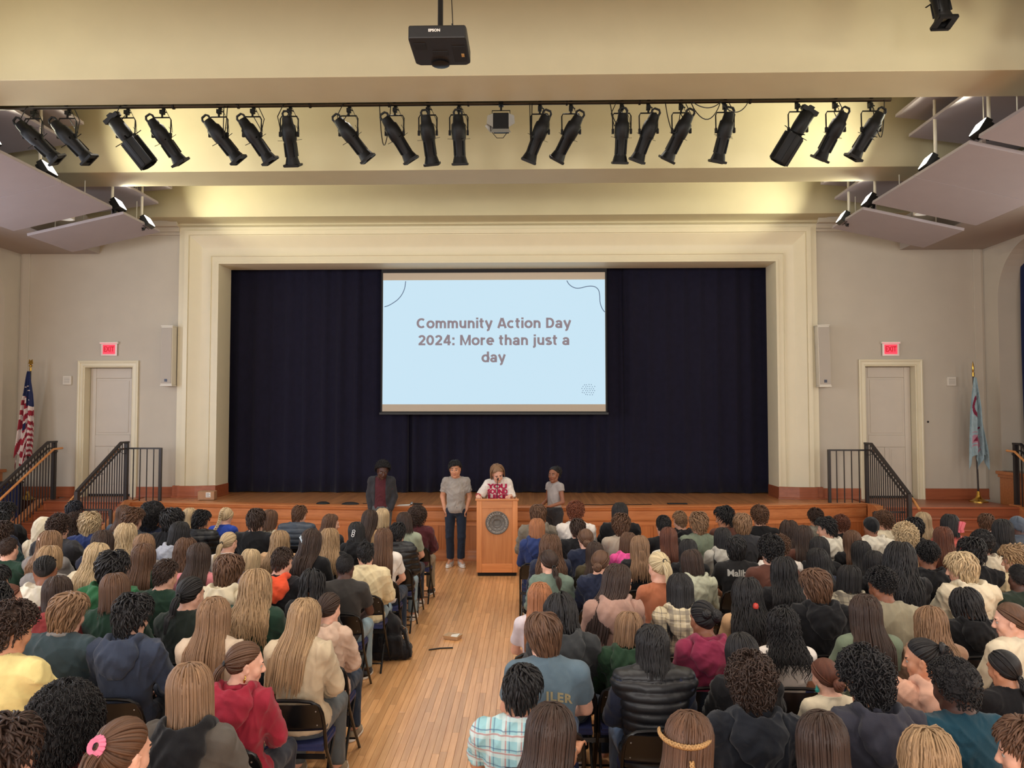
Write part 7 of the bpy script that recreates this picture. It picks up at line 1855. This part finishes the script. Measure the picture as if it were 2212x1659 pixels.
# ---------------------------------------------------------------- the four at the front
def standing(w=.165, **kw):
    J = dict(pelvis=(0, 0, .95), belly=(0, .0, 1.11), chest=(0, -.01, 1.29), neck=(0, -.012, 1.455))
    for s, g in (('L', -1), ('R', 1)):
        J.update({'sh' + s: (g * w, -.012, 1.405), 'el' + s: (g * (w + .045), -.05, 1.14), 'wr' + s: (g * (w + .008), .045, .945), 'ha' + s: (g * (w - .03), .07, .86),
                  'hip' + s: (g * .093, 0, .91), 'kn' + s: (g * .098, .02, .49), 'an' + s: (g * .095, -.015, .09), 'to' + s: (g * .115, .13, .045)})
    J.update(kw); return J
def stand(J, b, pose, loc, rz, s, skin, label, hairst, hairc, hands=None, hair_scale=1.0):
    B = dict(BUILD[b]); B['hk'] = 1.10; B['chest'] = (.155, .104, .165) if b == 'M' else (.145, .10, .16); B['belly'] = (.138, .10, .16) if b == 'M' else B['belly']; B['pel'] = (.158, .125, .11); hc, Mh, eu = head_pose(b, pose, J, B['hk'])
    V, Q, mi = figure(J, B, (hc, Mh), fine=.0054, coarse=.016, hands=hands)
    o = link('person', mesh_np('body', V, Q, [M_SKIN, M_LIPS, M_BROW, M_EYE, M_IRIS], mi), None, loc, (0, 0, rz), SKIN[skin]); o.scale = (s,) * 3
    put(o, label, 'person')
    h = link('hair', hair(hairst), o, tuple(hc), eu, HM_[hairc]); h.scale = (B['hk'] * hair_scale,) * 3
    return o, B, hc, Mh
def shoes(o, J, V3, upper):
    for s in 'LR':
        a, t = J['an' + s], J['to' + s]; link('shoe', mesh_np('shoe', V3[0], V3[1], [upper, m_plain('rubber_white', (226, 222, 216), .5)], V3[2]), o, (a[0], a[1], 0), (0, 0, math.atan2(-(t[0] - a[0]), t[1] - a[1])))
def pt(px, Y): return .71 + (px - 1145) / 1661.0 * Y
# 1 dark jacket over maroon shirt, resting against the stage
J = standing(.162, pelvis=(0, -.02, .95), chest=(0, .0, 1.29), neck=(0, .02, 1.455), anL=(-.10, .12, .09), anR=(.11, .14, .09), toL=(-.12, .27, .045), toR=(.13, .29, .045), knL=(-.1, .09, .5), knR=(.105, .10, .5))
o, B, hc, Mh = stand(J, 'M', (24, -24, -4), (pt(824, 13.66), 13.66, 0), PI, 1.035, 'deep', 'person in open dark jacket and maroon shirt leaning on the stage, head bowed', 'afro3', 'black', hair_scale=1.12)
P, Q = top_mesh(J, B, .014, 'tee', .90, 3, .005, collar=.012); link('maroon_shirt', mesh_np('maroon_shirt', P, Q, [cloth('maroon')]), o)
def jacket(J, B):
    allp = np.array([J[k] for k in J if k[:2] not in ('kn', 'an', 'to')]); lo, hi = allp.min(0) - .17, allp.max(0) + .17
    F = Field(np.arange(lo[0], hi[0], .0085), np.arange(lo[1], hi[1], .0085), np.arange(.82, hi[2], .0085)); e = .024; r = B['r']
    F.ell(J['chest'], tuple(np.array(B['chest']) + e), .06); F.ell(J['belly'], tuple(np.array(B['belly']) + e), .07); F.ell(J['pelvis'], tuple(np.array(B['pel']) + e * .7), .05)
    for s in 'LR':
        sh, el, wr = [np.array(J[n + s]) for n in ('sh', 'el', 'wr')]; F.cone(J['neck'], sh, .06, .075, .05); F.cone(sh, el, r[0] + e, r[1] + e, .03); F.cone(el, wr, r[1] + e, r[2] + e, .02)
    nk = np.array(J['neck']); F.cone(nk, nk + (0, .03, .2), .075, .1, .01, 'sub'); F.torus(nk + (0, -.01, .02), .085, .02, M=ROT(-14), k=.02)
    F.box((0, .2, 1.15), (.088, .22, .42), .03, .02, 'sub'); F.above(.86); P, Q = F.mesh(2); return folds(P, Q, .009, 9), Q
link('jacket', mesh_np('jacket', *jacket(J, B), [cloth('charcoal')]), o)
link('trousers', mesh_np('trousers', *legs_mesh(J, B, .018, waist=.99), [cloth('greypants')]), o); shoes(o, J, SHOE_V, cloth('black'))
# 2 grey tee, navy trousers, white canvas shoes
J = standing(.165, elL=(-.225, -.06, 1.15), elR=(.225, -.06, 1.15), wrL=(-.185, .03, .955), wrR=(.185, .03, .955), haL=(-.135, .06, .87), haR=(.135, .06, .87), anL=(-.085, -.015, .09), anR=(.085, -.015, .09), toL=(-.13, .125, .045), toR=(.115, .13, .045))
o, B, hc, Mh = stand(J, 'M', (-6, -7, 3), (pt(985, 13.45), 13.45, 0), PI + .03, 1.045, 'tan', 'person in grey tee and navy trousers standing with hands in pockets', 'short', 'black', hair_scale=1.0)
P, Q = top_mesh(J, B, .014, 'tee', .885, 6, .012, collar=.008); link('tee_shirt', mesh_np('tee_shirt', P, Q, [m_fabric('heather_grey', (152, 146, 140))]), o)
link('trousers', mesh_np('trousers', *legs_mesh(J, B, .012, .90, waist=.99), [cloth('jeansdark')]), o); shoes(o, J, SHOE_H, m_fabric('canvas_grey', (176, 170, 166)))
# 3 at the lectern, reading
J = standing(.16, pelvis=(0, -.05, .97), belly=(0, .0, 1.13), chest=(0, .07, 1.31), neck=(-.0, .15, 1.46), shL=(-.155, .10, 1.41), shR=(.155, .12, 1.39), elL=(-.235, .13, 1.16), elR=(.285, .12, 1.20), wrL=(-.22, .36, 1.225), wrR=(.315, .355, 1.215), haL=(-.16, .43, 1.22), haR=(.30, .44, 1.21))
o, B, hc, Mh = stand(J, 'F', (10, -36, 10), (pt(1076, 13.40), 13.40, 0), PI, 1.035, 'fair', 'person with chin length brown hair in pink lettered white tee reading at the lectern', 'bob', 'ltbrown', hair_scale=1.06, hands={'R': ((-.1, .9, -.12), (0, 0, 1), 34), 'L': ((.35, .85, -.05), (0, 0, 1), 34)})
B2 = dict(B); B2['chest'] = (.158, .104, .17); P, Q = top_mesh(J, B2, .026, 'half', .86, 8, .010, collar=.012, neck_r=.07, boxy=.03); link('tee_shirt', mesh_np('tee_shirt', P, Q, [cloth('white')]), o)
M_PINK = m_plain('print_pink', (214, 52, 104), .8); M_PALEPINK = m_plain('print_pale_pink', (240, 178, 196), .8)
for t, z in (('YOU', 1.355), ('SOUND', 1.268), ('LIKE', 1.181), ('THIS', 1.115)):
    if t == 'THIS': continue
    me = text_mesh(t, .112, .007, .0003); xs = [v.co.x for v in me.vertices]; me.transform(Matrix.Diagonal((.33 / (max(xs) - min(xs)), .92, 1, 1)))
    conform(me, P - np.array((0, 0, z)), False, .004, True); V = np.array([v.co[:] for v in me.vertices]); V[:, 2] += z; me.vertices.foreach_set('co', V.astype(np.float32).ravel()); me.materials.append(M_PINK)
    link('shirt_print', me, o)
link('trousers', mesh_np('trousers', *legs_mesh(J, B, .016, waist=1.0), [cloth('denim')]), o); shoes(o, J, SHOE_V, cloth('white'))
link('bracelet', torus_mesh('bracelet', .036, .008, col('bracelet_red', (170, 44, 60)), 18), o, (.313, .32, 1.215), (R(90), 0, 0))
# 4 grey cropped tee, dark high waisted jeans, half turned
J = standing(.155, elL=(-.22, -.01, 1.13), wrL=(-.13, .20, 1.07), haL=(-.05, .25, 1.07), elR=(.22, -.01, 1.13), wrR=(.12, .21, 1.06), haR=(.04, .26, 1.06))
o, B, hc, Mh = stand(J, 'F', (24, -3, 0), (pt(1197, 13.55), 13.55, 0), R(128), .985, 'brown', 'person in cropped grey tee and dark jeans turned to the lectern, hands clasped', 'puffback', 'black')
P, Q = top_mesh(J, B, .012, 'cap', 1.03, 4, .005, collar=.007); link('cropped_tee', mesh_np('cropped_tee', P, Q, [m_fabric('heather_light', (158, 152, 150))]), o)
link('jeans', mesh_np('jeans', *legs_mesh(J, B, .020, waist=1.08, flare=.03), [cloth('charcoal')]), o); shoes(o, J, SHOE_V, cloth('white'))

# ---------------------------------------------------------------- loose things in the aisle
F = Field(np.arange(-.26, .30, .009), np.arange(-.2, .22, .009), np.arange(-.01, .62, .009))
F.box((.03, 0, .07), (.21, .15, .075), .06, .05); F.box((-.02, 0, .22), (.15, .12, .20), .07, .08); F.ell((-.05, 0, .42), (.10, .09, .10), .08); F.box((.02, -.135, .16), (.12, .04, .10), .03, .03); F.above(.004)
P, Q = F.mesh(2); bp = empty('backpack', (-.82, 8.42, 0), R(8), 'slumped black backpack standing in the aisle beside the seats', 'backpack')
link('bag', mesh_np('bag', folds(P, Q, .014, 3), Q, [M_BAG]), bp)
MB().tube([(-.06, 0, .50), (-.09, 0, .57), (-.02, 0, .58), (-.01, 0, .50)], .012, 8).build('handle', M_BAG, bp)
MB().tube([(.10, -.06, .36), (.17, -.10, .28), (.20, -.13, .15), (.23, -.12, .03)], .016, 8).build('strap', M_BAG, bp); MB().tube([(.08, .02, .36), (.18, .02, .30), (.22, .0, .12)], .006, 6).build('strap', m_plain('strap_grey', (120, 120, 116), .7), bp)
tr = empty('paper_food_tray', (-.20, 9.12, .001), R(-20), 'small white paper tray left on the aisle floor', 'tray')
MB().slab([(-.08, -.06, 0), (.08, -.06, 0), (.08, .06, 0), (-.08, .06, 0)], (0, 0, .003)).slab([(-.08, -.06, 0), (.08, -.06, 0), (.095, -.075, .045), (-.095, -.075, .045)], (0, .003, 0)).slab([(-.08, .06, 0), (.08, .06, 0), (.095, .075, .045), (-.095, .075, .045)], (0, .003, 0)).slab([(-.08, -.06, 0), (-.08, .06, 0), (-.095, .075, .045), (-.095, -.075, .045)], (.003, 0, 0)).slab([(.08, -.06, 0), (.08, .06, 0), (.095, .075, .045), (.095, -.075, .045)], (.003, 0, 0)).build('tray', m_plain('paper_kraft', (206, 180, 150), .8), tr, smooth=False)
MB().slab([(-.03, -.02, .006), (.06, -.03, .02), (.07, .05, .05), (-.03, .04, .03)], (0, 0, .004)).build('napkin', M_LABELW, tr, smooth=False)
sp = MB().tube([(-.42, 8.66, .008), (-.30, 8.72, .008), (-.16, 8.74, .008)], .008, 6).build('strap_end', M_BLACK); put(sp, 'short black strap end on the floor next to the backpack', 'strap')
ph = empty('phone', (-1.62, 3.50, .80), 0, 'phone with a pale screen held low at the bottom corner', 'phone')
MB().box(-.035, .035, -.004, .004, -.075, .075).build('case', M_BLACK, ph, smooth=False, bevel=.003); MB().box(-.032, .032, -.0055, -.004, -.07, .07).build('display', m_emit('phone_display', (160, 180, 205), .8), ph, smooth=False)
ph.rotation_euler = (R(-40), 0, R(-15))
